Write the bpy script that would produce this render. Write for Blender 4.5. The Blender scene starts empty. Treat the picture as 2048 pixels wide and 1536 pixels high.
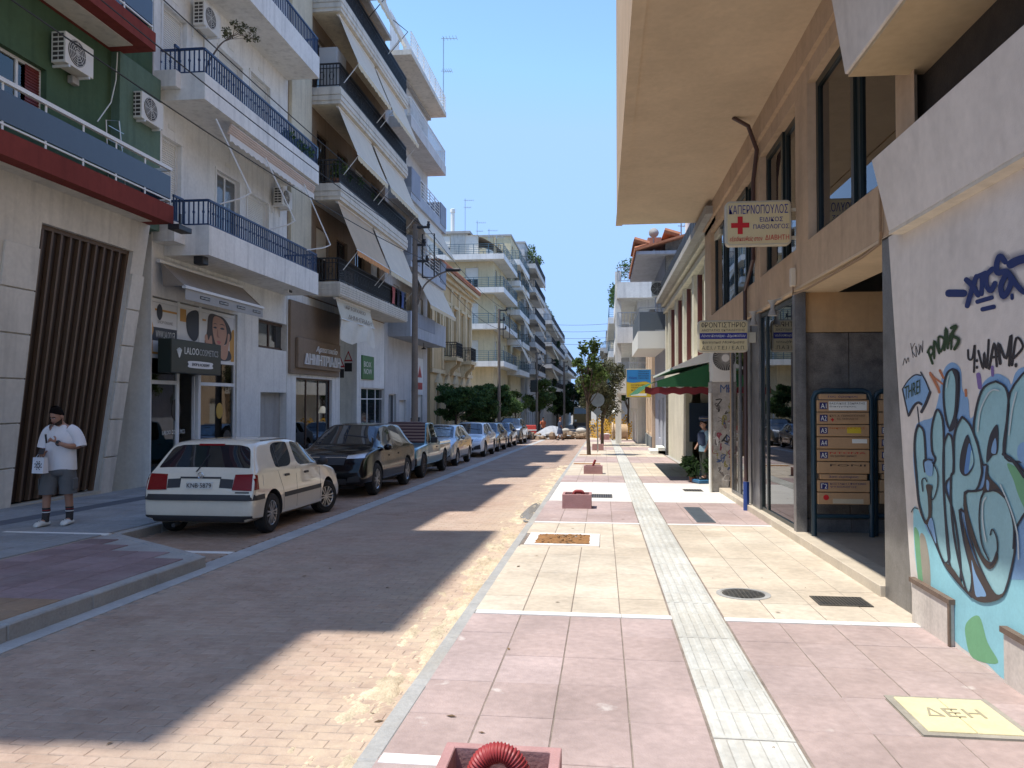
import bpy, bmesh, math, random
from mathutils import Vector, Matrix
from mathutils.bvhtree import BVHTree
random.seed(11)
rad = math.radians
C = bpy.context.scene.collection
scene = bpy.context.scene
# ------------------------------------------------------------ camera, sky, sun, exposure
cam_d = bpy.data.cameras.new('camera'); cam = bpy.data.objects.new('camera', cam_d); C.objects.link(cam)
FPX = 1540.0
TH = math.atan(32/FPX); PS = math.atan(182/FPX*math.cos(TH))
FW = Vector((-math.sin(PS)*math.cos(TH), math.cos(PS)*math.cos(TH), math.sin(TH)))
RT = Vector((math.cos(PS), math.sin(PS), 0)); UP = RT.cross(FW); EYE = Vector((0, 0, 1.6))
cam_d.sensor_width = 36; cam_d.lens = FPX/2048*36; cam_d.clip_start = .05; cam_d.clip_end = 3000
cam.matrix_world = Matrix(((RT.x, UP.x, -FW.x, 0), (RT.y, UP.y, -FW.y, 0), (RT.z, UP.z, -FW.z, 1.6), (0, 0, 0, 1)))
scene.camera = cam
scene.render.resolution_x = 1024; scene.render.resolution_y = 768
SUN = Vector((1, .36, -2.68)).normalized()          # direction the light travels
world = bpy.data.worlds.new('World'); scene.world = world; world.use_nodes = True
wn = world.node_tree.nodes; wl = world.node_tree.links
sky = wn.new('ShaderNodeTexSky'); sky.sky_type = 'NISHITA'; sky.sun_disc = False
sky.sun_elevation = math.asin(-SUN.z); sky.sun_rotation = math.atan2(-SUN.x, -SUN.y)
sky.air_density = 1.0; sky.dust_density = .1; sky.ozone_density = 1.3; sky.altitude = 100
cap = wn.new('ShaderNodeMix'); cap.data_type = 'RGBA'; cap.blend_type = 'DARKEN'; cap.inputs['Factor'].default_value = 1; cap.inputs[7].default_value = (1.1, 1.78, 3.05, 1)   # keeps the horizon pale blue
tint = wn.new('ShaderNodeMix'); tint.data_type = 'RGBA'; tint.blend_type = 'MULTIPLY'; tint.inputs['Factor'].default_value = 1; tint.inputs[7].default_value = (.67, .755, .88, 1)
wl.new(sky.outputs[0], tint.inputs[6]); wl.new(tint.outputs[2], cap.inputs[6]); wl.new(cap.outputs[2], wn['Background'].inputs[0]); wn['Background'].inputs[1].default_value = .15
sun_d = bpy.data.lights.new('sun', 'SUN'); sun = bpy.data.objects.new('sun', sun_d); C.objects.link(sun)
sun_d.energy = 2.25; sun_d.angle = rad(.53); sun_d.color = (1, .95, .87)
sun.rotation_euler = SUN.to_track_quat('-Z', 'Y').to_euler(); sun.location = (-20, -5, 50)
vs = scene.view_settings; vs.view_transform = 'Standard'; vs.look = 'None'; vs.gamma = 1; vs.use_curve_mapping = False; vs.exposure = 1.42
scene.render.engine = 'CYCLES'
scene.cycles.max_bounces = 7; scene.cycles.diffuse_bounces = 4; scene.cycles.glossy_bounces = 4; scene.cycles.transparent_max_bounces = 8
SL = .0221                                           # the street falls gently away from the camera


def gz(y): return -SL*y
def ray(u, v): return FW+RT*((u-1024)/FPX)-UP*((v-768)/FPX)
def onX(u, v, X):                                    # where a measured sight line meets a facade
    r = ray(u, v); return EYE+r*(X/r.x)
def onY(u, v, Y):
    r = ray(u, v); return EYE+r*(Y/r.y)
def onG(u, v, h=0.):
    r = ray(u, v); return EYE+r*((h-1.6)/(r.z+SL*r.y))

# ------------------------------------------------------------ materials
MATS = {}
def mat(name, col, rough=.8, var=.12, scale=2., bump=.0, bscale=60., metal=0., spec=.5, dirt=0., dcol=None, island=0., coat=0., obj=False, alpha=1., streak=0., emit=0.):
    if name in MATS: return MATS[name]
    m = bpy.data.materials.new(name); m.use_nodes = True; MATS[name] = m
    nt = m.node_tree; n = nt.nodes; l = nt.links; p = n['Principled BSDF']
    p.inputs['Roughness'].default_value = rough; p.inputs['Metallic'].default_value = metal
    p.inputs['Specular IOR Level'].default_value = spec; p.inputs['Coat Weight'].default_value = coat; p.inputs['Coat Roughness'].default_value = .03
    c = (*col, 1)
    if obj:
        tc = n.new('ShaderNodeTexCoord'); pos = tc.outputs['Object']
    else:
        g0 = n.new('ShaderNodeNewGeometry'); pos = g0.outputs['Position']
    def mulmix(src, fac_socket, lo, hi, f0=.3, f1=.7):
        mr = n.new('ShaderNodeMapRange'); mr.inputs['From Min'].default_value = f0; mr.inputs['From Max'].default_value = f1
        mr.inputs['To Min'].default_value = lo; mr.inputs['To Max'].default_value = hi; l.new(fac_socket, mr.inputs['Value'])
        mx = n.new('ShaderNodeMix'); mx.data_type = 'RGBA'; mx.blend_type = 'MULTIPLY'; mx.inputs['Factor'].default_value = 1
        if isinstance(src, tuple): mx.inputs[6].default_value = src
        else: l.new(src, mx.inputs[6])
        l.new(mr.outputs[0], mx.inputs[7]); return mx.outputs[2]
    src = c
    if var:
        t = n.new('ShaderNodeTexNoise'); t.inputs['Scale'].default_value = scale; t.inputs['Detail'].default_value = 6; t.inputs['Roughness'].default_value = .65; l.new(pos, t.inputs['Vector'])
        src = mulmix(src, t.outputs[0], 1-var, 1+var*.6)
        t2 = n.new('ShaderNodeTexNoise'); t2.inputs['Scale'].default_value = scale*14; t2.inputs['Detail'].default_value = 3; l.new(pos, t2.inputs['Vector'])
        src = mulmix(src, t2.outputs[0], 1-var*.5, 1+var*.3)
    if streak:
        mp = n.new('ShaderNodeMapping'); mp.inputs['Scale'].default_value = (5, 5, .35); l.new(pos, mp.inputs['Vector'])
        t = n.new('ShaderNodeTexNoise'); t.inputs['Scale'].default_value = 1; t.inputs['Detail'].default_value = 7; l.new(mp.outputs[0], t.inputs['Vector'])
        src = mulmix(src, t.outputs[0], 1-streak, 1, .28, .5)
    if island:
        g = n.new('ShaderNodeNewGeometry'); src = mulmix(src, g.outputs['Random Per Island'], 1-island, 1+island, 0, 1)
    if dirt:
        t = n.new('ShaderNodeTexNoise'); t.inputs['Scale'].default_value = 1.1; t.inputs['Detail'].default_value = 8; t.inputs['Roughness'].default_value = .7; l.new(pos, t.inputs['Vector'])
        mr = n.new('ShaderNodeMapRange'); mr.inputs['From Min'].default_value = .48; mr.inputs['From Max'].default_value = .75; mr.inputs['To Max'].default_value = dirt; l.new(t.outputs[0], mr.inputs['Value'])
        mx = n.new('ShaderNodeMix'); mx.data_type = 'RGBA'; l.new(mr.outputs[0], mx.inputs['Factor'])
        if isinstance(src, tuple): mx.inputs[6].default_value = src
        else: l.new(src, mx.inputs[6])
        mx.inputs[7].default_value = (*(dcol or (.2, .17, .13)), 1); src = mx.outputs[2]
    if isinstance(src, tuple): p.inputs['Base Color'].default_value = src
    else: l.new(src, p.inputs['Base Color'])
    if bump:
        t = n.new('ShaderNodeTexNoise'); t.inputs['Scale'].default_value = bscale; t.inputs['Detail'].default_value = 5; l.new(pos, t.inputs['Vector'])
        b = n.new('ShaderNodeBump'); b.inputs['Strength'].default_value = bump; b.inputs['Distance'].default_value = .01; l.new(t.outputs[0], b.inputs['Height']); l.new(b.outputs[0], p.inputs['Normal'])
    if alpha < 1: p.inputs['Alpha'].default_value = alpha
    return m
def plaster(name, col, var=.12, streak=.2, dirt=.22): return mat(name, col, .9, var, .8, .18, 90, spec=.2, streak=streak, dirt=dirt, dcol=tuple(x*.6 for x in col))
def paint(name, col, rough=.45, var=.06): return mat(name, col, rough, var, 3, .05, 40)
def glass_mat(name, tint=(.75, .82, .8), rough=.02, trans=.75):      # thin pane: sees through, mirrors at a glance
    if name in MATS: return MATS[name]
    m = bpy.data.materials.new(name); m.use_nodes = True; MATS[name] = m
    n = m.node_tree.nodes; l = m.node_tree.links; n.remove(n['Principled BSDF'])
    tr = n.new('ShaderNodeBsdfTransparent'); tr.inputs[0].default_value = (*[t*trans for t in tint], 1)
    gl = n.new('ShaderNodeBsdfGlossy'); gl.inputs['Roughness'].default_value = rough; gl.inputs[0].default_value = (.95, .97, 1, 1)
    fr = n.new('ShaderNodeFresnel'); fr.inputs['IOR'].default_value = 1.75
    mx = n.new('ShaderNodeMixShader'); l.new(fr.outputs[0], mx.inputs[0]); l.new(tr.outputs[0], mx.inputs[1]); l.new(gl.outputs[0], mx.inputs[2])
    l.new(mx.outputs[0], n['Material Output'].inputs[0]); return m

white = plaster('white_plaster', (.78, .77, .73)); cream = plaster('cream_plaster', (.66, .6, .46)); beige = plaster('beige_plaster', (.62, .56, .46))
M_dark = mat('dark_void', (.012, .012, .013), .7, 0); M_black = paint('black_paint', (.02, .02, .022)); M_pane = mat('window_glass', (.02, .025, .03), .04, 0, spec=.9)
M_blue = paint('blue_rail_paint', (.025, .05, .12)); M_wframe = paint('white_frame', (.75, .75, .73)); M_shut = paint('shutter_white', (.72, .7, .64)); M_steel = mat('steel', (.5, .5, .5), .35, .1, metal=1.)
M_conc = mat('concrete', (.38, .37, .35), .9, .2, 3, .3, 50, dirt=.3); M_brown = paint('brown_frame', (.07, .035, .02)); M_wood = mat('dark_wood', (.05, .03, .018), .6, .3, 4)
M_acw = paint('ac_casing', (.7, .68, .62)); M_acd = mat('ac_dark', (.05, .045, .04), .6, .2)
M_wire = mat('cable_rubber', (.03, .03, .03), .7, 0); M_red = paint('red_paint', (.3, .03, .025)); M_lt = mat('lettering_light', (.75, .74, .68), .7, 0)

# ------------------------------------------------------------ mesh builder
def link(o): C.objects.link(o); return o
def root_loc(o):
    while o.parent: o = o.parent
    return o.location.copy()
def props(o, label=None, cat=None, group=None, kind=None):
    if label: o['label'] = label
    if cat: o['category'] = cat
    if group: o['group'] = group
    if kind: o['kind'] = kind
    return o
def thing(name, label, cat, loc=(0, 0, 0), group=None):
    o = link(bpy.data.objects.new(name, None)); o.location = loc; o.empty_display_size = .2
    return props(o, label, cat, group)
class MB:
    def __init__(s, M=None): s.v = []; s.f = []; s.mi = []; s.cur = 0; s.M = M
    def add(s, vs, fs, flip=False):
        b = len(s.v)
        for p in vs:
            p = Vector(p)
            s.v.append(s.M @ p if s.M is not None else p)
        for f in fs:
            s.f.append(tuple(b+i for i in (reversed(f) if flip else f))); s.mi.append(s.cur)
        return s
    def quad(s, a, b, c, d): return s.add((a, b, c, d), ((0, 1, 2, 3),))
    def poly(s, pts): return s.add(pts, (tuple(range(len(pts))),))
    def hexa(s, P):                                  # 8 corners, bottom ring then top ring
        return s.add(P, ((3, 2, 1, 0), (4, 5, 6, 7), (0, 1, 5, 4), (1, 2, 6, 5), (2, 3, 7, 6), (3, 0, 4, 7)))
    def box(s, x0, x1, y0, y1, z0, z1):
        if x0 > x1: x0, x1 = x1, x0
        if y0 > y1: y0, y1 = y1, y0
        if z0 > z1: z0, z1 = z1, z0
        return s.hexa(((x0, y0, z0), (x1, y0, z0), (x1, y1, z0), (x0, y1, z0), (x0, y0, z1), (x1, y0, z1), (x1, y1, z1), (x0, y1, z1)))
    def cbox(s, c, d): return s.box(c[0]-d[0]/2, c[0]+d[0]/2, c[1]-d[1]/2, c[1]+d[1]/2, c[2]-d[2]/2, c[2]+d[2]/2)
    def prism(s, pts, vec):                          # closed polygon pushed along vec
        n = len(pts); vec = Vector(vec); P = [Vector(p) for p in pts]
        return s.add(P+[p+vec for p in P], [tuple(range(n-1, -1, -1)), tuple(range(n, 2*n))]+[(i, (i+1) % n, n+(i+1) % n, n+i) for i in range(n)])
    def tube(s, pts, r, n=6, r1=None, caps=True):
        P = [Vector(p) for p in pts]; m = len(P); vs = []; fs = []; side = None
        for i, p in enumerate(P):
            t = (P[min(i+1, m-1)]-P[max(i-1, 0)]).normalized()
            if side is None: side = t.orthogonal().normalized()
            side = (side-t*side.dot(t)); side = side.normalized() if side.length > 1e-6 else t.orthogonal().normalized()
            o = t.cross(side); rr = r[i] if isinstance(r, (list, tuple)) else (r if r1 is None else r+(r1-r)*i/(m-1))
            for k in range(n):
                a = 2*math.pi*k/n; vs.append(p+side*(rr*math.cos(a))+o*(rr*math.sin(a)))
        for i in range(m-1):
            for k in range(n): fs.append((i*n+k, i*n+(k+1) % n, (i+1)*n+(k+1) % n, (i+1)*n+k))
        if caps: fs.append(tuple(range(n-1, -1, -1))); fs.append(tuple((m-1)*n+k for k in range(n)))
        return s.add(vs, fs)
    def lathe(s, prof, o=(0, 0, 0), ax='z', n=24, caps=True):
        vs = []; fs = []; m = len(prof); o = Vector(o)
        for (r, h) in prof:
            for k in range(n):
                a = 2*math.pi*k/n; x, y = r*math.cos(a), r*math.sin(a)
                vs.append(o+Vector((x, y, h) if ax == 'z' else ((h, x, y) if ax == 'x' else (y, h, x))))
        for i in range(m-1):
            for k in range(n): fs.append((i*n+k, i*n+(k+1) % n, (i+1)*n+(k+1) % n, (i+1)*n+k))
        if caps: fs.append(tuple(range(n-1, -1, -1))); fs.append(tuple((m-1)*n+k for k in range(n)))
        return s.add(vs, fs)
    def ball(s, c, r, n=10, m=7):
        r = r if isinstance(r, (tuple, list)) else (r, r, r); vs = []; fs = []
        for i in range(m+1):
            t = math.pi*i/m
            for k in range(n):
                a = 2*math.pi*k/n; vs.append((c[0]+r[0]*math.sin(t)*math.cos(a), c[1]+r[1]*math.sin(t)*math.sin(a), c[2]-r[2]*math.cos(t)))
        for i in range(m):
            for k in range(n): fs.append((i*n+k, i*n+(k+1) % n, (i+1)*n+(k+1) % n, (i+1)*n+k))
        return s.add(vs, fs)
    def grid(s, fn, nu, nv):
        vs = [fn(i/nu, j/nv) for j in range(nv+1) for i in range(nu+1)]
        return s.add(vs, [(j*(nu+1)+i, j*(nu+1)+i+1, (j+1)*(nu+1)+i+1, (j+1)*(nu+1)+i) for j in range(nv) for i in range(nu)])
    def mesh(s, name, mats, off=None, bev=0, smooth=False, seg=1, fix=True):
        me = bpy.data.meshes.new(name)
        vs = s.v if off is None else [p-off for p in s.v]
        me.from_pydata([tuple(p) for p in vs], [], s.f)
        for m in (mats if isinstance(mats, (list, tuple)) else [mats]): me.materials.append(m)
        me.polygons.foreach_set('material_index', s.mi)
        if bev or fix:
            bm = bmesh.new(); bm.from_mesh(me)
            if bev:
                bmesh.ops.remove_doubles(bm, verts=bm.verts, dist=1e-5)
                es = [e for e in bm.edges if len(e.link_faces) == 2 and e.calc_face_angle(0) > .5]
                bmesh.ops.bevel(bm, geom=es, offset=bev, segments=seg, affect='EDGES', clamp_overlap=True, profile=.6)
            if fix: bmesh.ops.recalc_face_normals(bm, faces=bm.faces)
            bm.to_mesh(me); bm.free()
        if smooth:
            me.polygons.foreach_set('use_smooth', [True]*len(me.polygons))
            if smooth is not True: me.set_sharp_from_angle(angle=rad(smooth))
        me.update(); return me
    def build(s, name, mats, parent=None, bev=0, smooth=False, label=None, cat=None, group=None, kind=None, seg=1, fix=True):
        off = root_loc(parent) if parent else None
        o = link(bpy.data.objects.new(name, s.mesh(name, mats, off, bev, smooth, seg, fix)))
        if parent: o.parent = parent
        return props(o, label, cat, group, kind)
def copy_tree(o, parent=None, **kw):
    c = link(o.copy())
    if parent: c.parent = parent
    for k, val in kw.items(): c[k] = val
    for ch in list(o.children): copy_tree(ch, c)
    return c
def spline(pts, n=8, closed=False):
    P = [Vector(p) for p in pts]; out = []; m = len(P)
    for i in range(m if closed else m-1):
        if closed: a, b, c, d = P[(i-1) % m], P[i], P[(i+1) % m], P[(i+2) % m]
        else: a, b, c, d = P[max(i-1, 0)], P[i], P[i+1], P[min(i+2, m-1)]
        for k in range(n):
            t = k/n; out.append(.5*((2*b)+(c-a)*t+(2*a-5*b+4*c-d)*t*t+(3*b-a-3*c+d)*t**3))
    if not closed: out.append(P[-1])
    return out
_font = {}
def text(s, O, X, Y, w, h, m, parent, name='lettering', depth=.004, lift=.002, slant=0, label=None, bold=0):
    """letters filling a w x h rectangle whose lower left corner is O, X right, Y up"""
    if s[0] == 'Φ' and len(s) > 1:                    # this letter's counters fill in, so it is put together from ring and stem
        f = 1.1/len(s); o_, x_, y_ = Vector(O), Vector(X).normalized(), Vector(Y).normalized()
        text('Ο', o_+y_*h*.15, X, Y, w*f*.86, h*.7, m, parent, name, depth, lift); text('Ι', o_+x_*w*f*.36, X, Y, w*f*.14, h, m, parent, name, depth+.0008, lift)
        return text(s[1:], o_+x_*w*f, X, Y, w*(1-f), h, m, parent, name, depth, lift, slant, label, bold)
    key = (s, slant, bold)
    if key not in _font:
        cu = bpy.data.curves.new('t', 'FONT'); cu.body = s; cu.shear = slant; cu.resolution_u = 2; cu.offset = bold; cu.extrude = 0
        o = bpy.data.objects.new('t', cu); C.objects.link(o); dg = bpy.context.evaluated_depsgraph_get(); dg.update()
        me = bpy.data.meshes.new_from_object(o.evaluated_get(dg)); bpy.data.objects.remove(o); bpy.data.curves.remove(cu)
        _font[key] = ([v.co.copy() for v in me.vertices], [tuple(p.vertices) for p in me.polygons])
    vs, fs = _font[key]
    if not vs: return None
    x0 = min(v.x for v in vs); x1 = max(v.x for v in vs); y0 = min(v.y for v in vs); y1 = max(v.y for v in vs)
    O, X, Y = Vector(O), Vector(X).normalized(), Vector(Y).normalized(); N = X.cross(Y)
    P = [O+X*((v.x-x0)/(x1-x0)*w)+Y*((v.y-y0)/(y1-y0)*h)+N*(lift+depth) for v in vs]
    b = MB(); n = len(P); ec = {}
    for f in fs:
        for i in range(len(f)):
            e = (f[i], f[(i+1) % len(f)]); ec[tuple(sorted(e))] = (e, ec.get(tuple(sorted(e)), (0, 0))[1]+1)
    side = [(e[0], e[1], e[1]+n, e[0]+n) for e, c in ec.values() if c == 1]
    b.add(P+[p-N*depth for p in P], list(fs)+[tuple(reversed(q)) for q in side])
    return b.build(name, m, parent, fix=False, label=label)
# ------------------------------------------------------------ ground, road, pavements
def rnd_mat(name, col, amp=.2, rough=.9, dirt=.4, dcol=(.5, .4, .28), bump=.3, bscale=70, hue=(1, .9, .8), dscale=.9, d0=.46, d1=.7, marks=0.):
    if name in MATS: return MATS[name]
    m = mat(name, col, rough, .22, 1.3, bump, bscale, spec=.25)
    n = m.node_tree.nodes; l = m.node_tree.links; p = n['Principled BSDF']; src = p.inputs['Base Color'].links[0].from_socket
    oi = n.new('ShaderNodeObjectInfo'); g = n.new('ShaderNodeNewGeometry'); a = n.new('ShaderNodeMath'); a.operation = 'ADD'; l.new(oi.outputs['Random'], a.inputs[0]); l.new(g.outputs['Random Per Island'], a.inputs[1])
    fr = n.new('ShaderNodeMath'); fr.operation = 'FRACT'; l.new(a.outputs[0], fr.inputs[0])
    cr = n.new('ShaderNodeValToRGB'); cr.color_ramp.elements[0].color = (1-amp, (1-amp)*hue[1]**.3, (1-amp)*hue[2]**.3, 1); cr.color_ramp.elements[1].color = (1+amp*.6, 1+amp*.6, 1+amp*.6, 1); l.new(fr.outputs[0], cr.inputs[0])
    mx = n.new('ShaderNodeMix'); mx.data_type = 'RGBA'; mx.blend_type = 'MULTIPLY'; mx.inputs['Factor'].default_value = 1; l.new(src, mx.inputs[6]); l.new(cr.outputs[0], mx.inputs[7]); out = mx.outputs[2]
    t = n.new('ShaderNodeTexNoise'); t.inputs['Scale'].default_value = dscale; t.inputs['Detail'].default_value = 9; t.inputs['Roughness'].default_value = .72; l.new(g.outputs['Position'], t.inputs['Vector'])
    mr = n.new('ShaderNodeMapRange'); mr.inputs['From Min'].default_value = d0; mr.inputs['From Max'].default_value = d1; mr.inputs['To Max'].default_value = dirt; l.new(t.outputs[0], mr.inputs['Value'])
    m2 = n.new('ShaderNodeMix'); m2.data_type = 'RGBA'; l.new(mr.outputs[0], m2.inputs['Factor']); l.new(out, m2.inputs[6]); m2.inputs[7].default_value = (*dcol, 1); out = m2.outputs[2]
    if marks:                                        # pale scuffs, mortar splashes and footprints
        v = n.new('ShaderNodeTexVoronoi'); v.inputs['Scale'].default_value = 2.1; v.inputs['Randomness'].default_value = 1
        w = n.new('ShaderNodeTexNoise'); w.inputs['Scale'].default_value = 5; w.inputs['Detail'].default_value = 4; l.new(g.outputs['Position'], w.inputs['Vector'])
        wm = n.new('ShaderNodeMix'); wm.data_type = 'RGBA'; wm.blend_type = 'LINEAR_LIGHT'; wm.inputs['Factor'].default_value = .16; l.new(g.outputs['Position'], wm.inputs[6]); l.new(w.outputs[1], wm.inputs[7]); l.new(wm.outputs[2], v.inputs['Vector'])
        r2 = n.new('ShaderNodeMapRange'); r2.inputs['From Min'].default_value = .11; r2.inputs['From Max'].default_value = .04; r2.inputs['To Max'].default_value = marks; l.new(v.outputs['Distance'], r2.inputs['Value'])
        m3 = n.new('ShaderNodeMix'); m3.data_type = 'RGBA'; l.new(r2.outputs[0], m3.inputs['Factor']); l.new(out, m3.inputs[6]); m3.inputs[7].default_value = (.62, .58, .54, 1); out = m3.outputs[2]
    l.new(out, p.inputs['Base Color']); return m
M_pav = rnd_mat('red_paver', (.415, .303, .24), .08, .92, .65, (.46, .375, .3), .35, 60, d0=.4, d1=.66)
M_pavp = rnd_mat('parking_paver', (.37, .265, .2), .1, .92, .5, (.38, .32, .26), .35, 60)
M_pink = rnd_mat('pink_slab', (.425, .335, .318), .08, .85, .55, (.3, .24, .22), .35, 90, marks=.5, d0=.5, d1=.85, dscale=2.2)
M_cream = rnd_mat('cream_slab', (.58, .51, .415), .06, .85, .6, (.33, .28, .22), .35, 90, dscale=2.4, d0=.5, d1=.8, marks=.3)
M_tact = rnd_mat('tactile_slab', (.52, .52, .485), .06, .85, .45, (.42, .4, .34), .25, 90)
M_grey = rnd_mat('grey_slab', (.3, .31, .31), .08, .8, .4, (.22, .23, .24), .2, 90)
M_pinkd = rnd_mat('old_pink_slab', (.28, .2, .2), .14, .85, .5, (.3, .27, .26), .2, 90)
M_brnd = rnd_mat('brown_slab', (.3, .2, .13), .12, .85, .5, (.3, .26, .2), .2, 90)
M_wconc = mat('white_concrete', (.64, .62, .58), .9, .12, 1.5, .2, 60, dirt=.25, dcol=(.5, .46, .4))
M_kerb = mat('kerb_concrete', (.36, .355, .34), .92, .2, 2.5, .45, 60, dirt=.35, dcol=(.45, .38, .28)); M_marb = mat('white_marble_strip', (.8, .78, .74), .6, .08, 3)
M_soil = mat('earth', (.3, .15, .055), 1, .35, 6, .9, 45); M_bed = mat('mortar_bed', (.36, .29, .235), 1, .3, 5, .5, 50); M_sand = mat('yellow_sand', (.6, .5, .35), 1, .35, 5, .9, 60, dirt=.75, dcol=(.4, .27, .17))

ground = MB()
ys = [-40, 0, 200, 2600]
for a, b in zip(ys[:-1], ys[1:]):
    za, zb = [gz(min(y, 200))-.4 for y in (a, b)]
    ground.quad((-900, a, za), (900, a, za), (900, b, zb), (-900, b, zb))
ground.build('ground', mat('dry_ground', (.27, .24, .19), 1, .3, .3), kind='structure')
def sheet(name, x0, x1, y0, y1, h, m, parent=None, kind='structure', th=.1, hx=None):
    b = MB(); hx = h if hx is None else hx
    P = [(x0, y0, gz(y0)+h), (x1, y0, gz(y0)+hx), (x1, y1, gz(y1)+hx), (x0, y1, gz(y1)+h)]
    b.hexa([(x, y, z-th) for x, y, z in P]+P)
    return b.build(name, m, parent, kind=kind)
def roadh(x): return -.12-.05*min(1, max(0, (-1.15-x)/3.4))
m = rnd_mat('far_paving', (.43, .32, .26), .05, .92, .6, (.5, .415, .34))
n_, l_ = m.node_tree.nodes, m.node_tree.links                       # far paving: the joints go over into the material
bt = n_.new('ShaderNodeTexBrick'); bt.inputs['Scale'].default_value = 1; bt.inputs['Brick Width'].default_value = .2; bt.inputs['Row Height'].default_value = .1; bt.inputs['Mortar Size'].default_value = .006
g_ = n_.new('ShaderNodeNewGeometry'); l_.new(g_.outputs['Position'], bt.inputs['Vector']); bt.inputs['Color1'].default_value = (1, 1, 1, 1); bt.inputs['Color2'].default_value = (.75, .75, .75, 1); bt.inputs['Mortar'].default_value = (.5, .5, .5, 1)
p_ = n_['Principled BSDF']; s_ = p_.inputs['Base Color'].links[0].from_socket; mx_ = n_.new('ShaderNodeMix'); mx_.data_type = 'RGBA'; mx_.blend_type = 'MULTIPLY'; mx_.inputs['Factor'].default_value = .6; l_.new(s_, mx_.inputs[6]); l_.new(bt.outputs[0], mx_.inputs[7]); l_.new(mx_.outputs[2], p_.inputs['Base Color'])
road = sheet('road', -4.45, -1.15, -3, 26, -.1735, M_bed, hx=-.1235)
sheet('far_road', -4.45, -1.15, 26, 62, -.17, m, hx=-.12)
sheet('end_road', -6.7, 1, 62, 190, -.2, mat('far_asphalt', (.3, .26, .22), .9, .2, .5))
nt_ = M_pav.node_tree; n_, l_ = nt_.nodes, nt_.links; p_ = n_['Principled BSDF']; s_ = p_.inputs['Base Color'].links[0].from_socket      # sand dust trodden into the pavers along the kerb
g_ = n_.new('ShaderNodeNewGeometry'); sx_ = n_.new('ShaderNodeSeparateXYZ'); l_.new(g_.outputs['Position'], sx_.inputs[0]); r_ = n_.new('ShaderNodeMapRange'); r_.inputs['From Min'].default_value = -2.3; r_.inputs['From Max'].default_value = -1.25; l_.new(sx_.outputs[0], r_.inputs['Value'])
t_ = n_.new('ShaderNodeTexNoise'); t_.inputs['Scale'].default_value = 3.5; t_.inputs['Detail'].default_value = 9; t_.inputs['Roughness'].default_value = .75; l_.new(g_.outputs['Position'], t_.inputs['Vector']); q_ = n_.new('ShaderNodeMapRange'); q_.inputs['From Min'].default_value = .36; q_.inputs['From Max'].default_value = .62; l_.new(t_.outputs[0], q_.inputs['Value'])
u_ = n_.new('ShaderNodeMath'); u_.operation = 'MULTIPLY'; l_.new(r_.outputs[0], u_.inputs[0]); l_.new(q_.outputs[0], u_.inputs[1]); mx_ = n_.new('ShaderNodeMix'); mx_.data_type = 'RGBA'; l_.new(u_.outputs[0], mx_.inputs['Factor']); l_.new(s_, mx_.inputs[6]); mx_.inputs[7].default_value = (.56, .44, .32, 1); l_.new(mx_.outputs[2], p_.inputs['Base Color'])
parking = sheet('parking_strip', -6.7, -4.75, -3, 62, -.185, M_bed)
sheet('drain_channel', -4.75, -4.45, -3, 62, -.165, mat('channel_concrete', (.42, .42, .41), .9, .2, 2, .3, 50, dirt=.3))
pv = sheet('pavement', -1.04, 2.62, -3, 70, -.0045, mat('joint_grout', (.25, .205, .17), 1, .35, 6), th=.3)
lpv = sheet('left_pavement', -10.7, -6.82, -3, 66, -.055, M_bed, th=.3)
bulb = MB(); zb = lambda x, y, h: (x, y, gz(y)+h)
bulb.prism([zb(*q, -.35) for q in ((-6.82, -3), (-4.75, -3), (-4.75, 8.6), (-6.82, 10.05))], (0, 0, .3))
bulbo = bulb.build('pavement_bulb', M_kerb, kind='structure')

def slab_mesh(name, w, d, h, m, ch=.006, ribs=0):
    b = MB(); x, y = w/2, d/2
    b.add([(-x, -y, -h), (x, -y, -h), (x, y, -h), (-x, y, -h), (-x, -y, -ch), (x, -y, -ch), (x, y, -ch), (-x, y, -ch), (-x+ch, -y+ch, 0), (x-ch, -y+ch, 0), (x-ch, y-ch, 0), (-x+ch, y-ch, 0)],
          [(i, (i+1) % 4, 4+(i+1) % 4, 4+i) for i in range(4)]+[(4+i, 4+(i+1) % 4, 8+(i+1) % 4, 8+i) for i in range(4)]+[(8, 9, 10, 11)])
    for k in range(ribs):
        c = -x+w*(k+.5)/ribs; rw = w/ribs*.3
        b.add([(c-rw, -y+.012, 0), (c+rw, -y+.012, 0), (c+rw, y-.012, 0), (c-rw, y-.012, 0), (c-rw*.6, -y+.018, .006), (c+rw*.6, -y+.018, .006), (c+rw*.6, y-.018, .006), (c-rw*.6, y-.018, .006)],
              [(4, 5, 6, 7), (0, 1, 5, 4), (1, 2, 6, 5), (2, 3, 7, 6), (3, 0, 4, 7)])
    return b
PITCH = Matrix.Rotation(-math.atan(SL), 4, 'X')
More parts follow.
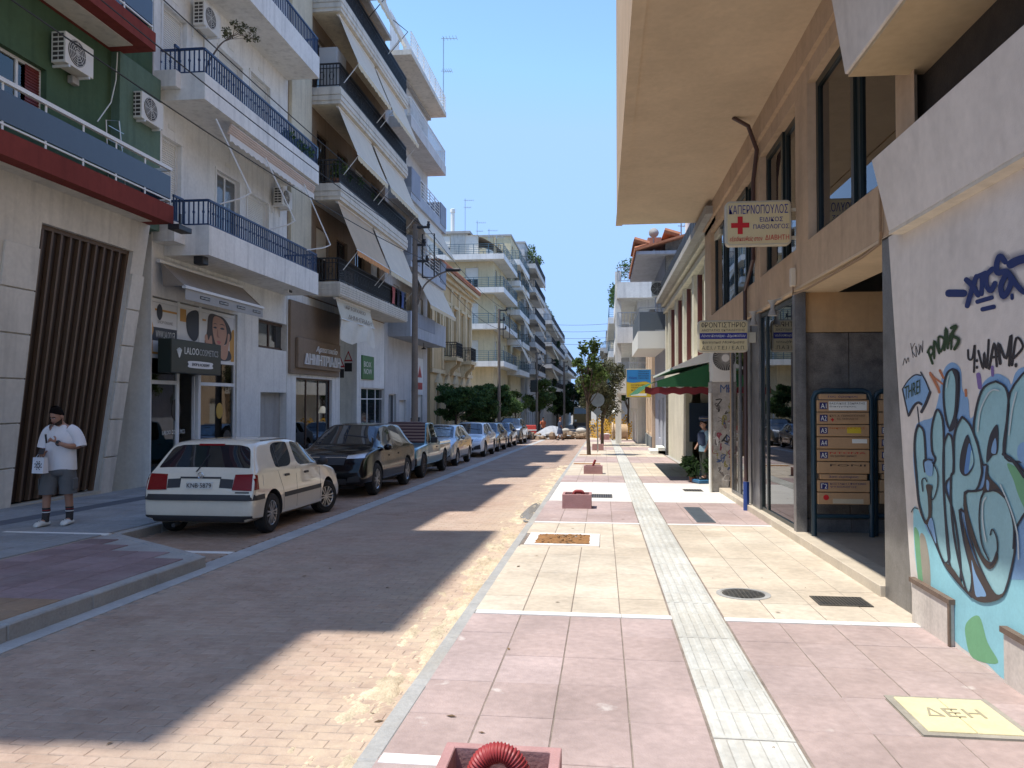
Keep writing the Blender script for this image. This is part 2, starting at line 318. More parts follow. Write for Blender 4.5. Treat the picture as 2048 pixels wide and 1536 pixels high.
def lay(parent, name, spots, w, d, h, mats, limit, ribs=0, jit=.002, ch=.006):
    """spots: (x, y, height above the street plane, material index); the nearest `limit` single, the rest joined"""
    spots = sorted(spots, key=lambda s: s[1]*s[1]+s[0]*s[0]*.5); rnd = random.Random(5)
    proto = {}
    rest = MB()
    for i, (x, y, hh, k) in enumerate(spots):
        dz = rnd.uniform(-jit, jit); rx = Matrix.Rotation(rnd.uniform(-1, 1)*jit*.8, 4, 'X') @ Matrix.Rotation(rnd.uniform(-1, 1)*jit*.8, 4, 'Y') @ Matrix.Rotation(rnd.uniform(-1, 1)*jit*1.2, 4, 'Z')
        T = Matrix.Translation((x, y, gz(y)+hh+dz)) @ PITCH @ rx
        if i < limit:
            if k not in proto: proto[k] = slab_mesh(name, w, d, h, None, ch, ribs).mesh(name, mats[k], fix=False)
            o = link(bpy.data.objects.new(name, proto[k])); o.parent = parent; o.matrix_local = T
        else:
            sm = slab_mesh(name, w, d, h, None, ch, ribs if y < 30 else 0); rest.cur = k
            rest.add([T @ p for p in sm.v], sm.f)
    if rest.v: rest.build('far_'+name+'s', mats, parent, fix=False, kind='stuff')
# road setts: 20 x 10 cm, running bond across the street
sp = []
r = 0; y = 3.3
while y < 25.9:
    x = -4.45+(.1 if r % 2 else 0)
    while x < -1.16:
        sp.append((x+.1, y+.05, roadh(x+.1), 0)); x += .2
    y += .1; r += 1
vis = [s for s in sp if s[1] < 8 and abs(pow(1, 1)) and (1024+FPX*((Vector((s[0], s[1], 0))-EYE).dot(RT))/((Vector((s[0], s[1], 0))-EYE).dot(FW))) > -30]
hid = set(map(tuple, sp))-set(map(tuple, vis))
lay(road, 'paver', [s for s in vis], .1975, .0925, .05, [M_pav], 300, ch=.005, jit=.0018)
lay(road, 'distant_paver', list(hid), .1975, .0925, .05, [M_pav], 0, ch=.005, jit=.0018)
sp = []; r = 0; y = 8.7
while y < 26:
    x = -6.7+(.1 if r % 2 else 0)
    while x < -4.86: sp.append((x+.1, y+.05, -.17, 0)); x += .2
    y += .1; r += 1
lay(parking, 'paver', sp, .1975, .0925, .05, [M_pavp], 120, ch=.005)
sheet('far_parking', -6.7, -4.75, 26, 61.9, -.17, m, th=.02)
# right pavement: 40 x 52 cm slabs in pink and cream bands, tactile strip between
BANDS = [(2.0, 6.24, 0), (6.36, 11.7, 1), (11.82, 14.75, 0), (19.05, 21.3, 0), (21.3, 27.4, 1), (27.4, 31.6, 0), (31.6, 37.9, 1), (37.9, 42, 0), (42, 50, 1), (50, 55, 0), (55, 64, 1)]
PIT = (-.99, -.05, 9.66, 10.63)
sp = []
for a, b, k in BANDS:
    nrow = round((b-a)/.52); d = (b-a)/nrow
    for i in range(nrow):
        yc = a+d*(i+.5)
        for j in range(8):
            xc = -.86+.398*j if j < 4 else 1.158+.398*(j-4)
            if j < 3 and PIT[2]-.1 < yc < PIT[3]+.1: continue
            if 1.4 < xc < 2.2 and 4.12 < yc < 4.7: continue
            sp.append((xc, yc, 0, k))
lay(pv, 'slab', sp, .3905, .5235, .03, [M_pink, M_cream], 300, ch=.003, jit=.0014)
sp = [(.745, 2.2+.355*i+.1775, .001, 0) for i in range(150)]
lay(pv, 'tactile_slab', sp, .4, .347, .03, [M_tact], 150, ribs=5, ch=.003)
for (xa, xb, ya, yb_, k) in ((1.352, 1.593, 4.125, 4.645, 0), (2.158, 2.332, 4.125, 4.645, 0), (-.042, .13, 9.567, 10.63, 1), (-1.035, -.05, 9.567, 9.652, 1)):
    b = MB(); b.hexa([(x, y, gz(y)+h) for h in (-.04, 0) for x, y in ((xa, ya), (xb, ya), (xb, yb_), (xa, yb_))]); b.build('cut_slab', (M_pink, M_cream)[k], pv, bev=.005)
b = MB()
for x0, x1 in ((-1.04, .54), (.955, 2.56)):
    P = [(x, y, gz(y)+h) for h in (-.05, .002) for x, y in ((x0, 14.77), (x1, 14.77), (x1, 19.03), (x0, 19.03))]; b.hexa(P)
b.build('concrete_apron', M_wconc, pv)
for (x0, x1, y0, y1) in ((-1.04, .14, 6.25, 6.35), (.145, .54, 6.25, 6.35), (.955, 1.9, 6.25, 6.35), (1.905, 2.45, 6.25, 6.35), (-1.04, .54, 11.71, 11.81), (.955, 2.6, 11.71, 11.81), (-1.04, -.3, 3.5, 3.6)):
    sheet('marble_strip', x0, x1, y0, y1, .003, M_marb, pv, None, .04)
# kerb stones
def kerbs(parent, name, pts, w, top, h, L=1.0):
    for (p, q) in zip(pts[:-1], pts[1:]):
        p, q = Vector(p), Vector(q); d = q-p; n = max(1, round(d.length/L)); t = d.normalized(); s = Vector((t.y, -t.x))
        for i in range(n):
            a = p+d*(i/n)+t*.004; c = p+d*((i+1)/n)-t*.004; b = MB()
            j = random.uniform(-.004, .004)
            P = [(e.x, e.y, gz(e.y)+top-h+j) for e in (a, a+s*w, c+s*w, c)]+[(e.x, e.y, gz(e.y)+top+j) for e in (a, a+s*w, c+s*w, c)]
            b.hexa(P).build(name, M_kerb, parent, bev=.012)
kerbs(pv, 'kerb_stone', [(-1.15, 1.5), (-1.15, 60)], .11, 0, .3)
kerbs(bulbo, 'kerb_stone', [(-4.77, 1.5), (-4.77, 8.6)], .14, -.035, .3)
kerbs(bulbo, 'kerb_stone', [(-4.7, 8.64), (-6.72, 10.08)], -.12, -.036, .3)
kerbs(lpv, 'kerb_stone', [(-6.82, 10.1), (-6.82, 60)], .12, -.037, .3)
# left pavement slabs: grey near the shops, pink and brown on the build-out
sp = []
for i in range(60):
    for j in range(9): sp.append((-10.38+.41*j, 6.2+.41*i, -.04, 0 if not (j in (3,) and i > 1) else 1))
lay(lpv, 'slab', sp, .404, .404, .03, [M_grey, mat('dark_guide_slab', (.1, .11, .125), .8, .15, 3)], 260)
sp = []
for i in range(20):
    for j in range(5):
        x, y = -6.6+.4*j, 2.2+.4*i
        if y+.2 > 8.6+(-4.75-(x+.2))*.7: continue
        sp.append((x, y, -.04, 1 if y < 6.3 else 0))
lay(bulbo, 'slab', sp, .394, .394, .03, [M_pinkd, M_brnd], 200)
sheet('marble_strip', -8.4, -6.8, 9.96, 10.04, -.035, M_marb, lpv, None, .03)
# parking bay line, sand swept along the kerb, puddle, dust
b = MB(); b.hexa([(x, y, gz(y)+h) for h in (-.175, -.163) for x, y in ((-6.65, 9.45), (-4.76, 9.45), (-4.76, 9.57), (-6.65, 9.57))]); b.build('bay_line', M_marb, parking)
from mathutils import noise as NZ
b = MB(); nx, ny = 34, 900
def sandp(i, j):
    x = -1.68+.53*i; y = 3.2+24*j
    nz = NZ.fractal(Vector((x*4.5, y*1.6, 3)), .45, 2.1, 8); edge = 1-abs((i-.72)/.62)**2
    hh = -.02+.022*edge+.03*nz
    return (x, y, gz(y)+roadh(x)+max(-.012, min(.025, hh)))
b.grid(sandp, nx, ny).build('sand', M_sand, kind='stuff', smooth=True, fix=False)
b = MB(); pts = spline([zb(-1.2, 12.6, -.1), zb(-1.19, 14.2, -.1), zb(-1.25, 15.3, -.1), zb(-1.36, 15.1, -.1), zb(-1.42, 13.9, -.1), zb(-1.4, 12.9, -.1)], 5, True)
b.poly([(p.x, p.y, p.z-.006) for p in pts]); b.build('puddle', mat('pale_wet_sheen', (.4, .37, .33), .06, .15, 3, spec=1), kind='stuff')  # pale mud tone, with the sky's sheen on the puddle painted into it
# ironwork in the pavement
def plate(name, label, cat, x0, x1, y0, y1, m, bars=0, barm=None, along='x', gap=.5, frame=.02):
    t = thing(name, label, cat, (0, 0, 0)); b = MB()
    def bx(bb, xa, xb, ya, yb, h0, h1): bb.hexa([(x, y, gz(y)+h) for h in (h0, h1) for x, y in ((xa, ya), (xb, ya), (xb, yb), (xa, yb))])
    if bars:
        bx(b, x0, x1, y0, y1, -.02, .003); b.build('pit', M_dark, t)
        b = MB()
        for (xa, xb, ya, yb) in ((x0, x1, y0, y0+frame), (x0, x1, y1-frame, y1), (x0, x0+frame, y0+frame, y1-frame), (x1-frame, x1, y0+frame, y1-frame)): bx(b, xa, xb, ya, yb, 0, .008)
        b.build('frame', m, t)
        for i in range(bars):
            b = MB()
            if along == 'x': w = (y1-y0-2*frame)/bars; ya = y0+frame+w*i; bx(b, x0+frame, x1-frame, ya+w*gap*.5, ya+w*(1-gap*.5), 0, .007)
            else: w = (x1-x0-2*frame)/bars; xa = x0+frame+w*i; bx(b, xa+w*gap*.5, xa+w*(1-gap*.5), y0+frame, y1-frame, 0, .007)
            b.build('bar', m, t)
    else:
        bx(b, x0, x1, y0, y1, -.02, .006); b.build('cover', m, t)
    return t
M_iron = mat('cast_iron', (.12, .115, .105), .6, .3, 8, .3, 60, metal=.6, dirt=.6, dcol=(.35, .29, .2)); M_galv = mat('galvanised', (.2, .23, .25), .45, .15, 4, metal=.7)
plate('drain_grate', 'rectangular iron drain grate with slanting bars by the marble pillar', 'drain grate', 1.83, 2.27, 6.86, 7.2, M_iron, 14, along='y')
plate('drain_grate', 'long grey steel grating set in the pink slabs before the shop', 'drain grate', 1.42, 1.7, 12.02, 14.0, M_galv, 30, gap=.25)
plate('drain_grate', 'wide iron grate in the white concrete behind the pink box', 'drain grate', -.32, .18, 15.4, 16.1, M_iron, 10, along='y')
plate('drain_grate', 'small iron grate in the white concrete near the graffitied pier', 'drain grate', 1.75, 2.15, 17.0, 17.5, M_iron, 6, along='y')
t = thing('manhole_cover', 'round iron manhole cover sunk in the cream slabs', 'manhole cover'); cx, cy = 1.26, 7.22
b = MB(Matrix.Translation((cx, cy, gz(cy))) @ PITCH); b.lathe([(.24, -.02), (.24, .004), (.2, .006), (.2, .001), (.19, .001)], n=32); b.build('frame', M_kerb, t)
b = MB(Matrix.Translation((cx, cy, gz(cy))) @ PITCH); b.lathe([(.188, -.02), (.188, .004)], n=32)
for i in range(-4, 5):
    for j in range(-4, 5):
        if i*i+j*j < 18: b.cbox((i*.038, j*.038, .006), (.022, .022, .008))
b.build('cover', M_iron, t)
t = plate('inspection_cover', 'pale yellow two-piece concrete cover marked with three letters', 'inspection cover', 1.6, 2.15, 4.13, 4.69, mat('cover_mortar', (.33, .3, .25), .9, .2, 5))
for x0, x1 in ((1.64, 1.873), (1.879, 2.11)):
    b = MB(); b.hexa([(x, y, gz(y)+h) for h in (0, .014) for x, y in ((x0, 4.17), (x1, 4.17), (x1, 4.65), (x0, 4.65))]); b.build('cover', mat('yellow_concrete', (.68, .6, .36), .9, .12, 5, .2, 60, dirt=.3, dcol=(.4, .33, .2)), t, bev=.004)
for i, ch in enumerate('ΔΕΗ'): text(ch, (1.72+.105*i, 4.37, gz(4.37)+.012), (1, 0, 0), (0, 1, -SL), .085, .12, mat('cover_letter', (.33, .29, .2), .9, 0), t, depth=.002, lift=.003)
# tree pit
t = thing('tree_pit', 'square tree pit of bare earth with a white stone rim', 'tree pit')
x0, x1, y0, y1 = PIT
def qbox(b, xa, xb, ya, yb, h0, h1): return b.hexa([(x, y, gz(y)+h) for h in (h0, h1) for x, y in ((xa, ya), (xb, ya), (xb, yb), (xa, yb))])
for r_ in ((x0, x1, y0, y0+.09), (x0, x1, y1-.09, y1), (x0, x0+.13, y0+.09, y1-.09), (x1-.13, x1, y0+.09, y1-.09)): qbox(MB(), *r_, -.05, .006).build('rim_stone', M_marb, t)
b = MB(); b.grid(lambda i, j: (x0+.12+(x1-x0-.24)*i, y0+.08+(y1-y0-.16)*j, gz(y0+j)+.006+.016*NZ.noise(Vector((i*9, j*9, 1)))+.01*NZ.noise(Vector((i*30, j*30, 2)))), 40, 40); b.build('earth', M_soil, t, smooth=True, fix=False)
b = MB()
for k in range(60):
    px, py = random.uniform(x0+.2, x1-.2), random.uniform(y0+.15, y1-.15); rr = random.uniform(.006, .02); b.ball((px, py, gz(py)+.016), (rr, rr*.8, rr*.6), 5, 3)
b.build('clods', mat('clods', (.3, .18, .09), 1, .2), t, kind='stuff')
# ------------------------------------------------------------ facade helpers
def FL(X): return lambda a, z, d: (X-d, a, z)             # facade on the left, looking at +X
def FR(X): return lambda a, z, d: (X+d, a, z)             # facade on the right, looking at -X
def FC(Y): return lambda a, z, d: (a, Y+d, z)             # wall looking back at the camera
def mbox(b, mf, a0, a1, z0, z1, d0, d1):
    return b.hexa([mf(a, z, d) for z in (z0, z1) for a, d in ((a0, d0), (a1, d0), (a1, d1), (a0, d1))])
def wall(b, mf, a0, a1, z0, z1, ops=(), th=.22):
    A = sorted({a0, a1, *[min(max(x, a0), a1) for o in ops for x in o[:2]]}); Z = sorted({z0, z1, *[min(max(x, z0), z1) for o in ops for x in o[2:4]]})
    for i in range(len(A)-1):
        for j in range(len(Z)-1):
            ca, cz = (A[i]+A[i+1])/2, (Z[j]+Z[j+1])/2
            if any(o[0] < ca < o[1] and o[2] < cz < o[3] for o in ops): continue
            b.quad(mf(A[i], Z[j], 0), mf(A[i+1], Z[j], 0), mf(A[i+1], Z[j+1], 0), mf(A[i], Z[j+1], 0))
    for o in ops:
        p, q, r, s = o[:4]
        b.quad(mf(p, r, 0), mf(p, s, 0), mf(p, s, th), mf(p, r, th)); b.quad(mf(q, r, 0), mf(q, r, th), mf(q, s, th), mf(q, s, 0))
        b.quad(mf(p, s, 0), mf(q, s, 0), mf(q, s, th), mf(p, s, th)); b.quad(mf(p, r, 0), mf(p, r, th), mf(q, r, th), mf(q, r, 0))
    return b
def slats(b, mf, a0, a1, z0, z1, d, pitch=.055, t=.016):
    n = max(2, round((z1-z0)/pitch)); h = (z1-z0)/n
    for i in range(n):
        z = z0+h*i; P = [mf(a0, z, d), mf(a1, z, d), mf(a1, z+h*.82, d+t), mf(a0, z+h*.82, d+t), mf(a1, z+h, d), mf(a0, z+h, d)]
        b.add(P, ((0, 1, 2, 3), (3, 2, 4, 5)))
    return b
def window(par, mf, op, kind='glass', fm=None, d=.13, fw=.055, sm=None, pm=None, mull=1, transom=0, drop=None, name='window', label=None, curtain=None):
    a0, a1, z0, z1 = op[:4]; fm = fm or M_wframe; b = MB()
    for q in ((a0, a1, z1-fw, z1), (a0, a1, z0, z0+fw), (a0, a0+fw, z0+fw, z1-fw), (a1-fw, a1, z0+fw, z1-fw)): mbox(b, mf, *q, d, d+.06)
    if kind != 'shutter':
        for k in range(mull): c = a0+(a1-a0)*(k+1)/(mull+1); mbox(b, mf, c-fw*.5, c+fw*.5, z0+fw, z1-fw, d+.004, d+.055)
        if transom: mbox(b, mf, a0+fw, a1-fw, transom-fw*.4, transom+fw*.4, d+.006, d+.05)
    w = b.build(name, fm, par, label=label)
    if kind != 'shutter':
        b = MB(); mbox(b, mf, a0+fw*.6, a1-fw*.6, z0+fw*.6, z1-fw*.6, d+.03, d+.038); b.build('pane', pm or M_pane, w)
    if curtain:
        b = MB(); b.grid(lambda i, j: mf(a0+fw+(a1-a0-2*fw)*i*.6, z0+fw+(z1-z0-2*fw)*j, d+.12+.02*math.sin(i*40)), 30, 1).build('curtain', curtain, w, smooth=True, fix=False)
    if kind in ('shutter', 'half'):
        zb = z0+fw if kind == 'shutter' else (drop if drop is not None else (z0+z1)/2)
        b = MB(); slats(b, mf, a0+fw*.5, a1-fw*.5, zb, z1-fw*.5, d-.03 if kind == 'half' else d+.02); b.build('shutter', sm or M_shut, w, fix=False)
    return w
def opL(u0, v0, u1, v1, X=-10.55):
    p, q = onX(u0, v0, X), onX(u1, v1, X); return (min(p.y, q.y), max(p.y, q.y), min(p.z, q.z), max(p.z, q.z))
def railing(par, mf, path, z, h, m, sp=.115, kind='bars', low=.08, tr=.025, bt=.014, name='railing', bm_=None, every=9):
    """path: list of (a, d) corners on top of the slab"""
    b = MB(); bb = MB(); pl = MB(); n = 0; posts = []
    for (a, d), (a2, d2) in zip(path[:-1], path[1:]):
        L = math.hypot(a2-a, d2-d)
        if L < .05: continue
        ta, td = (a2-a)/L, (d2-d)/L
        def seg(B, s0, s1, za, zb_, t):
            P = []
            for zz in (za, zb_):
                for s, o in ((s0, -t), (s1, -t), (s1, t), (s0, t)): P.append(mf(a+ta*s-td*o, zz, d+td*s+ta*o))
            B.hexa(P)
        if kind != 'hbars': seg(b, 0, L, z+h-2*tr, z+h, tr); seg(b, 0, L, z+low, z+low+.03, .015)
        k = max(1, round(L/sp))
        if kind == 'bars' or kind == 'ornate' or kind == 'deco':
            for i in range(k+1):
                s = L*i/k; seg(bb, max(0, s-bt), min(L, s+bt), z+low+.03 if i % every else z, z+h-2*tr, bt)
                if kind == 'deco' and i % 2 == 0: seg(bb, max(0, s-.022), min(L, s+.022), z+h*.5, z+h*.5+.05, .022)
            if kind == 'ornate':
                seg(b, 0, L, z+h-.2, z+h-.175, .012)
                for i in range(0, k, 3):
                    s = L*(i+.5)/k; c = z+h*.48
                    pts = [mf(a+ta*(s+.09*math.cos(q)), c+.14*math.sin(q), d+td*(s+.09*math.cos(q))) for q in [x*math.pi/5 for x in range(11)]]
                    bb.tube(pts, .012, 4)
        elif kind == 'hbars':
            for i in range(6): zz = z+.06+(h-.08)*i/5; seg(b, 0, L, zz, zz+(.04 if i == 5 else .028), .018)
            kk = max(1, round(L/1.3))
            for i in range(kk+1): s = L*i/kk; seg(bb, max(0, s-.025), min(L, s+.025), z, z+h, .022)
        elif kind == 'panel':
            seg(pl, .02, L-.02, z+low+.06, z+h-.2, .012)
            kk = max(1, round(L/1.0))
            for i in range(kk+1): s = L*i/kk; pb = MB(); seg(pb, max(0, s-.02), min(L, s+.02), z, z+h-.04, .008); posts.append(pb)
    o = b.build(name, m, par)
    if bb.v: bb.build('balusters', bm_ or m, o, kind='stuff')
    for pb in posts: pb.build('rail_post', m, o)
    if pl.v: pl.build('railing_panel', bm_ or m, o)
    return o
def balcony(par, mf, a0, a1, z, th, proj, m, up=0., uw=.09, lips=0, soff=None, label=None, open0=False, lipm=None):
    """slab whose underside is at z; `up` = masonry parapet above it"""
    b = MB(); mbox(b, mf, a0, a1, z, z+th, 0, -proj)
    if up:
        mbox(b, mf, a0, a1, z+th, z+th+up, -proj+uw, -proj)
        if not open0: mbox(b, mf, a0, a0+uw, z+th, z+th+up, 0, -proj+uw)
        mbox(b, mf, a1-uw, a1, z+th, z+th+up, 0, -proj+uw)
    for i in range(lips):
        zz = z+(th+up)*(i+1)/(lips+1); mbox(b, mf, a0-.03, a1+.03, zz-(th+up)/(lips+1)*.38, zz+(th+up)/(lips+1)*.42, .0, -proj-.035)
    return b.build('balcony', m, par, label=label)
def awning(par, mf, a0, a1, zt, dt, zb_, db, m, val=.2, scal=1, arms=None, mv=None, label=None, side=0, open_=1):
    aw = MB(); n = 12; k = max(4, round((a1-a0)/.5))
    aw.grid(lambda i, j: mf(a0+(a1-a0)*i, zt+(zb_-zt)*j-.05*math.sin(math.pi*j)*(.6+.4*math.sin(i*9)), dt+(db-dt)*j), k, 6)
    o = aw.build('awning', m, par, smooth=True, fix=False, label=label)
    if val:
        v = MB(); ns = max(6, round((a1-a0)/.1))*2
        v.grid(lambda i, j: mf(a0+(a1-a0)*i, zb_-.02-j*val*(1-(.22*(1-abs(math.sin(i*(a1-a0)/.26*math.pi)))if scal else 0)), db-.01-.012*math.sin(i*60)*j), ns*2, 1).build('valance', mv or m, o, smooth=True, fix=False)
    b = MB(); b.tube([mf(a0-.03, zb_, db), mf(a1+.03, zb_, db)], .022); b.tube([mf(a0-.05, zt+.05, dt+.04), mf(a1+.05, zt+.05, dt+.04)], .05, 8)
    b.build('awning_bar', M_wframe, o, smooth=40)
    if arms:
        for a in (a0+.12, a1-.12):
            b = MB(); b.tube([mf(a, zb_, db), mf(a, zb_-.15, db*.8+arms[1]*.2), mf(a, arms[0], arms[1])], .016); b.build('awning_arm', M_wframe, o)
    return o
def ac_unit(label, p, face, w=.8, h=.55, dp=.3, group='air conditioners on the left facades', col=None):
    """face: 'L' fan towards +X, 'C' towards the camera, 'R' towards -X"""
    t = thing('ac_unit', label, 'air conditioner', (0, 0, 0), group)
    MB().box(-w/2, w/2, 0, dp, 0, h).build('casing', col or M_acw, t, bev=.015, seg=2)
    c = MB(); c.lathe([(h*.42, -.012), (h*.42, .004)], (-w*.1, 0, h*.5), 'y', 20); c.build('fan_grille', M_acd, t)
    b = MB()
    for k in range(5):
        r = h*.4*(k+1)/5; b.tube([(-w*.1+r*math.cos(q), -.015, h*.5+r*math.sin(q)) for q in [i*math.pi/10 for i in range(21)]], .005, 4)
    for k in range(4):
        q = k*math.pi/4; b.tube([(-w*.1-h*.4*math.cos(q), -.016, h*.5-h*.4*math.sin(q)), (-w*.1+h*.4*math.cos(q), -.016, h*.5+h*.4*math.sin(q))], .005, 4)
    b.build('fan_guard', M_acw, t)
    b = MB()
    for i in range(6):
        for j in range(2): s = -1 if face == 'L' else 1; b.box(s*w/2-.004, s*w/2+.004, .04+j*.12, .14+j*.12, .05+i*h*.15, .05+i*h*.15+h*.1)
    b.build('side_grille', M_acd, t)
    for x in (-w*.35, w*.35): b = MB(); b.box(x-.02, x+.02, .0, dp+.1, -.05, -.002); b.box(x-.02, x+.02, dp+.06, dp+.1, -.25, -.05); b.build('bracket', M_wframe, t)
    t.location = p; t.rotation_euler.z = {'L': math.pi/2, 'C': 0, 'R': -math.pi/2}[face]
    return t
def cable(label, pts, r=.012, sag=0., group=None, cat='cable', name='cable', m=None):
    P = [Vector(p) for p in pts]
    if sag and len(P) == 2: a, c = P; P = [a.lerp(c, i/16)-Vector((0, 0, sag*4*(i/16)*(1-i/16))) for i in range(17)]
    b = MB(); b.tube(P, r, 5); return b.build(name, m or M_wire, None, label=label, cat=cat, group=group)
def shell(par, mf, a0, a1, z0, z1, depth, m, ops=(), roof=None, name='wall', para=.0, th=.22):
    b = MB(); wall(b, mf, a0, a1, z0, z1, ops, th)
    b.quad(mf(a0, z0, 0), mf(a0, z1, 0), mf(a0, z1, depth), mf(a0, z0, depth)); b.quad(mf(a1, z0, 0), mf(a1, z0, depth), mf(a1, z1, depth), mf(a1, z1, 0))
    b.quad(mf(a0, z0, depth), mf(a1, z0, depth), mf(a1, z1, depth), mf(a0, z1, depth))
    o = b.build(name, m, par)
    if roof is not None: r = MB(); mbox(r, mf, a0-.02, a1+.02, z1, z1+.18, -roof, depth+.02); r.build('roof', M_conc, par)
    return o
def house(name, label, cat, x, y, group=None): return thing(name, label, cat, (x, y, gz(y)), group)
# ------------------------------------------------------------ LEFT: green and red corner block with the slatted gate
X1 = -10.55
mf = FL(X1); g_green = plaster('green_plaster', (.075, .13, .075), dirt=.2); g_green2 = plaster('pale_green_plaster', (.13, .2, .15)); M_panel = paint('blue_grey_panel', (.06, .085, .12), .35); M_oxide = plaster('oxide_red', (.21, .045, .035)); beige1 = plaster('warm_beige', (.66, .62, .54))
B = house('apartment_block', 'green apartment block with red balcony edges over a beige ground floor', 'building', -12, 10)
wops = [opL(-60, 50, 92, 250), (4, 6, 6.1, 8.4), (8.2, 9.8, 6.1, 8.4)]
for k in range(1, 4): wops += [(a, a+1.6, 6.1+3.5*k, 8.3+3.5*k) for a in (3, 6, 9.2, 12.2, 14.6)]
shell(B, mf, 1.2, 16.9, 5.5, 19.1, 9, g_green, wops, .35)
M_curt = mat('curtain_cloth', (.5, .48, .4), .9, .2, 6); M_rshut = paint('red_brown_shutter', (.16, .03, .025))
for i, o in enumerate(wops): window(B, mf, o, 'glass' if i < 3 else 'half', M_wframe, .12, curtain=M_curt if i == 0 else None, pm=glass_mat('clear_glass') if i == 0 else None, mull=2 if i == 0 else 1)
o = wops[0]; b = MB(); slats(b, mf, o[1]-.42, o[1]-.06, o[2]+.05, o[3]-.05, .1); b.build('red_shutter', M_rshut, B, fix=False)
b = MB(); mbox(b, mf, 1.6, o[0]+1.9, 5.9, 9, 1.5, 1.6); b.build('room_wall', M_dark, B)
b = MB(); pp = opL(222, 200, 277, 400); mbox(b, mf, pp[0], 16.93, 5.56, 9.14, 0, -.2); b.build('pilaster', g_green2, B)
for zz, yend, px in ((5.56, 16.25, .95), (9.14, 15.5, .95), (12.7, 16.2, .9), (16.1, 16.9, .9)):
    y0 = 1.5 if zz < 16 else 11.4
    bl = balcony(B, mf, y0, yend, zz, .4, px, M_oxide)
    b = MB(); mbox(b, mf, y0+.1, yend-.35, zz-.012, zz-.002, -.1, -px+.3); b.build('soffit', beige1, bl)
    railing(bl, mf, [(yend-.04, 0), (yend-.04, -px+.05), (y0+.05, -px+.05)], zz+.4, .86, M_wframe, kind='panel', bm_=M_panel, low=.1, tr=.035)
bl = balcony(B, mf, 3.5, 8.9, 16.1, .4, 1.5, M_oxide); railing(bl, mf, [(8.85, 0), (8.85, -1.45), (3.55, -1.45), (3.55, 0)], 16.5, .95, M_wframe, kind='panel', bm_=M_panel, low=.1)
b = MB(); mbox(b, mf, 1.2, 3.398, 19.28, 19.5, 0, -.85); mbox(b, mf, 3.4, 8.95, 19.28, 19.5, 0, -1.55); mbox(b, mf, 11.4, 17.2, 18.9, 19.1, -.36, -.9); b.build('roof_slab', M_conc, B)  # out of view; near slab added so its shadow reaches closer on the road
# beige ground floor, leaning pilasters and slatted gate
zb0 = -.42
def mg(a, z, d): return (-10.57+.36*(z-zb0)/5.9-d, a, z)
def ms(a, z, d): t = (z-zb0)/5.29; k = (a-12.66)/(15.1-12.66); return (-10.57+.36*(z-zb0)/5.9-d, a+t*(GSH[0]*(1-k)+GSH[1]*k), z)
GSH = (onX(82, 447, -10.27).y-12.66, onX(265, 500, -10.27).y-15.1)
GT = 4.87
b = MB(); yl, yr, ye = 12.66, 15.1, 15.5
b.add([mg(1.5, zb0, 0), ms(yl, zb0, 0), ms(yl, GT, 0), mg(1.5, GT, 0)], ((0, 1, 2, 3),))
b.add([mg(1.5, GT, 0), ms(yl, GT, 0), ms(yr, GT, 0), ms(ye, GT, 0), ms(ye, 5.56, 0), mg(1.5, 5.56, 0)], ((0, 1, 2, 3, 4, 5),))
b.add([ms(yr, zb0, 0), ms(ye, zb0, 0), ms(ye, GT, 0), ms(yr, GT, 0)], ((0, 1, 2, 3),))
b.add([ms(ye, zb0, 0), ms(ye, zb0, 3), ms(ye, 5.56, 3), ms(ye, 5.56, 0)], ((0, 1, 2, 3),))
for a in (yl, yr): b.add([ms(a, zb0, 0), ms(a, zb0, .35), ms(a, GT, .35), ms(a, GT, 0)], ((0, 1, 2, 3),))
b.add([ms(yl, GT, 0), ms(yr, GT, 0), ms(yr, GT, .35), ms(yl, GT, .35)], ((0, 1, 2, 3),))
b.build('ground_floor_wall', beige1, B)
pil = MB(); e = .05
for (a0, a1) in ((yl-.75, yl-.015), (yr+.015, ye+.01)):
    n = 6
    for i in range(n):
        z0, z1 = zb0+(5.0-.2)*i/n+.012, zb0+(5.0-.2)*(i+1)/n-.012
        bb = MB(); bb.hexa([ms(a, z, d) for z in (z0, z1) for a, d in ((a0, 0), (a1, 0), (a1, -e), (a0, -e))]); bb.build('pilaster_block', beige1, B, bev=.008)
G = MB(); M_gate = paint('gate_brown', (.028, .016, .011), .5); M_gatel = paint('gate_edge', (.12, .075, .045), .5)
for q in ((yl, yl+.06, zb0+.12, GT), (yr-.06, yr, zb0+.12, GT), (yl+.06, yr-.06, GT-.08, GT)): mbox(G, ms, *q, .1, .2)
gate = G.build('gate_frame', M_gatel, B)
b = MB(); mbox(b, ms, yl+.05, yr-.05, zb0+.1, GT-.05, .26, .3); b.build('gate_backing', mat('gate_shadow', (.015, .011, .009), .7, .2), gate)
for i in range(10):
    a = yl+.13+(yr-yl-.2)*i/10; b = MB(); mbox(b, ms, a, a+.045, zb0+.15, GT-.08, .1, .25); b.build('gate_slat', M_gatel, gate)
    b = MB(); mbox(b, ms, a+.047, a+.215, zb0+.15, GT-.08, .17, .22); b.build('gate_board', M_gate, gate)
b = MB(); mbox(b, ms, yl-.02, yr+.02, zb0-.1, zb0+.11, .28, -.06); b.build('step', mat('step_stone', (.45, .41, .33), .8, .15, 3), B)
p = onX(160, 108, -10.2); ac_unit('cream air conditioner bracketed on the green wall', (-10.2, p.y, p.z-.33), 'L', w=.82, h=.6)
p = onX(145, 160, -10.5); t = props(MB().box(-10.54, -10.42, p.y-.1, p.y+.1, p.z-.09, p.z+.06).build('junction_box', M_conc, None, bev=.01), 'small grey box on green wall below air conditioner', 'junction box')
b = MB(); P0 = onX(700, 700, -9.7)
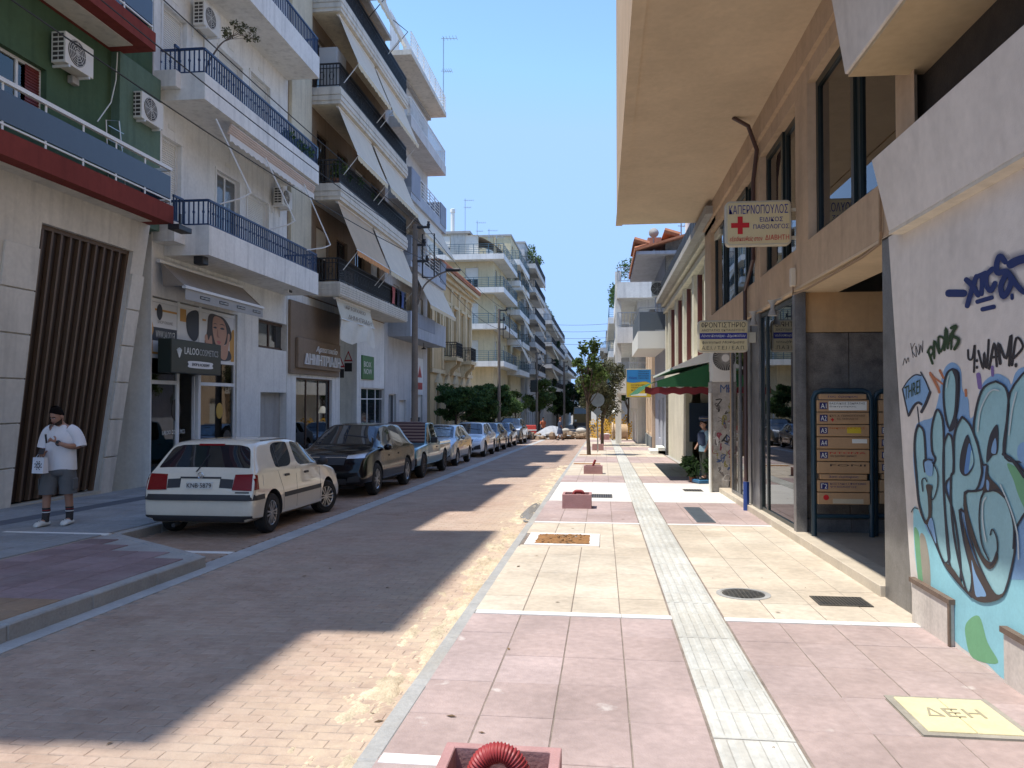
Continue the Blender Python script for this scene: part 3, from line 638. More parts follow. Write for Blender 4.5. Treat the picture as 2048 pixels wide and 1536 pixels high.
t = thing('clothes_rack', 'folded grey tubular drying rack behind the blue balcony panels', 'clothes rack')
p0, p1 = onX(212, 240, -9.9), onX(238, 242, -9.9)
b.tube([(-9.9, p0.y+.1, 5.98), p0, p1, (-9.9, p1.y+.25, 5.98)], .014); b.build('frame', M_steel, t)
b = MB()
for k in range(4): zz = 6.3+.28*k; b.tube([(-9.9, p0.y+.08, zz), (-9.9, p1.y+.16, zz)], .008, 4)
b.build('rails', M_steel, t)
t = thing('floodlight', 'black floodlight fixed under the end of the red balcony', 'lamp'); p = onX(360, 455, -9.5)
b = MB(); b.box(-9.62, -9.35, p.y-.3, p.y+.25, p.z-.1, p.z+.02); b.build('housing', M_black, t, bev=.01); MB().box(-9.5, -9.46, p.y-.05, p.y, p.z+.02, p.z+.3).build('bracket', M_black, t)
cable('thin white cable hanging down the green wall', [onX(235, 105, -10.3), onX(232, 160, -10.3), onX(222, 205, -10.25), onX(195, 243, -10.2)], .012, m=M_lt)
# ------------------------------------------------------------ LEFT: white block with the cosmetics shop
B = house('apartment_block', 'white apartment block with blue railings above the cosmetics shop', 'building', -12, 20.8)
Y0, Y1 = 16.95, 24.75; zg = gz(20)-.1
ops = [opL(323, 275, 360, 500), opL(433, 339, 478, 500), opL(495, 384, 536, 560)]
for i in (0, 1, 2): o = ops[i]; ops[i] = (o[0], o[1], 5.7, (o[3] if i else 8.0))
o2 = [opL(326, 5, 372, 100), opL(437, 94, 484, 200), opL(501, 142, 539, 300)]; o2 = [(a, c, 9.25, max(z, 11.2)) for a, c, _, z in o2]
ops2 = o2+[(a, c, 12.75, 14.9) for a, c, _, z in o2]+[(a, c, 16.1, 18.2) for a, c, _, z in o2]
shop = opL(272, 600, 473, 700); shop = (17.0, onX(475, 640, X1).y, zg+.12, onX(356, 612, X1).z+.12)
wnd = opL(517, 636, 575, 703); nich = opL(521, 784, 578, 868)
nich = (nich[0], nich[1], zg, nich[3])
shell(B, mf, Y0, Y1, zg-.2, 18.6, 9, white, ops+ops2+[shop, wnd, nich], .3)
pane0 = mat('pane_greyish', (.12, .13, .13), .06, .1, spec=.8)
for i, o in enumerate(ops+ops2): window(B, mf, o, 'glass' if i == 1 else 'shutter', M_wframe, .1, pm=pane0)
for o in ops+ops2:
    b = MB(); mbox(b, mf, o[0]-.09, o[1]+.09, o[3], o[3]+.06, .0, -.03); mbox(b, mf, o[0]-.08, o[0], o[2], o[3], 0, -.02); mbox(b, mf, o[1], o[1]+.08, o[2], o[3], 0, -.02)
    b.build('window_surround', white, B)
for o in ops+o2:
    b = MB(); c = (o[0]+o[1])/2; mbox(b, mf, c-.16, c+.16, o[3]+.25, o[3]+.36, 0, -.012); b.build('vent', M_shut, B)
window(B, mf, wnd, 'glass', M_brown, .16, fw=.09, mull=1); b = MB(); mbox(b, mf, nich[0], nich[1], nich[2], nich[3], .22, .26); b.build('niche_back', plaster('grey_niche', (.42, .4, .37)), B)
# balconies
rails = [(5.09, .3, .42, 17.45, .66), (8.77, .3, .34, 17.2, .64), (12.35, .3, .42, 17.2, .64), (16.0, .3, .4, 19.3, .7)]
for (z, th, up, ya, rh) in rails:
    pj = 1.15
    bl = balcony(B, mf, ya, 24.62, z, th, pj, white, up)
    railing(bl, mf, [(ya+.05, 0), (ya+.05, -pj+.05), (24.57, -pj+.05), (24.57, 0)], z+th+up-.02, rh, M_blue, kind='bars' if z > 10 else 'deco', sp=.125, low=.04)
    if z < 10:
        b = MB(); mbox(b, mf, Y0+.02, ya-.002, z+.25, z+th+up, 0, -.55); b.build('balcony_return', white, bl)
        railing(bl, mf, [(Y0+.05, -.5), (ya-.03, -.5)], z+th+up-.02, rh, M_blue, kind='bars', sp=.125, low=.04)
b = MB(); mbox(b, mf, 19.4, 24.8, 18.78, 18.95, 0, -1.1); b.build('roof_slab', M_conc, B)
M_awn = mat('awning_stripe', (.62, .5, .42), .85, .1, 2); n = M_awn.node_tree.nodes; l = M_awn.node_tree.links
# roller awning folded under the second balcony, with its three long arms
z2 = 8.77; y_a, y_b = 18.6, 24.4
b = MB()
for k in range(5): b.tube([mf(y_a, z2-.12-.055*k, -1.1+.02*k), mf(y_b, z2-.12-.055*k, -1.1+.02*k)], .032, 6)
aw = b.build('awning_roll', M_awn, B, smooth=40)
v = MB(); v.grid(lambda i, j: mf(y_a+(y_b-y_a)*i, z2-.36-j*(.2-.05*abs(math.sin(i*60))), -1.08), 120, 1); v.build('valance', mat('valance_cloth', (.7, .66, .6), .9, .08), aw, fix=False)
for (u, v0, u1, v1, u2, v2) in ((432, 238, 502, 386, 440, 408), (531, 316, 590, 442, 540, 458), (608, 368, 661, 490, 612, 500)):
    p = onX(u, v0, X1+1.1); q = onX(u1, v1, X1+1.75); b = MB(); b.tube([p, q], .022)
    e = onX(u2, v2, X1+1.1); b.tube([q, q+(e-q)*.3+Vector((0, 0, -.05)), e], .02); b.build('awning_arm', M_wframe, aw)
# shop awning box
M_can = mat('grey_brown_canvas', (.3, .25, .2), .9, .12, 2); M_val = mat('grey_valance', (.36, .36, .35), .85, .08)
pa, pb = onX(297, 505, X1+.1), onX(482, 570, X1+.1); ya, yb = 17.1, pb.y; zt = 4.85
aw = awning(B, mf, ya, yb, zt, -.15, 4.3, -.75, M_can, 0, open_=0)
for a in (ya, yb): b = MB(); b.add([mf(a, zt, -.15), mf(a, 4.3, -.75), mf(a, 4.3, -.2)], ((0, 1, 2),)); b.build('awning_cheek', M_can, aw)
b = MB(); mbox(b, mf, ya-.03, yb+.03, 4.24, 4.3, -.7, -.8); b.build('awning_rail', M_wframe, aw)
b = MB(); mbox(b, mf, ya, yb, 3.98, 4.24, -.76, -.768); vl = b.build('valance', M_val, aw)
for k in range(4):
    a = ya+.9+(yb-ya-1.3)*k/3; b = MB(); mbox(b, mf, a-.24, a+.24, 4.07, 4.15, -.77, -.773); b.build('valance_print', M_black, aw)
    text('LALOO COSMETICS', mf(a-.2, 4.09, -.774), (0, 1, 0), (0, 0, 1), .4, .035, M_lt, aw)
# shop front: white frame, posters, glass, open door
za = onX(356, 695, X1).z; zt1 = onX(350, 600, X1).z; p1, p2, p3 = onX(361, 650, X1).y, onX(404, 650, X1).y, onX(474, 650, X1).y
ys_ = [17.0, p1, p2, p3]; zP = 2.65; zD = 2.02
fr = MB()
for y in ys_: mbox(fr, mf, y-.06 if y > 17 else 17.0, y+.06 if y < p3 else p3, zg+.12, shop[3], .05, .14)
for i in range(3):
    for z in (shop[3]-.08, zP, zP-.62 if i != 1 else zD+.3): mbox(fr, mf, ys_[i]+.06, ys_[i+1]-.06, z-.045, z+.045, .055, .13)
for i in (0, 2): mbox(fr, mf, ys_[i]+.06, ys_[i+1]-.06, zg+.12, zg+.24, .055, .13)
sf = fr.build('shop_front', M_wframe, B)
gl = glass_mat('shop_glass', (.8, .86, .84), .015, .8)
for i in range(3):
    b = MB()
    if i != 1: mbox(b, mf, ys_[i]+.06, ys_[i+1]-.06, zg+.24, zP-.66, .09, .1); mbox(b, mf, ys_[i]+.06, ys_[i+1]-.06, zP-.57, zP-.045, .09, .1)
    else: mbox(b, mf, ys_[i]+.06, ys_[i+1]-.06, zD+.35, zP-.045, .09, .1)
    b.build('pane', gl, sf)
b = MB(); yd = p2-.1
for q in ((0, .07), (.62, .69)): mbox(b, lambda a, z, d: (X1-.12-a, yd-.02*d, z), q[0], q[1], zg+.14, zD+.2, 0, 2.5)
mbox(b, lambda a, z, d: (X1-.12-a, yd-.02*d, z), .07, .62, zg+.14, zg+.3, 0, 2.5); b.build('open_door', M_wframe, B)
# interior
it = MB(); mbox(it, mf, 17.0, 22.2, zg, zg+.05, 3.6, .24); mbox(it, mf, 17, 22.2, zg+.05, 4.0, 3.6, 3.7); mbox(it, mf, 16.96, 17.0, zg, 4, .3, 3.6); mbox(it, mf, 22.2, 22.25, zg, 4, .3, 3.6); mbox(it, mf, 17, 22.2, 4.0, 4.05, .3, 3.6)
it.build('shop_interior', mat('shop_wall', (.6, .56, .5), .9, .1), B)
prod = [mat('prod%d' % i, c, .5, 0) for i, c in enumerate(((.5, .1, .1), (.6, .55, .45), (.1, .12, .2), (.5, .3, .05), (.6, .6, .6), (.05, .05, .06)))]
sh = MB(); bx = MB()
for k in range(5):
    z = zg+.4+.5*k; mbox(sh, mf, 17.2, 18.6, z, z+.03, 2.6, 3.0); mbox(sh, mf, 19.6, 21.9, z, z+.03, 2.6, 3.0)
    a = 17.25
    while a < 21.8:
        w = random.uniform(.06, .22)
        if not 18.45 < a < 19.6: bx.cur = random.randrange(6); mbox(bx, mf, a, a+w*.85, z+.03, z+.03+random.uniform(.1, .32), 2.62, 2.85)
        a += w
sh.build('shelf', M_wframe, B); bx.build('stock', prod, B, kind='stuff')
b = MB(); M_yel = paint('mustard', (.5, .3, .04))
for y0_, y1_ in ((17.1, p1-.1), (p2+.1, p3-.15)):
    z0, z1 = zg+.35, 1.75
    mbox(b, mf, y0_, y1_, z1-.06, z1, .104, .108); mbox(b, mf, y0_+.05, y0_+.1, z0, z1-.06, .104, .108)
b.build('window_print', M_yel, sf)
def disc(b, mf, a, z, ra, rz, d, n=28, th=.004):
    return b.prism([mf(a+ra*math.cos(2*math.pi*i/n), z+rz*math.sin(2*math.pi*i/n), d) for i in range(n)], Vector(mf(0, 0, -th))-Vector(mf(0, 0, 0)))
b = MB(); disc(b, mf, 18.2, 1.35, .2, .28, .086); b.build('window_disc', M_black, sf)
b = MB(); disc(b, mf, 20.4, 1.3, .18, .22, .086); b.build('window_emblem', M_yel, sf)
text('LALOO COSMETICS', mf(17.6, .75, .088), (0, 1, 0), (0, 0, 1), 1.0, .1, M_lt, sf)
b = MB(); pts = [mf(21.0-.26+.52*i, zg+.3, .085) for i in (0, 1)]
b.prism([mf(a, z, .086) for a, z in [(p3-.62, zg+.3), (p3-.14, zg+.3)]+[(p3-.38+.24*math.cos(q), .45+.3*math.sin(q)) for q in [i*math.pi/10 for i in range(11)]]], (.004, 0, 0)); b.build('window_sticker', M_black, sf)
text('HAIR', mf(p3-.5, .46, .08), (0, 1, 0), (0, 0, 1), .24, .07, M_lt, sf); text('PLASMA', mf(p3-.52, .34, .08), (0, 1, 0), (0, 0, 1), .28, .07, M_lt, sf)
b = MB(); mbox(b, mf, 17.3, 17.6, zg+.3, .75, .6, .7); b.build('display_panel', paint('coral', (.6, .08, .08)), B)
b = MB(); b.prism([mf(a, z, .3) for a, z in [(17.02, zg+.3), (17.42, zg+.3)]+[(17.22+.2*math.cos(q), .7+.3*math.sin(q)) for q in [i*math.pi/10 for i in range(11)]]], (.04, 0, 0)); b.build('display_arch', M_yel, B)
# posters
pw = mat('poster_white', (.7, .7, .7), .4, 0); zp0, zp1 = zP+.05, shop[3]-.13
pos = []
for i in range(3):
    b = MB(); mbox(b, mf, ys_[i]+.07, ys_[i+1]-.07, zp0, zp1, .06, .075); pos.append(b.build('poster', pw, sf))
def pr(b, i, u0, u1, w0, w1, d=.058): a0, a1 = ys_[i]+.07, ys_[i+1]-.07; mbox(b, mf, a0+(a1-a0)*u0, a0+(a1-a0)*u1, zp0+(zp1-zp0)*w0, zp0+(zp1-zp0)*w1, d, d-.002)
def prp(i, pts, m, d, name='print'):
    a0, a1 = ys_[i]+.07, ys_[i+1]-.07; P = [(p.x, p.y) for p in spline([(u, w, 0) for u, w in pts], 5, True)]; b = MB()
    b.prism([mf(a0+(a1-a0)*u, zp0+(zp1-zp0)*w, d) for u, w in P], (.0012, 0, 0)); return b.build(name, m, pos[i])
M_or = paint('poster_orange', (.55, .28, .05)); M_nav = mat('poster_navy', (.02, .025, .04), .5, 0)
b = MB(); pr(b, 0, .12, 1, .84, .88); pr(b, 0, .0, .04, .0, .3); pr(b, 0, .04, .9, 0, .04); b.build('print', M_or, pos[0])
b = MB(); pr(b, 0, .0, 1, .26, .52); b.build('print', M_nav, pos[0])
prp(0, [(.3, .98), (.2, .9), (.2, .75), (.3, .66), (.4, .75), (.4, .9)], M_nav, .056); prp(0, [(0, .62), (.06, .52), (.06, .42), (0, .36)], M_or, .056)
def ptext(i, s, u0, u1, w0, w1, m): a0, a1 = ys_[i]+.07, ys_[i+1]-.07; text(s, mf(a0+(a1-a0)*u0, zp0+(zp1-zp0)*w0, .053), (0, 1, 0), (0, 0, 1), (a1-a0)*(u1-u0), (zp1-zp0)*(w1-w0), m, pos[i], depth=.001, lift=.001)
ptext(0, 'SHOP ONLINE', .22, .82, .6, .66, M_conc); ptext(0, 'WWW.LALOO.GR', .15, .93, .32, .46, M_lt)
b = MB(); pr(b, 1, 0, .32, .72, .98); b.build('print', M_or, pos[1]); prp(1, [(.72, 1.0), (.34, .85), (.4, .5), (.75, .35), (1, .5), (1, .95)], M_nav, .055)
b = MB(); pr(b, 1, 0, 1, .02, .32); b.build('print', M_nav, pos[1])
for k, s in enumerate(('ΕΠΑΓΓΕΛΜΑΤΙΚΑ', 'ΠΡΟΪΟΝΤΑ ΟΜΟΡΦΙΑΣ', 'ΚΑΙ ΜΑΛΛΙΩΝ')): ptext(1, s, .08, .92, .23-.09*k, .28-.09*k, M_lt)
hair = mat('print_hair', (.035, .02, .015), .5, .2, 5); skin = mat('print_skin', (.5, .27, .18), .5, .08, 3); skd = mat('print_shade', (.32, .14, .09), .5, 0); lip = mat('print_lip', (.5, .12, .12), .5, 0)
b = MB(); pr(b, 2, .03, .13, .82, .86); b.build('print', M_or, pos[2])
prp(2, [(1, .72), (.88, .6), (.86, .3), (.9, .02), (1, .02)], M_or, .057)
prp(2, [(.22, .98), (.16, .6), (.1, .34), (.3, .3), (.6, .32), (.9, .5), (.88, .75), (.7, .95), (.5, 1.0)], hair, .056)
prp(2, [(.08, .02), (.2, .2), (.4, .28), (.6, .2), (.85, .24), (.86, .02)], M_nav, .0555)
prp(2, [(.36, .95), (.32, .75), (.36, .5), (.46, .3), (.58, .24), (.7, .4), (.76, .65), (.68, .88), (.52, .97)], skin, .0545)
prp(2, [(.62, .3), (.56, .1), (.68, .02), (.78, .1), (.84, .42), (.86, .6), (.8, .62), (.76, .4)], skin, .053); prp(2, [(.2, .2), (.12, .34), (.1, .5), (.16, .54), (.2, .42), (.26, .52), (.3, .5), (.32, .3), (.3, .2)], skin, .053)
for (q, m) in (([(.34, .72), (.41, .745), (.45, .715), (.4, .7)], M_nav), ([(.55, .72), (.62, .75), (.69, .72), (.62, .7)], M_nav), ([(.33, .79), (.4, .82), (.46, .795), (.4, .805)], hair), ([(.53, .8), (.62, .83), (.71, .79), (.62, .81)], hair), ([(.45, .42), (.52, .44), (.58, .41), (.52, .36)], lip), ([(.47, .7), (.45, .55), (.48, .51), (.54, .52), (.5, .55)], skd)): prp(2, q, m, .0525)
# sign box over the door
def signbox(name, label, mf, a0, a1, z0, z1, d0, d1, m, bev=.015): t = thing(name, label, 'sign', mf((a0+a1)/2, z0, d0)); b = MB(); mbox(b, mf, a0, a1, z0, z1, d0, d1); b.build('sign_box', m, t, bev=bev); return t
q0, q1 = onX(343, 690, X1+.45), onX(442, 752, X1+.45)
S = signbox('shop_sign', 'dark green box sign with white cosmetics lettering over the shop door', mf, q0.y, q1.y, 2.25, 3.06, -.1, -.45, mat('sign_green', (.018, .026, .02), .4, .1))
w = q1.y-q0.y
text('LALOO', mf(q0.y+w*.24, 2.72, -.45), (0, 1, 0), (0, 0, 1), w*.28, .17, M_lt, S); text('COSMETICS', mf(q0.y+w*.53, 2.72, -.45), (0, 1, 0), (0, 0, 1), w*.4, .16, mat('sign_grey', (.4, .4, .38), .7, 0), S)
b = MB(); b.prism([mf(p.x, p.y, -.452) for p in spline([(q0.y+w*a, z, 0) for a, z in ((.34, 2.4), (.78, 2.4), (.8, 2.48), (.78, 2.56), (.34, 2.56), (.32, 2.48))], 4, True)], (.004, 0, 0)); b.build('pill', pw, S)
text('SHOP & ACADEMY', mf(q0.y+w*.38, 2.445, -.458), (0, 1, 0), (0, 0, 1), w*.36, .075, M_nav, S)
b = MB()
for k in range(5): q = .6+k*.5; b.tube([mf(q0.y+w*.14, 2.62, -.456), mf(q0.y+w*.14+.12*math.cos(q), 2.76+.1*math.sin(q), -.456)], .012, 4)
b.build('flower_emblem', M_lt, S)
# air conditioners of the white block, camera lamp, balcony olive, rail plants
for (u, v, lab, ww, hh, gx) in ((306, 222, 'white air conditioner at the corner beside the green wall', .85, .6, X1+.1), (425, 40, 'white air conditioner above the potted tree on the upper balcony', .85, .62, X1+.1), (575, 397, 'white air conditioner at the far end over the lower blue railing', .8, .55, X1+.1)):
    p = onX(u, v, gx+.3); ac_unit(lab, (gx+.3, p.y, p.z-hh/2), 'L', ww, hh)
t = thing('security_lamp', 'black lamp hanging under the lower white balcony', 'lamp'); p = onX(404, 520, -9.7)
b = MB(); b.box(-9.85, -9.6, p.y-.14, p.y+.14, p.z-.12, p.z+.1); b.build('housing', M_black, t, bev=.02); b = MB(); b.box(-9.75, -9.7, p.y-.1, p.y+.1, p.z+.1, 5.09); b.build('bracket', M_black, t)
t = thing('floodlight', 'white floodlight under the far end of the lower white balcony', 'lamp'); p = onX(578, 580, -9.9)
b = MB(); b.box(-10, -9.85, p.y-.15, p.y+.15, p.z-.12, p.z+.1); b.build('housing', M_wframe, t, bev=.015); b = MB(); b.box(-9.86, -9.845, p.y-.12, p.y+.12, p.z-.09, p.z+.07); b.build('lens', M_pane, t); b = MB(); b.box(-9.95, -9.9, p.y-.1, p.y+.1, p.z+.1, 5.09); b.build('bracket', M_wframe, t)
# ------------------------------------------------------------ LEFT: tall block with black railings and dropped awnings
B = house('apartment_block', 'cream apartment block with black railings and dropped awnings over the bakery', 'building', -12, 31)
Y0, Y1 = 24.78, 36.4; zg = gz(30)-.2; brn = plaster('brown_plaster', (.3, .225, .16)); lip_m = plaster('ribbed_cream', (.66, .62, .54), streak=.25); M_bk = paint('black_iron', (.018, .018, .02), .5)
fl = [(5.35, .52), (8.84, .6), (12.33, .62), (15.72, .62)]
dops = []
for k, (z, t) in enumerate(fl): dops += [(a, a+1.3, z+t, z+t+2.2) for a in (27.4, 29.6, 31.9, 34.2)]
shopw = opL(592, 757, 664, 760); shopw = (shopw[0], shopw[1], zg+.5, shopw[3]); rec = (onX(680, 700, X1).y, onX(714, 700, X1).y, zg, 4.6); lk = (onX(722, 780, X1).y, onX(770, 780, X1).y, zg+.1, onX(722, 775, X1).z)
b = MB(); wall(b, mf, Y0, Y1, zg-.3, 5.3, [shopw, rec, lk], .3); b.quad(mf(Y1, zg, 0), mf(Y1, zg, 9), mf(Y1, 5.3, 9), mf(Y1, 5.3, 0)); b.build('ground_floor_wall', white, B)
shell(B, mf, Y0, Y1, 5.3, 19.2, 9, brn, dops, .3)
for i, o in enumerate(dops): window(B, mf, o, 'glass' if i % 3 else 'half', M_brown if i < 8 else M_wframe, .12, drop=o[2]+1.1, curtain=M_curt if i % 4 == 1 else None)
b = MB(); mbox(b, mf, 24.8, 26.6, 5.5, 19.0, 0, -.12); b.build('end_bay', cream, B)
for k, (z, t) in enumerate(fl):
    bl = balcony(B, mf, 26.7, 36.25, z, t, 1.15, lip_m, lips=2 if k else 5)
    railing(bl, mf, [(26.75, 0), (26.75, -1.1), (36.2, -1.1), (36.2, 0)], z+t, .88, M_bk, kind='ornate', sp=.12, low=.06)
    b = MB(); mbox(b, mf, 26.8, 36.2, z-.012, z-.002, -.03, -1.05); b.build('soffit', cream if k > 1 else beige1, bl)
b = MB(); mbox(b, mf, 26.7, 33, 19.4, 19.6, 0, -1.2); b.build('roof_slab', lip_m, B)
can_w = mat('white_canvas', (.72, .6, .45), .9, .08, 1.5); can_o = mat('beige_canvas', (.58, .42, .27), .9, .1, 1.5); can_v = mat('orange_valance', (.62, .28, .1), .9, .05); can_c = mat('cream_valance', (.66, .55, .36), .9, .05)
for (y0, y1, z, m, v) in ((26.95, 31.1, 8.84, can_o, can_v), (31.4, 36.1, 8.84, can_w, can_c), (26.95, 30.9, 12.33, can_w, can_c), (31.3, 36.2, 12.33, can_w, can_c), (26.95, 31.3, 15.72, can_w, can_c), (31.6, 36.2, 15.72, can_w, can_c), (26.95, 33, 19.4, can_w, can_c)):
    awning(B, mf, y0, y1, z-.08, -1.0, z-1.8, -1.72, m, .2, 1, arms=(z-2.5, -1.15), mv=v)
# metal frames above the top railing
for i, a in enumerate((27.6, 30.2, 33.4)):
    b = MB(); z = 17.2; b.tube([mf(a, z, -1.1), mf(a, z+.9, -1.9), mf(a, z+1.5, -1.2)], .02); b.build('awning_arm', M_bk, B)
# bakery front
M_tan = plaster('tan_board', (.27, .205, .15), streak=.05)
p, q = onX(582, 600, X1+.1), onX(679, 760, X1+.1)
b = MB(); mbox(b, mf, p.y, q.y, shopw[3]+.12, 5.0, 0, -.1); b.build('shop_fascia', M_tan, B, bev=.01)
p, q = onX(594, 668, X1+.16), onX(678, 745, X1+.16)
S = signbox('shop_sign', 'brown bakery sign board with raised white Greek letters', mf, p.y, q.y, q.z+.02, p.z-.1, -.1, -.22, M_tan, .02); w = q.y-p.y; h = p.z-q.z-.1
text('ΔΗΜΗΤΡΙΑΔΗ', mf(p.y+w*.1, q.z+h*.15, -.26), (0, 1, 0), (0, 0, 1), w*.84, h*.36, mat('sign_white', (.75, .75, .75), .4, 0), S, depth=.05, lift=.0)
text('Αρτοποιείο', mf(p.y+w*.36, q.z+h*.56, -.25), (0, 1, 0), (0, 0, 1), w*.52, h*.26, mat('sign_white', (0, 0, 0)), S, depth=.03, lift=.0, slant=.3)
M_shopg = glass_mat('bakery_glass', (.6, .66, .6), .02, .35)
w0 = window(B, mf, shopw, 'glass', M_brown, .1, pm=M_shopg, mull=2, name='shop_window')
b = MB(); mbox(b, mf, shopw[0]-.2, shopw[1]+.2, zg, 3.3, 2.6, 2.7); mbox(b, mf, shopw[0]-.2, shopw[1]+.2, zg-.1, zg+.05, .3, 2.6); b.build('shop_interior', mat('bakery_wall', (.1, .07, .05), .9, .2), B)
b = MB(); mbox(b, mf, rec[0], rec[1], zg, 4.6, .8, .9); b.build('recess_wall', plaster('olive_wall', (.3, .27, .17)), B)
for u, v, c in ((684, 735, 0), (700, 723, 1)):
    p = onX(u, v, X1+.05); t = thing('hanging_sign', ('small red and white triangular letter sign lower in the bakery doorway', 'small red and white triangular letter sign higher in the bakery doorway')[c], 'sign', (X1, p.y, p.z), 'triangular letter signs')
    b = MB(); s = .34
    for k, m in ((1, 0), (.62, 1)):
        b.cur = m; b.prism([(X1-.02+s*k*x, p.y-.02*(1+m), p.z+.18+s*k*z*1.3) for x, z in ((-.55, -.4), (.55, -.4), (0, .62))], (0, .02, 0))
    b.build('triangle', [mat('sign_red', (.4, .03, .03), .5, 0), M_lt], t); b = MB(); b.box(X1-.18, X1+.14, p.y-.02, p.y, p.z-.42, p.z-.06); b.build('board', M_black, t)
p, q = onX(725, 710, X1+.06), onX(748, 760, X1+.06)
S = signbox('locker_sign', 'tall green sign with white letters beside the bakery', mf, p.y, q.y, q.z, p.z, 0, -.06, paint('box_green', (.01, .13, .025)), .005); w = q.y-p.y
text('BOX', mf(p.y+w*.12, p.z-.5, -.062), (0, 1, 0), (0, 0, 1), w*.62, .24, M_lt, S); text('NOW', mf(p.y+w*.12, p.z-.82, -.062), (0, 1, 0), (0, 0, 1), w*.68, .24, M_lt, S)
window(B, mf, lk, 'glass', M_wframe, .1, mull=2, transom=lk[3]-.5, name='shop_window')
# rolled-down bakery awning
p, q = onX(640, 605, X1+1.0), onX(728, 630, X1+1.0)
aw = awning(B, mf, 26.9, 31.0, 5.25, -.95, 4.55, -1.15, mat('cream_canvas', (.62, .57, .45), .9, .1, 1.5), 0, open_=0)
v = MB(); v.grid(lambda i, j: mf(26.9+4.1*i, 4.55-(.75+.12*math.sin(i*7))*j, -1.16+.05*math.sin(i*14+j*2)), 40, 5); v.build('valance', mat('cream_canvas2', (.68, .65, .56), .9, .1, 2), aw, smooth=True, fix=False)
text('ΑΡΤΟΠΟΙΕΙΟ', mf(27.7, 5.0, -1.04), (0, 1, 0), (0, 0, 1), 2.4, .14, M_tan, aw)
text('ΔΗΜΗΤΡΙΑΔΗ', mf(27.6, 4.62, -1.18), (0, 1, 0), (0, 0, 1), 2.9, .16, M_tan, aw)
p = onX(690, 490, X1+.3); ac_unit('cream air conditioner on the brown wall behind the orange awning', (X1+.35, p.y+.4, 6.15), 'L', .9, .65)
p = onX(806, 290, X1+.4); ac_unit('white air conditioner high up past the black railings', (X1+.4, 35.5, 13.1), 'L', .8, .6)
b = MB(); mbox(b, mf, 26.9, 27.9, 12.95, 14.5, -.25, -.95); props(b.build('balcony_cupboard', paint('cupboard_grey', (.42, .42, .42)), None, bev=.02), 'pale grey cupboard standing on the third balcony corner', 'cupboard')
# hanging laundry at the far end of the lowest railing
for i, (a, c, lab) in enumerate(((33.6, (.5, .15, .15), 'red garment drying on the lowest black railing'), (34.4, (.03, .03, .05), 'black garment drying on the lowest black railing'), (35.2, (.1, .15, .35), 'blue garment drying on the lowest black railing'))):
    b = MB(); b.grid(lambda i_, j: mf(a+.5*i_, 6.7-.75*j, -1.16-.03*math.sin(i_*9+j*3)), 8, 6); props(b.build('laundry', mat('cloth%d' % i, c, .9, .1, 5), None, smooth=True, fix=False), lab, 'laundry', 'laundry on the railing')
# foliage helper, then pots along the balconies
def leaf_mat(name, col, trans=.25):
    if name in MATS: return MATS[name]
    m = mat(name, col, .55, .25, 1.5, island=.45, spec=.35); n = m.node_tree.nodes; l = m.node_tree.links
    p = n['Principled BSDF']; t = n.new('ShaderNodeBsdfTranslucent'); s = p.inputs['Base Color'].links[0].from_socket; l.new(s, t.inputs[0]); x = n.new('ShaderNodeMixShader'); x.inputs[0].default_value = trans
    l.new(p.outputs[0], x.inputs[1]); l.new(t.outputs[0], x.inputs[2]); l.new(x.outputs[0], n['Material Output'].inputs[0]); return m
def leaf(b, c, s, rnd, up=.3, asp=.45):
    d = Vector((rnd.gauss(0, 1), rnd.gauss(0, 1), rnd.gauss(up, .8))).normalized(); w = d.orthogonal().normalized(); w = (Matrix.Rotation(rnd.uniform(0, 6.3), 3, d) @ w)*s*asp; nn = d.cross(w).normalized()*s*.12
    c = Vector(c); b.add([c-d*s*.5, c+w*.5+nn, c+d*s*.55, c-w*.5+nn], ((0, 1, 2), (0, 2, 3)))
def clumps(b, cs, n, s, rnd, up=.3, asp=.45):
    for (c, r) in cs:
        for _ in range(int(n*r[0]*r[1]*r[2]*30)+6 if n < 50 else n):
            v = Vector((rnd.gauss(0, 1), rnd.gauss(0, 1), rnd.gauss(0, 1))).normalized()*(rnd.random()**.45)
            leaf(b, (c[0]+v.x*r[0], c[1]+v.y*r[1], c[2]+v.z*r[2]), s*rnd.uniform(.6, 1.3), rnd, up, asp)
LG = leaf_mat('leaf_green', (.075, .14, .04), .38); LD = leaf_mat('leaf_dark', (.025, .055, .015)); LO = leaf_mat('leaf_olive', (.11, .115, .055)); LY = leaf_mat('leaf_young', (.1, .15, .035)); LR = leaf_mat('petals', (.3, .03, .05)); M_bark = mat('bark', (.12, .085, .06), .95, .3, 8, .6, 30); M_terra = mat('terracotta', (.33, .12, .06), .85, .15, 4)
def potted(label, p, pr_, ph, cr, lm, rnd, group, pm=None, flat=1., n=90, s=.12):
    t = thing('potted_plant', label, 'potted plant', p, group); b = MB(); b.lathe([(pr_*.7, 0), (pr_, ph), (pr_*.9, ph), (pr_*.88, ph-.03)], p, n=14); b.build('pot', pm or M_terra, t, smooth=30)
    b = MB(); b.tube([(p[0], p[1], p[2]+ph-.03), (p[0], p[1], p[2]+ph+cr*.7)], .012); b.build('stem', M_bark, t)
    b = MB(); clumps(b, [((p[0]+rnd.uniform(-.4, .4)*cr, p[1]+rnd.uniform(-.5, .5)*cr, p[2]+ph+cr*.7+rnd.uniform(-.3, .4)*cr), (cr*.6, cr*.7, cr*.6*flat)) for _ in range(4)], n, s, rnd); b.build('foliage', lm, t, fix=False); return t
rnd = random.Random(3)
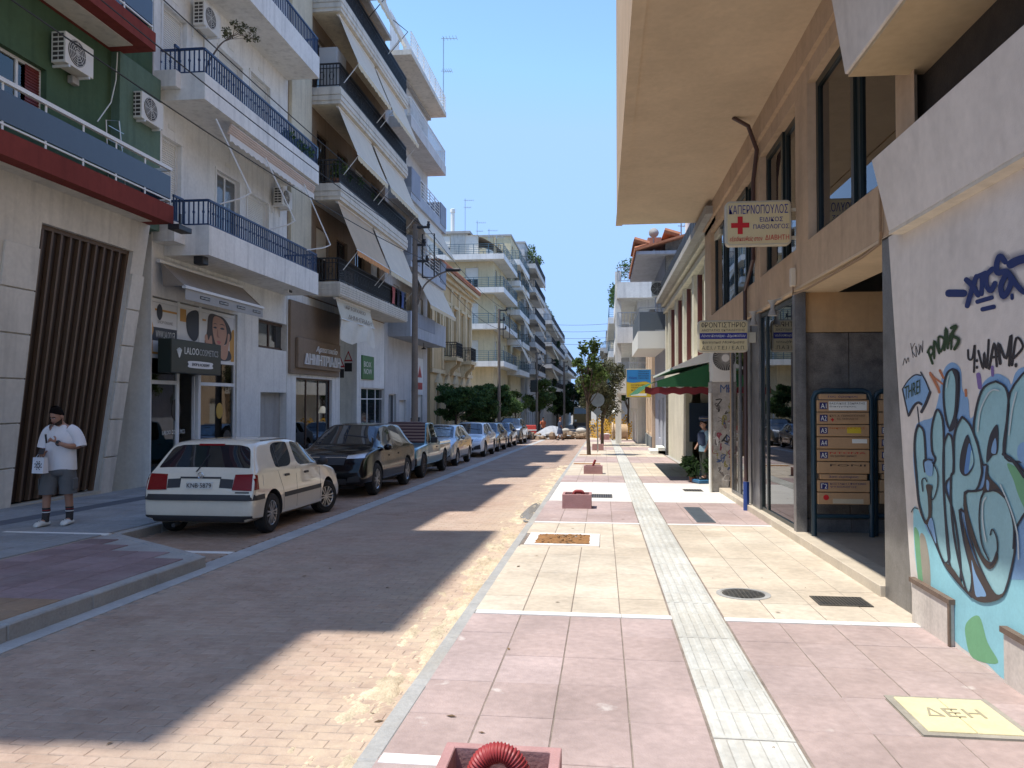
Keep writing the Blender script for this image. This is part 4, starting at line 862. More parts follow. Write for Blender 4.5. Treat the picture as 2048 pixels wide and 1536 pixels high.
for i, (a, c) in enumerate(((27.2, LY), (28.0, LD), (28.9, LG), (29.8, LD), (30.7, LG), (31.5, LD))):
    potted(('tall yellow-green pot plant at the near end of the middle black railing', 'dark pot plant second along the middle black railing', 'bushy green pot plant third along the middle black railing', 'dark pot plant fourth along the middle black railing', 'green pot plant fifth along the middle black railing', 'dark pot plant farthest along the middle black railing')[i], (X1+.85, a, 9.45), .16, .28, rnd.uniform(.4, .62), c, rnd, 'pot plants on the black balcony')
for i in range(3): potted('low green plant in a pot by the blue railing, %s of three' % ('nearest', 'middle', 'farthest')[i], (X1+.9, 22.6+.7*i, 9.08), .14, .25, .35, LG, rnd, 'plants behind the blue railing')
# bare twisted tree in a pot on the white balcony
t = thing('potted_tree', 'small bent tree in a red pot on the upper white balcony', 'potted tree', (-9.7, 17.9, 9.1)); base = Vector((-9.7, 17.9, 9.1))
b = MB(); b.lathe([(.16, 0), (.22, .3), (.2, .3), (.19, .26)], base, n=16); b.build('pot', M_terra, t, smooth=30)
P = [onX(u, v, -9.6) for u, v in ((413, 135), (425, 112), (445, 85), (475, 68))]; P = [base+Vector((0, 0, .25))]+P
b = MB(); b.tube(spline(P, 4), .035, 6, .012); tips = [P[-1], P[-2]]
for u, v in ((452, 62), (470, 48), (488, 52), (505, 62), (512, 78), (496, 76), (455, 72), (480, 60)):
    q = onX(u, v, -9.6+rnd.uniform(-.2, .2)); b.tube([P[-2].lerp(P[-1], rnd.random()), q], .011, 4, .004); tips.append(q)
b.build('trunk', M_bark, t); b = MB(); clumps(b, [(q, (.13, .14, .1)) for q in tips[2:]], 55, .07, rnd, asp=.6); b.build('crown', LO, t, fix=False)
# ------------------------------------------------------------ LEFT: grey-blue block
B = house('apartment_block', 'pale block with blue-grey balconies behind the concrete utility pole', 'building', -12, 41)
Y0, Y1 = 36.45, 45.6; zg = gz(41)-.2; gb = plaster('grey_blue_plaster', (.3, .33, .38)); pale = plaster('pale_grey_plaster', (.58, .57, .55)); gbl = plaster('light_blue_grey', (.43, .46, .5))
fl4 = [(4.55, 2.0), (8.0, .0), (11.4, .0), (15.0, .0)]
o4 = []
for k, z in enumerate((5.6, 9.1, 12.5, 16.0)): o4 += [(a, a+1.2, z-.3, z+1.9) for a in (38, 40.6, 43.3)]
gd = [(37.2, 38.6, zg, 1.9), (39.2, 40.6, zg, 1.6), (41.6, 44.4, zg+.2, 2.1)]
shell(B, mf, Y0, Y1, zg-.3, 18.6, 9, pale, o4+gd, .2)
for i, o in enumerate(o4+gd): window(B, mf, o, ('glass', 'shutter', 'half')[i % 3], M_wframe, .12)
for k, z in enumerate((4.75, 8.2, 11.6, 15.15)):
    y0 = 37.0; y1 = 45.5
    bl = balcony(B, mf, y0, y1, z, .3, 1.15, gbl if k < 3 else pale, up=.95 if k == 0 else .25)
    if k: railing(bl, mf, [(y0+1.9, -1.1), (y1-1.6, -1.1)] if k < 3 else [(y0+.05, 0), (y0+.05, -1.1), (y1-.05, -1.1), (y1-.05, 0)], z+.55, .95, M_wframe, kind='hbars' if k < 3 else 'ornate', sp=.2)
    if 0 < k < 3:
        for a0, a1 in ((y0, y0+1.9), (y1-1.6, y1)): b = MB(); mbox(b, mf, a0+.01, a1, z+.3, z+1.55, -.02, -1.18); b.build('balcony_block', gb, bl)
    else:
        b = MB(); mbox(b, mf, y0+.3, y1-3, z+.55, z+1.3, -1.13, -1.17) if k == 0 else None
        if k == 0: b.build('balcony_block', gb, bl)
for (y0, y1, z) in ((37.2, 44.9, 11.55), (38.5, 45.3, 8.1)): awning(B, mf, y0, y1, z, -1.0, z-1.6, -1.8, can_w, .2, 1, mv=can_c)
b = MB(); mbox(b, mf, 37, 45.6, 18.75, 19.0, 0, -1.15); b.build('roof_slab', lip_m, B); bl = b
b = MB(); wall(b, mf, 37.2, 45.5, 18.78, 21.2, [(39, 40.5, 19, 20.8)], .2); b.build('penthouse_wall', white, B)
railing(B, mf, [(37.1, -1.1), (45.5, -1.1), (45.5, 0)], 19.0, .95, M_wframe, kind='hbars')
for i, a in enumerate((39.5, 41.5)):
    b = MB(); b.lathe([(.02, .12), (.05, .08), (.17, 0), (.16, 0)], mf(a, 4.4, -.75), n=14); b.tube([mf(a, 4.5, -.75), mf(a, 4.75, -.75)], .015); props(b.build('pendant_lamp', M_black, None), '%s dark disc lamp hanging under the lowest grey-blue balcony' % ('nearer', 'farther')[i], 'lamp', 'lamps under the grey-blue balcony')
p, q = onX(833, 720, X1+.06), onX(846, 770, X1+.06)
S = signbox('shop_sign', 'white sign with a red triangle beside the pole', mf, p.y, q.y, 1.9, 4.0, 0, -.06, M_wframe, .005); w = q.y-p.y
b = MB(); b.prism([mf(a, z, -.062) for a, z in ((p.y+w*.2, 2.9), (p.y+w*.8, 2.9), (p.y+w*.5, 3.6))], (.004, 0, 0)); b.build('triangle', mat('sign_red', (0, 0, 0)), S); b = MB(); mbox(b, mf, p.y+w*.15, q.y-w*.1, 2.2, 2.6, -.061, -.066); b.build('band', mat('sign_red', (0, 0, 0)), S)
# ------------------------------------------------------------ LEFT: ochre neoclassical house
B = house('neoclassical_house', 'ochre neoclassical house with tiled eaves and two iron balconies', 'building', -12, 53)
Y0, Y1 = 46.0, 60.5; zg = gz(53)-.2; och = plaster('ochre_plaster', (.6, .45, .25)); och2 = plaster('ochre_trim', (.68, .56, .36)); XB = X1+.1; mo = FL(XB)
ops = []
for a in (48, 50.8, 53.6, 56.4, 59): ops += [(a-.5, a+.5, 4.6 if a in (50.8, 56.4) else 5.2, 7.9), (a-.55, a+.55, zg+(0 if a in (48, 53.6) else 1.2), 2.4)]
shell(B, mo, Y0, Y1, zg-.3, 9.8, 9, och, ops)
for i, o in enumerate(ops): window(B, mo, o, 'shutter' if i % 2 == 0 else 'glass', paint('ochre_shutter', (.32, .24, .14)) if i % 2 == 0 else M_black, .12, sm=paint('ochre_shutter', (.32, .24, .14)))
for o in ops:
    b = MB(); mbox(b, mo, o[0]-.18, o[0]-.02, o[2], o[3]+.1, 0, -.08); mbox(b, mo, o[1]+.02, o[1]+.18, o[2], o[3]+.1, 0, -.08); mbox(b, mo, o[0]-.25, o[1]+.25, o[3]+.1, o[3]+.3, 0, -.16)
    if o[3] < 3: b.prism([mo(a, z, 0) for a, z in ((o[0]-.3, o[3]+.302), (o[1]+.3, o[3]+.302), ((o[0]+o[1])/2, o[3]+.95))], (.2, 0, 0))
    b.build('window_surround', och2, B)
for a in (Y0+.3, 49.4, 52.2, 55, 57.8, Y1-.3): b = MB(); mbox(b, mo, a-.22, a+.22, 3.6, 9.0, 0, -.1); mbox(b, mo, a-.28, a+.28, 9.0, 9.2, 0, -.16); b.build('pilaster', och2, B)
for z0, z1, d in ((3.3, 3.55, .14), (9.2, 9.45, .12), (9.45, 9.7, .35), (9.7, 9.95, .6)): b = MB(); mbox(b, mo, Y0-.01, Y1+d, z0+.002, z1, .0, -d); b.build('cornice', och2, B)
tile = mat('roof_tile', (.42, .17, .09), .9, .3, 5, .3); b = MB(); b.prism([(-9.75, Y0, 9.95), (-9.75, Y1+.7, 9.95), (-14.5, Y1-3, 11.4), (-14.5, Y0, 11.4)], (0, 0, .1)); rf = b.build('roof', tile, B)
proto = MB(); proto.tube([(0, 0, 0), (-.5, 0, .16)], .11, 7); tm = proto.mesh('tile', tile)
for i in range(62): o = link(bpy.data.objects.new('tile', tm)); o.parent = rf; o.matrix_local = Matrix.Translation(Vector((-9.72, Y0+.2+.24*i, 10.1))-B.location)
for a in (50.8, 56.4):
    bl = balcony(B, mo, a-1.1, a+1.1, 4.2, .22, .95, och2); railing(bl, mo, [(a-1.05, 0), (a-1.05, -.9), (a+1.05, -.9), (a+1.05, 0)], 4.42, 1.0, M_bk, kind='ornate', sp=.16)
    for s in (-.8, .8): b = MB(); b.prism([mo(a+s-.1, z, d) for z, d in ((4.2, 0), (4.2, -.85), (3.95, -.85), (3.6, -.45), (3.3, -.3), (3.1, 0))], (0, .2, 0)); b.build('console', och2, bl)
# ------------------------------------------------------------ LEFT, farther: blocks past the cross street
def farblock(name, label, X, Y0, Y1, zs, side, m, bm, rail_m, rk='hbars', depth=10, pj=1.1, front=6.5, fr=True, step=3.0, seed=1, top=None, awn=None, par=.35, wm='shutter', ends=0):
    """block at the street corner: street facade at X and, when fr, a wall with balconies looking back at the camera"""
    r = random.Random(seed); s = 1 if side == 'L' else -1
    zg = gz((Y0+Y1)/2); B = house(name, label, 'building', X-s*3, (Y0+Y1)/2); mf = FL(X) if side == 'L' else FR(X); mc = (lambda a, z, d: (X-s*a, Y0+d, z))
    H = zs[-1]+step+.2 if top is None else top
    ops = []; z0s = [zg+.1]+[z+.3 for z in zs]
    y = Y0+1.2
    while y < Y1-1.6:
        for z in z0s: ops.append((y, y+1.15, z, z+2.15))
        y += 2.9
    b = MB(); wall(b, mf, Y0, Y1, zg-.5, H, ops, .18); b.quad((X, Y1, zg), (X, Y1, H), (X-s*depth, Y1, H), (X-s*depth, Y1, zg)); b.build('street_wall', m, B)
    co = []
    if fr:
        for a in (1.4, 4.0): co += [(a, a+1.2, z, z+2.15) for z in z0s[1:]]
    b = MB(); wall(b, mc, 0, depth, zg-.5, H, co, .18); b.build('end_wall', m, B)
    b = MB(); b.box(X+s*.1, X-s*depth, Y0-.1, Y1+.1, H, H+.2); b.build('roof', M_conc, B)
    for i, o in enumerate(ops): window(B, mf, o, r.choice((wm, 'glass', 'half')), M_wframe, .1)
    for i, o in enumerate(co): window(B, mc, o, r.choice(('shutter', 'shutter', 'half')), M_wframe, .1)
    for i, z in enumerate(zs):
        if fr:
            bl = balcony(B, mc, -pj, front, z, .2, 1.15, bm, par)
            railing(bl, mc, [(front, -1.1), (-pj+.05, -1.1), (-pj+.05, 0)], z+.2+par, .9, rail_m, kind=rk, sp=.2)
        e = ends if i % 2 else 0
        bl = balcony(B, mf, Y0-.02+e, Y1-.6, z-.004, .2, pj, bm, par); railing(bl, mf, [(Y0+.05+e, -pj+.05), (Y1-.65, -pj+.05), (Y1-.65, 0)], z+.2+par, .9, rail_m, kind=rk, sp=.2)
        if awn and i: a = Y0+r.uniform(0, 3)+.5; awning(B, mf, a, min(Y1-1, a+r.uniform(3, 5)), z-.05, -pj+.1, z-1.5, -pj-.6, awn, .2, 0)
    return B, H
M_brl = paint('pale_blue_rail', (.06, .13, .17)); yel = plaster('pale_yellow_plaster', (.66, .56, .36)); grw = plaster('grey_white_plaster', (.55, .54, .52))
B, H = farblock('apartment_block', 'pale yellow corner block with blue bar railings and rooftop aerials', -9.85, 69, 79.5, (4.6, 7.95, 11.2, 14.2), 'L', yel, white, M_brl, seed=2, front=7, par=.28, top=14.6)
b = MB(); b.box(-20, -13.1, 67.9, 68.98, 14.22, 14.5); b.box(-12.6, -18.5, 71, 78, 14.8, 17.2); b.build('stair_house', mat('stained_wall', (.6, .6, .56), .9, .15, 1, streak=.5), B); b = MB(); b.box(-12.3, -18.8, 70.7, 78.2, 17.2, 17.42); b.build('stair_house_roof', M_conc, B)
b = MB(); b.grid(lambda i, j: (-12.5+3.2*i, 70+6*j, 16.9-1.5*i*i), 6, 2); b.build('pergola', mat('dry_reed', (.25, .2, .15), 1, .3, 6), B, fix=False)
t = props(MB().lathe([(.2, 17.4), (.2, 20.0), (.26, 20.0), (.26, 20.3), (.16, 20.35)], (-14.6, 74, 0), n=12).build('chimney_flue', M_lt, B, smooth=30))
def aerial(label, p, h, group, arms=((.95, .8), (.75, .55))):
    t = thing('tv_aerial', label, 'aerial', p, group); p = Vector(p); b = MB(); b.tube([p, p+Vector((0, 0, h))], .03, 5); b.build('mast', M_steel, t)
    for f, L in arms:
        b = MB(); q = p+Vector((0, 0, h*f)); b.tube([q-Vector((.15, 0, 0)), q+Vector((L, 0, -.05))], .02, 4)
        for k in range(5): c = q+Vector((L*k/4, 0, 0)); b.tube([c-Vector((0, .3, 0)), c+Vector((0, .3, 0))], .012, 4)
        b.build('antenna', M_steel, t)
for i, (x, h, w) in enumerate(((-13.0, 3.4, 'tallest thin rooftop aerial beside the flue of the yellow block'), (-12.0, 2.6, 'second rooftop aerial from the flue on the yellow block'), (-11.0, 2.0, 'third rooftop aerial from the flue on the yellow block'), (-10.4, 1.5, 'lowest rooftop aerial at the street end of the yellow block'))):
    aerial(w, (x, 72+i, 17.4 if i == 0 else 14.8), h if i == 0 else h+1.5, 'aerials on the yellow block')
aerial('tall bent aerial mast on the roof edge of the grey-blue block', (-9.5, 45.2, 18.9), 4.6, None, ((.98, .8), (.55, .5)))
farblock('apartment_block', 'cream block with rounded blue railed balconies behind the yellow block', -9.6, 80, 90, (4.2, 7.3, 10.4, 13.4, 15.6), 'L', yel, white, M_brl, seed=4, awn=can_w, ends=2)
B, H = farblock('apartment_block', 'grey-beige block with deep balconies and a planted roof terrace', -9.2, 90.5, 106, (4.6, 7.8, 11, 14.2, 17.0), 'L', grw, grw, M_black, 'bars', seed=5, awn=can_o, pj=1.4)
B2, H2 = farblock('apartment_block', 'plain grey block with a green roof edge far along the left side', -8.6, 112, 150, (3, 6.2, 9.4, 12.6), 'L', grw, grw, M_black, 'bars', seed=6, awn=can_c, pj=1.3)
B3, _ = farblock('apartment_block', 'distant block at the far left end of the street', -8.2, 152, 200, (1, 4, 7, 10), 'L', grw, white, M_black, 'bars', seed=7, pj=1.4)
B = house('tiled_house', 'low house with a red tiled roof before the plain grey block', 'building', -12, 109); b = MB(); b.box(-14, -9.3, 107, 111.5, gz(109)-.3, 1.6); b.build('wall', cream, B)
b = MB(); b.prism([(-8.6, 106.8, 1.5), (-8.6, 111.7, 1.5), (-12, 111.7, 4.3), (-12, 106.8, 4.3)], (0, 0, .15)); b.build('roof', mat('orange_tile', (.5, .2, .11), .85, .25, 3), B)
rnd = random.Random(8)
def hedge(label, cs, n, s, lm, grp=None, name='roof_plant'):
    b = MB(); clumps(b, cs, n, s, rnd); o = b.build(name, lm, None, fix=False); return props(o, label, 'plant', grp)
hedge('green and yellow bushes growing on the grey-beige roof terrace', [((-8.2+rnd.uniform(-.4, .4), 91+i*1.2, 18.6+rnd.uniform(0, .9)), (.6, .8, .7)) for i in range(7)], 90, .3, LY)
hedge('green creeper along the roof edge of the plain grey block', [((-9.1, 113+i*2.2, H2+.4), (.6, 1.3, .6)) for i in range(12)], 90, .35, LG)
for i in range(3): hedge('potted shrub hanging over a balcony of the plain grey block, %s of three' % ('lowest', 'middle', 'highest')[i], [((-7.15, 114+i*5, 4.2+3.2*i), (.4, 1.2, .6))], 260, .3, LD, 'shrubs on the grey block')
# ------------------------------------------------------------ RIGHT: graffiti wall
B = house('apartment_block', 'white ground floor with blue bubble graffiti under stepped white parapets', 'building', 4, 2)
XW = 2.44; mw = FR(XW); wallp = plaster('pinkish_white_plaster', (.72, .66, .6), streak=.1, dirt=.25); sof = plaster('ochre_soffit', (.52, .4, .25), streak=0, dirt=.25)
def yend(z): return 6.47+.145*(z+.14)
b = MB(); b.add([(XW, -3, -.2), (XW, yend(-.2), -.2), (XW, yend(3.0), 3.0), (XW, -3, 3.0), (XW+.3, -3, -.2), (XW+.3, yend(-.2), -.2), (XW+.3, yend(3.0), 3.0), (XW+.3, -3, 3.0)], ((0, 1, 2, 3), (1, 5, 6, 2), (4, 7, 6, 5)))
gw = b.build('graffiti_wall', wallp, B)
p1_, p2_ = onX(1775, 460, 2.32), onX(1745, 310, 2.26)
def panel(x0, x1, z0, z1, ya, yb, th, m, name):
    b = MB(); b.hexa([(x0, -3, z0), (x0, ya, z0), (x0+th, ya, z0), (x0+th, -3, z0), (x1, -3, z1), (x1, yb, z1), (x1+th, yb, z1), (x1+th, -3, z1)]); return b.build(name, m, B, bev=.006)
panel(2.33, 2.25, 2.98, 3.62, p1_.y, p2_.y, .6, wallp, 'parapet_panel')
b = MB(); b.box(2.33, 2.46, -3, p1_.y, 2.955, 2.979); b.build('drip_edge', plaster('drip_cream', (.66, .6, .5)), B)
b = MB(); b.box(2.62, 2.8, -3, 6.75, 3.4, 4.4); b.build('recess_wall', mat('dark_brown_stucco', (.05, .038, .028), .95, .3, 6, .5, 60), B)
p3_, p4_ = onX(1690, 160, 2.0), onX(1660, 0, 1.94)
panel(2.0, 1.94, 4.3, 5.1, p3_.y, p4_.y, .5, wallp, 'parapet_panel')
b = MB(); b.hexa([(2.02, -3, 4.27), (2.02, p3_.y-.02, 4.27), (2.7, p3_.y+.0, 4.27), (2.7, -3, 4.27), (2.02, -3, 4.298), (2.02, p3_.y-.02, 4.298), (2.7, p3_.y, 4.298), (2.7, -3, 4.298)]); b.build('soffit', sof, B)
b = MB(); b.box(.36, 8, -3, 6.6, 6.12, 17.5); b.box(2.5, 8, -3, 6.4, 5.1, 6.1); b.build('upper_floors', wallp, B)
# stone plinths at the foot of the graffiti wall
M_plin = mat('plinth_marble', (.6, .54, .48), .7, .2, 3, .1, 40, streak=.3); M_rust = mat('rusty_trim', (.16, .11, .08), .8, .3, 10)
for (y0, y1, z1) in ((5.75, 6.42, .17), (3.4, 5.02, .19)):
    b = MB(); b.hexa([(x, y, z) for z, k in ((-.2, 0), (z1, 1)) for x, y in ((XW-.03, y0), (XW-.03, y1), (XW+.01, y1), (XW+.01, y0))]); pl = b.build('plinth_stone', M_plin, B)
    b = MB(); b.box(XW-.045, XW, y0-.02, y1+.02, z1, z1+.035); b.box(XW-.043, XW-.031, y0-.02, y0+.012, -.13, z1); b.build('plinth_trim', M_rust, B)
# graffiti: every colour is a film of paint on the plaster
def WP(u, v, d): p = onX(u, v, XW); return (XW-d, p.y, p.z)
def film(name, pts, m, d, closed=True, n=5, lab=None, par=None):
    P = spline([(u, v, 0) for u, v in pts], n, True) if n > 1 else [Vector((u, v, 0)) for u, v in pts]
    b = MB(); b.poly([WP(p.x, p.y, d) for p in P]); return b.build(name, m, par or gw, fix=False, label=lab)
def spray(pts, w, m, d=.004, n=5, name='spray_stroke', lab=None, wend=None, par=None, over=0):
    P = spline([(u, v, 0) for u, v in pts], n) if len(pts) > 2 else [Vector((*p, 0)) for p in pts]; vs = []; m_ = len(P); Q = []
    for i, p in enumerate(P):
        t = (P[min(i+1, m_-1)]-P[max(i-1, 0)]).normalized(); ww = (w if wend is None else w+(wend-w)*i/(m_-1))/2; s = Vector((-t.y, t.x, 0))*ww; Q.append((p, s, t, ww))
    L = []; Rr = []
    p, s, t, ww = Q[0]; L += [p-t*ww*.9+s*.3, p-t*ww*.6+s*.8]; Rr += [p-t*ww*.9-s*.3, p-t*ww*.6-s*.8]
    for p, s, t, ww in Q: L.append(p+s); Rr.append(p-s)
    p, s, t, ww = Q[-1]; L += [p+t*ww*.6+s*.8, p+t*ww*.9+s*.3]; Rr += [p+t*ww*.6-s*.8, p+t*ww*.9-s*.3]
    k = len(L); b = MB(); b.add([WP(q.x, q.y, d+.00004*i) for i, q in enumerate(L)]+[WP(q.x, q.y, d+.00004*i) for i, q in enumerate(Rr)], [(i, i+1, k+i+1, k+i) for i in range(k-1)])
    o = b.build(name, m, par or gw, fix=False, label=lab)
    if over: haze_film(Q, over, m, d)
    return o
def haze_film(Q, over, m, d):                        # soft overspray either side of the stroke
    key = m.name+'_overspray'
    if key not in MATS:
        mo_ = bpy.data.materials.new(key); mo_.use_nodes = True; MATS[key] = mo_; n = mo_.node_tree.nodes; l = mo_.node_tree.links; p = n['Principled BSDF']; p.inputs['Base Color'].default_value = m.node_tree.nodes['Principled BSDF'].inputs['Base Color'].default_value; p.inputs['Roughness'].default_value = .8
        c0 = OVER[m.name]; p.inputs['Base Color'].default_value = (*c0, 1); a = n.new('ShaderNodeAttribute'); a.attribute_name = 'soft'; g = n.new('ShaderNodeNewGeometry'); t = n.new('ShaderNodeTexNoise'); t.inputs['Scale'].default_value = 260; l.new(g.outputs['Position'], t.inputs['Vector']); k = n.new('ShaderNodeMath'); k.operation = 'MULTIPLY'; l.new(a.outputs['Fac'], k.inputs[0]); l.new(t.outputs[0], k.inputs[1]); l.new(k.outputs[0], p.inputs['Alpha'])
    b = MB(); V = []; A = []
    for i, (p, s, t, ww) in enumerate(Q):
        for f, al in ((-over, 0), (-1, .75), (0, .95), (1, .75), (over, 0)): V.append(WP(p.x+s.x*f, p.y+s.y*f, d-.0012-.00003*i)); A.append(al*(0 if i in (0, len(Q)-1) else 1))
    b.add(V, [(5*i+j, 5*i+j+1, 5*i+j+6, 5*i+j+5) for i in range(len(Q)-1) for j in range(4)]); o = b.build('overspray', MATS[key], gw, fix=False)
    at = o.data.attributes.new('soft', 'FLOAT', 'POINT'); at.data.foreach_set('value', A)
OVER = {'spray_navy': (.012, .03, .13), 'spray_dark_green': (.02, .05, .015), 'spray_blue': (.21, .37, .58), 'spray_orange': (.45, .16, .07), 'spray_purple': (.2, .13, .33)}
def gp(*p): return [(1788+x*260/1536, 690+y*260/1536) for x, y in zip(p[::2], p[1::2])]
def gq(*p): return [(1788+x*260/1248, 920+y*320/1536) for x, y in zip(p[::2], p[1::2])]
def gr(*p): return [(1788+x*260/1536, 480+y*260/1536) for x, y in zip(p[::2], p[1::2])]
pt = lambda n, c, **k: mat('spray_'+n, c, .75, .1, 4, **k)
S_sky = pt('sky', (.27, .56, .63)); S_blu = pt('blue', (.21, .37, .58)); S_teal = pt('teal', (.29, .5, .53)); S_out = pt('outline', (.03, .032, .045)); S_brn = pt('brown', (.06, .045, .04)); S_grn = pt('green', (.16, .38, .2)); S_hi = pt('highlight', (.5, .58, .58)); S_deep = pt('deep_blue', (.1, .24, .5)); S_or = pt('orange', (.45, .16, .07)); S_pur = pt('purple', (.2, .13, .33)); S_nav = pt('navy', (.012, .03, .13)); S_dg = pt('dark_green', (.02, .05, .015)); S_blk = pt('black', (.025, .022, .025)); S_tan = pt('tan', (.33, .3, .24))
film('paint_ground', gq(185, 480, 230, 470, 330, 620, 700, 700, 1400, 500, 1800, 500, 1800, 2600, 900, 1960, 650, 1800, 300, 1420, 240, 1180, 200, 900), S_sky, .001, n=2)
film('paint_patch', gq(195, 660, 240, 700, 262, 900, 290, 1150, 380, 1330, 300, 1270, 240, 1180, 215, 950), S_grn, .0016); film('paint_patch', gq(250, 730, 300, 740, 345, 980, 350, 1250, 300, 1280, 270, 1050), S_tan, .0017)
film('paint_patch', gq(700, 1560, 820, 1500, 900, 1750, 1000, 1950, 760, 1900, 690, 1700), S_grn, .0016); film('paint_patch', gq(1100, 30, 1300, 160, 1500, 400, 1500, 900, 1240, 420, 1160, 200), S_grn, .0062)
# halo, letters, counters
film('paint_halo', gp(240, 1500, 250, 1000, 330, 900, 450, 860, 500, 740, 540, 560, 590, 300, 690, 205, 790, 290, 810, 520, 880, 640, 900, 860, 960, 800, 1010, 560, 1080, 420, 1220, 340, 1350, 400, 1390, 470, 1440, 330, 1540, 260, 1800, 260, 1800, 2600, 900, 2600, 400, 2200), S_blu, .002, n=4)
LET = [gp(700, 285, 770, 330, 775, 560, 750, 800, 700, 990, 640, 940, 600, 700, 600, 480, 640, 330),
       gp(300, 945, 360, 1020, 380, 1250, 400, 1500, 500, 1360, 460, 1250, 455, 1000, 500, 800, 540, 770, 590, 900, 600, 1200, 600, 1600)+gq(500, 500, 530, 800, 540, 950, 490, 980, 420, 800, 370, 560, 340, 590, 310, 600, 250, 420, 225, 150)+gp(255, 1250, 265, 1050),
       gp(650, 1050, 700, 1120, 710, 1500)+gq(500, 250, 580, 500, 640, 900, 650, 1120, 620, 1140, 540, 980, 500, 500, 485, 200)+gp(600, 1200),
       gp(820, 850, 900, 930, 960, 1060, 1020, 1250, 1050, 1450)+gq(850, 150, 800, 290, 690, 310, 700, 500, 640, 480, 690, 800, 760, 1100, 740, 1270, 690, 1200, 600, 800, 560, 450, 560, 150)+gp(720, 1500, 720, 1150, 750, 980),
       gp(1220, 430, 1330, 500, 1370, 700, 1340, 1000, 1320, 1270, 1440, 1370, 1560, 1500)+gq(1400, 300, 1190, 640, 1170, 900, 1080, 1260, 990, 1300, 850, 1050, 730, 700, 690, 340, 800, 300, 880, 260, 910, 60)+gp(1060, 1400, 1000, 1150, 955, 1000, 1000, 700, 1080, 500),
       gp(1540, 340, 1700, 300, 1800, 900, 1700, 1300, 1430, 1380, 1310, 1270, 1350, 900, 1390, 560)]
for k, P in enumerate(LET):
    film('bubble_letter', P, S_teal, .003+.0004*k, n=3)
    q = [Vector((x, y, 0)) for x, y in P]; P2 = P+[P[0]]
    spray(P2, 4.2, S_out, .0062+.0004*k, n=3, name='bubble_outline')
film('counter', gp(880, 1060, 930, 1200, 960, 1400, 900, 1530, 830, 1540, 790, 1450, 810, 1250), S_out, .0092); film('counter', gp(905, 1160, 940, 1260, 955, 1400, 900, 1500, 850, 1510, 870, 1320), S_deep, .0096); film('counter', gp(935, 1240, 958, 1380, 905, 1480, 915, 1380), S_teal, .01)
film('counter', gp(1230, 940, 1250, 1030, 1240, 1270, 1180, 1310, 1110, 1390, 1120, 1200, 1160, 1040), S_out, .0092); film('counter', gp(1215, 1100, 1230, 1180, 1220, 1280, 1170, 1270, 1180, 1180), S_blu, .0096)
film('shadow_wedge', gp(700, 290, 770, 340, 770, 560, 745, 850, 770, 880, 720, 1000, 660, 1010, 720, 820, 740, 560, 735, 400), S_out, .009)
for P in (gq(655, 440, 690, 640, 780, 930, 900, 1150, 1000, 1290, 1080, 1270, 1020, 1340, 880, 1370, 760, 1320, 620, 1170, 500, 1000, 560, 1020, 640, 1130, 700, 1240, 760, 1260, 755, 1080, 700, 800), gq(700, 300, 720, 480, 800, 760, 870, 920, 950, 980, 1000, 870, 1010, 960, 940, 1050, 860, 980, 760, 760, 690, 480), gq(900, 60, 930, 160, 1020, 260, 1080, 370, 1000, 310, 900, 300, 850, 380, 880, 230), gq(320, 240, 380, 250, 370, 330, 375, 500, 350, 610, 300, 600, 340, 540, 335, 350)):
    film('shadow_wedge', P, S_brn, .0098, n=4)
film('counter', gq(760, 960, 800, 1090, 900, 1290, 850, 1310, 800, 1300, 775, 1130), S_blu, .0102); film('counter', gq(340, 620, 380, 560, 420, 800, 380, 700), S_blu, .0102); film('counter', gq(905, 190, 930, 220, 925, 290, 905, 270), S_blu, .0102); film('counter', gq(310, 20, 380, 20, 378, 150, 320, 130), S_blu, .0102)
for P, w in ((gq(1160, 850, 1165, 640, 1120, 450, 1040, 300, 940, 300, 860, 340, 835, 560, 860, 800, 930, 960), 2.8), (gq(940, 720, 960, 665, 1000, 740, 1010, 860, 980, 960, 940, 1010), 2.8), (gq(290, 300, 280, 200, 310, 175, 330, 210), 2.2), (gq(380, 20, 430, 120, 430, 260, 390, 380, 360, 350), 2.2), (gq(245, 470, 205, 460, 180, 500), 2), (gp(1310, 1290, 1400, 1340, 1480, 1440, 1560, 1560), 6), (gp(1370, 560, 1365, 800, 1330, 1270), 3), (gq(330, 620, 420, 830, 500, 1010, 620, 1170, 760, 1320), 2), (gp(380, 1500, 370, 1360, 470, 1360), 3)): spray(P, w, S_out, .0106, name='bubble_outline')
for P, w in ((gp(1010, 1020, 1040, 780, 1120, 600, 1190, 530, 1260, 540), 3), (gp(640, 500, 655, 400, 670, 360), 2), (gp(1380, 1060, 1420, 760, 1470, 560), 3), (gq(1040, 240, 1140, 480, 1200, 700, 1215, 950), 3), (gq(900, 360, 870, 420, 870, 600, 900, 780), 3)): spray(P, w, S_hi, .011, name='highlight')
film('paint_patch', gp(1500, 1180, 1600, 1160, 1650, 1400, 1520, 1380, 1480, 1290), S_blu, .0112)
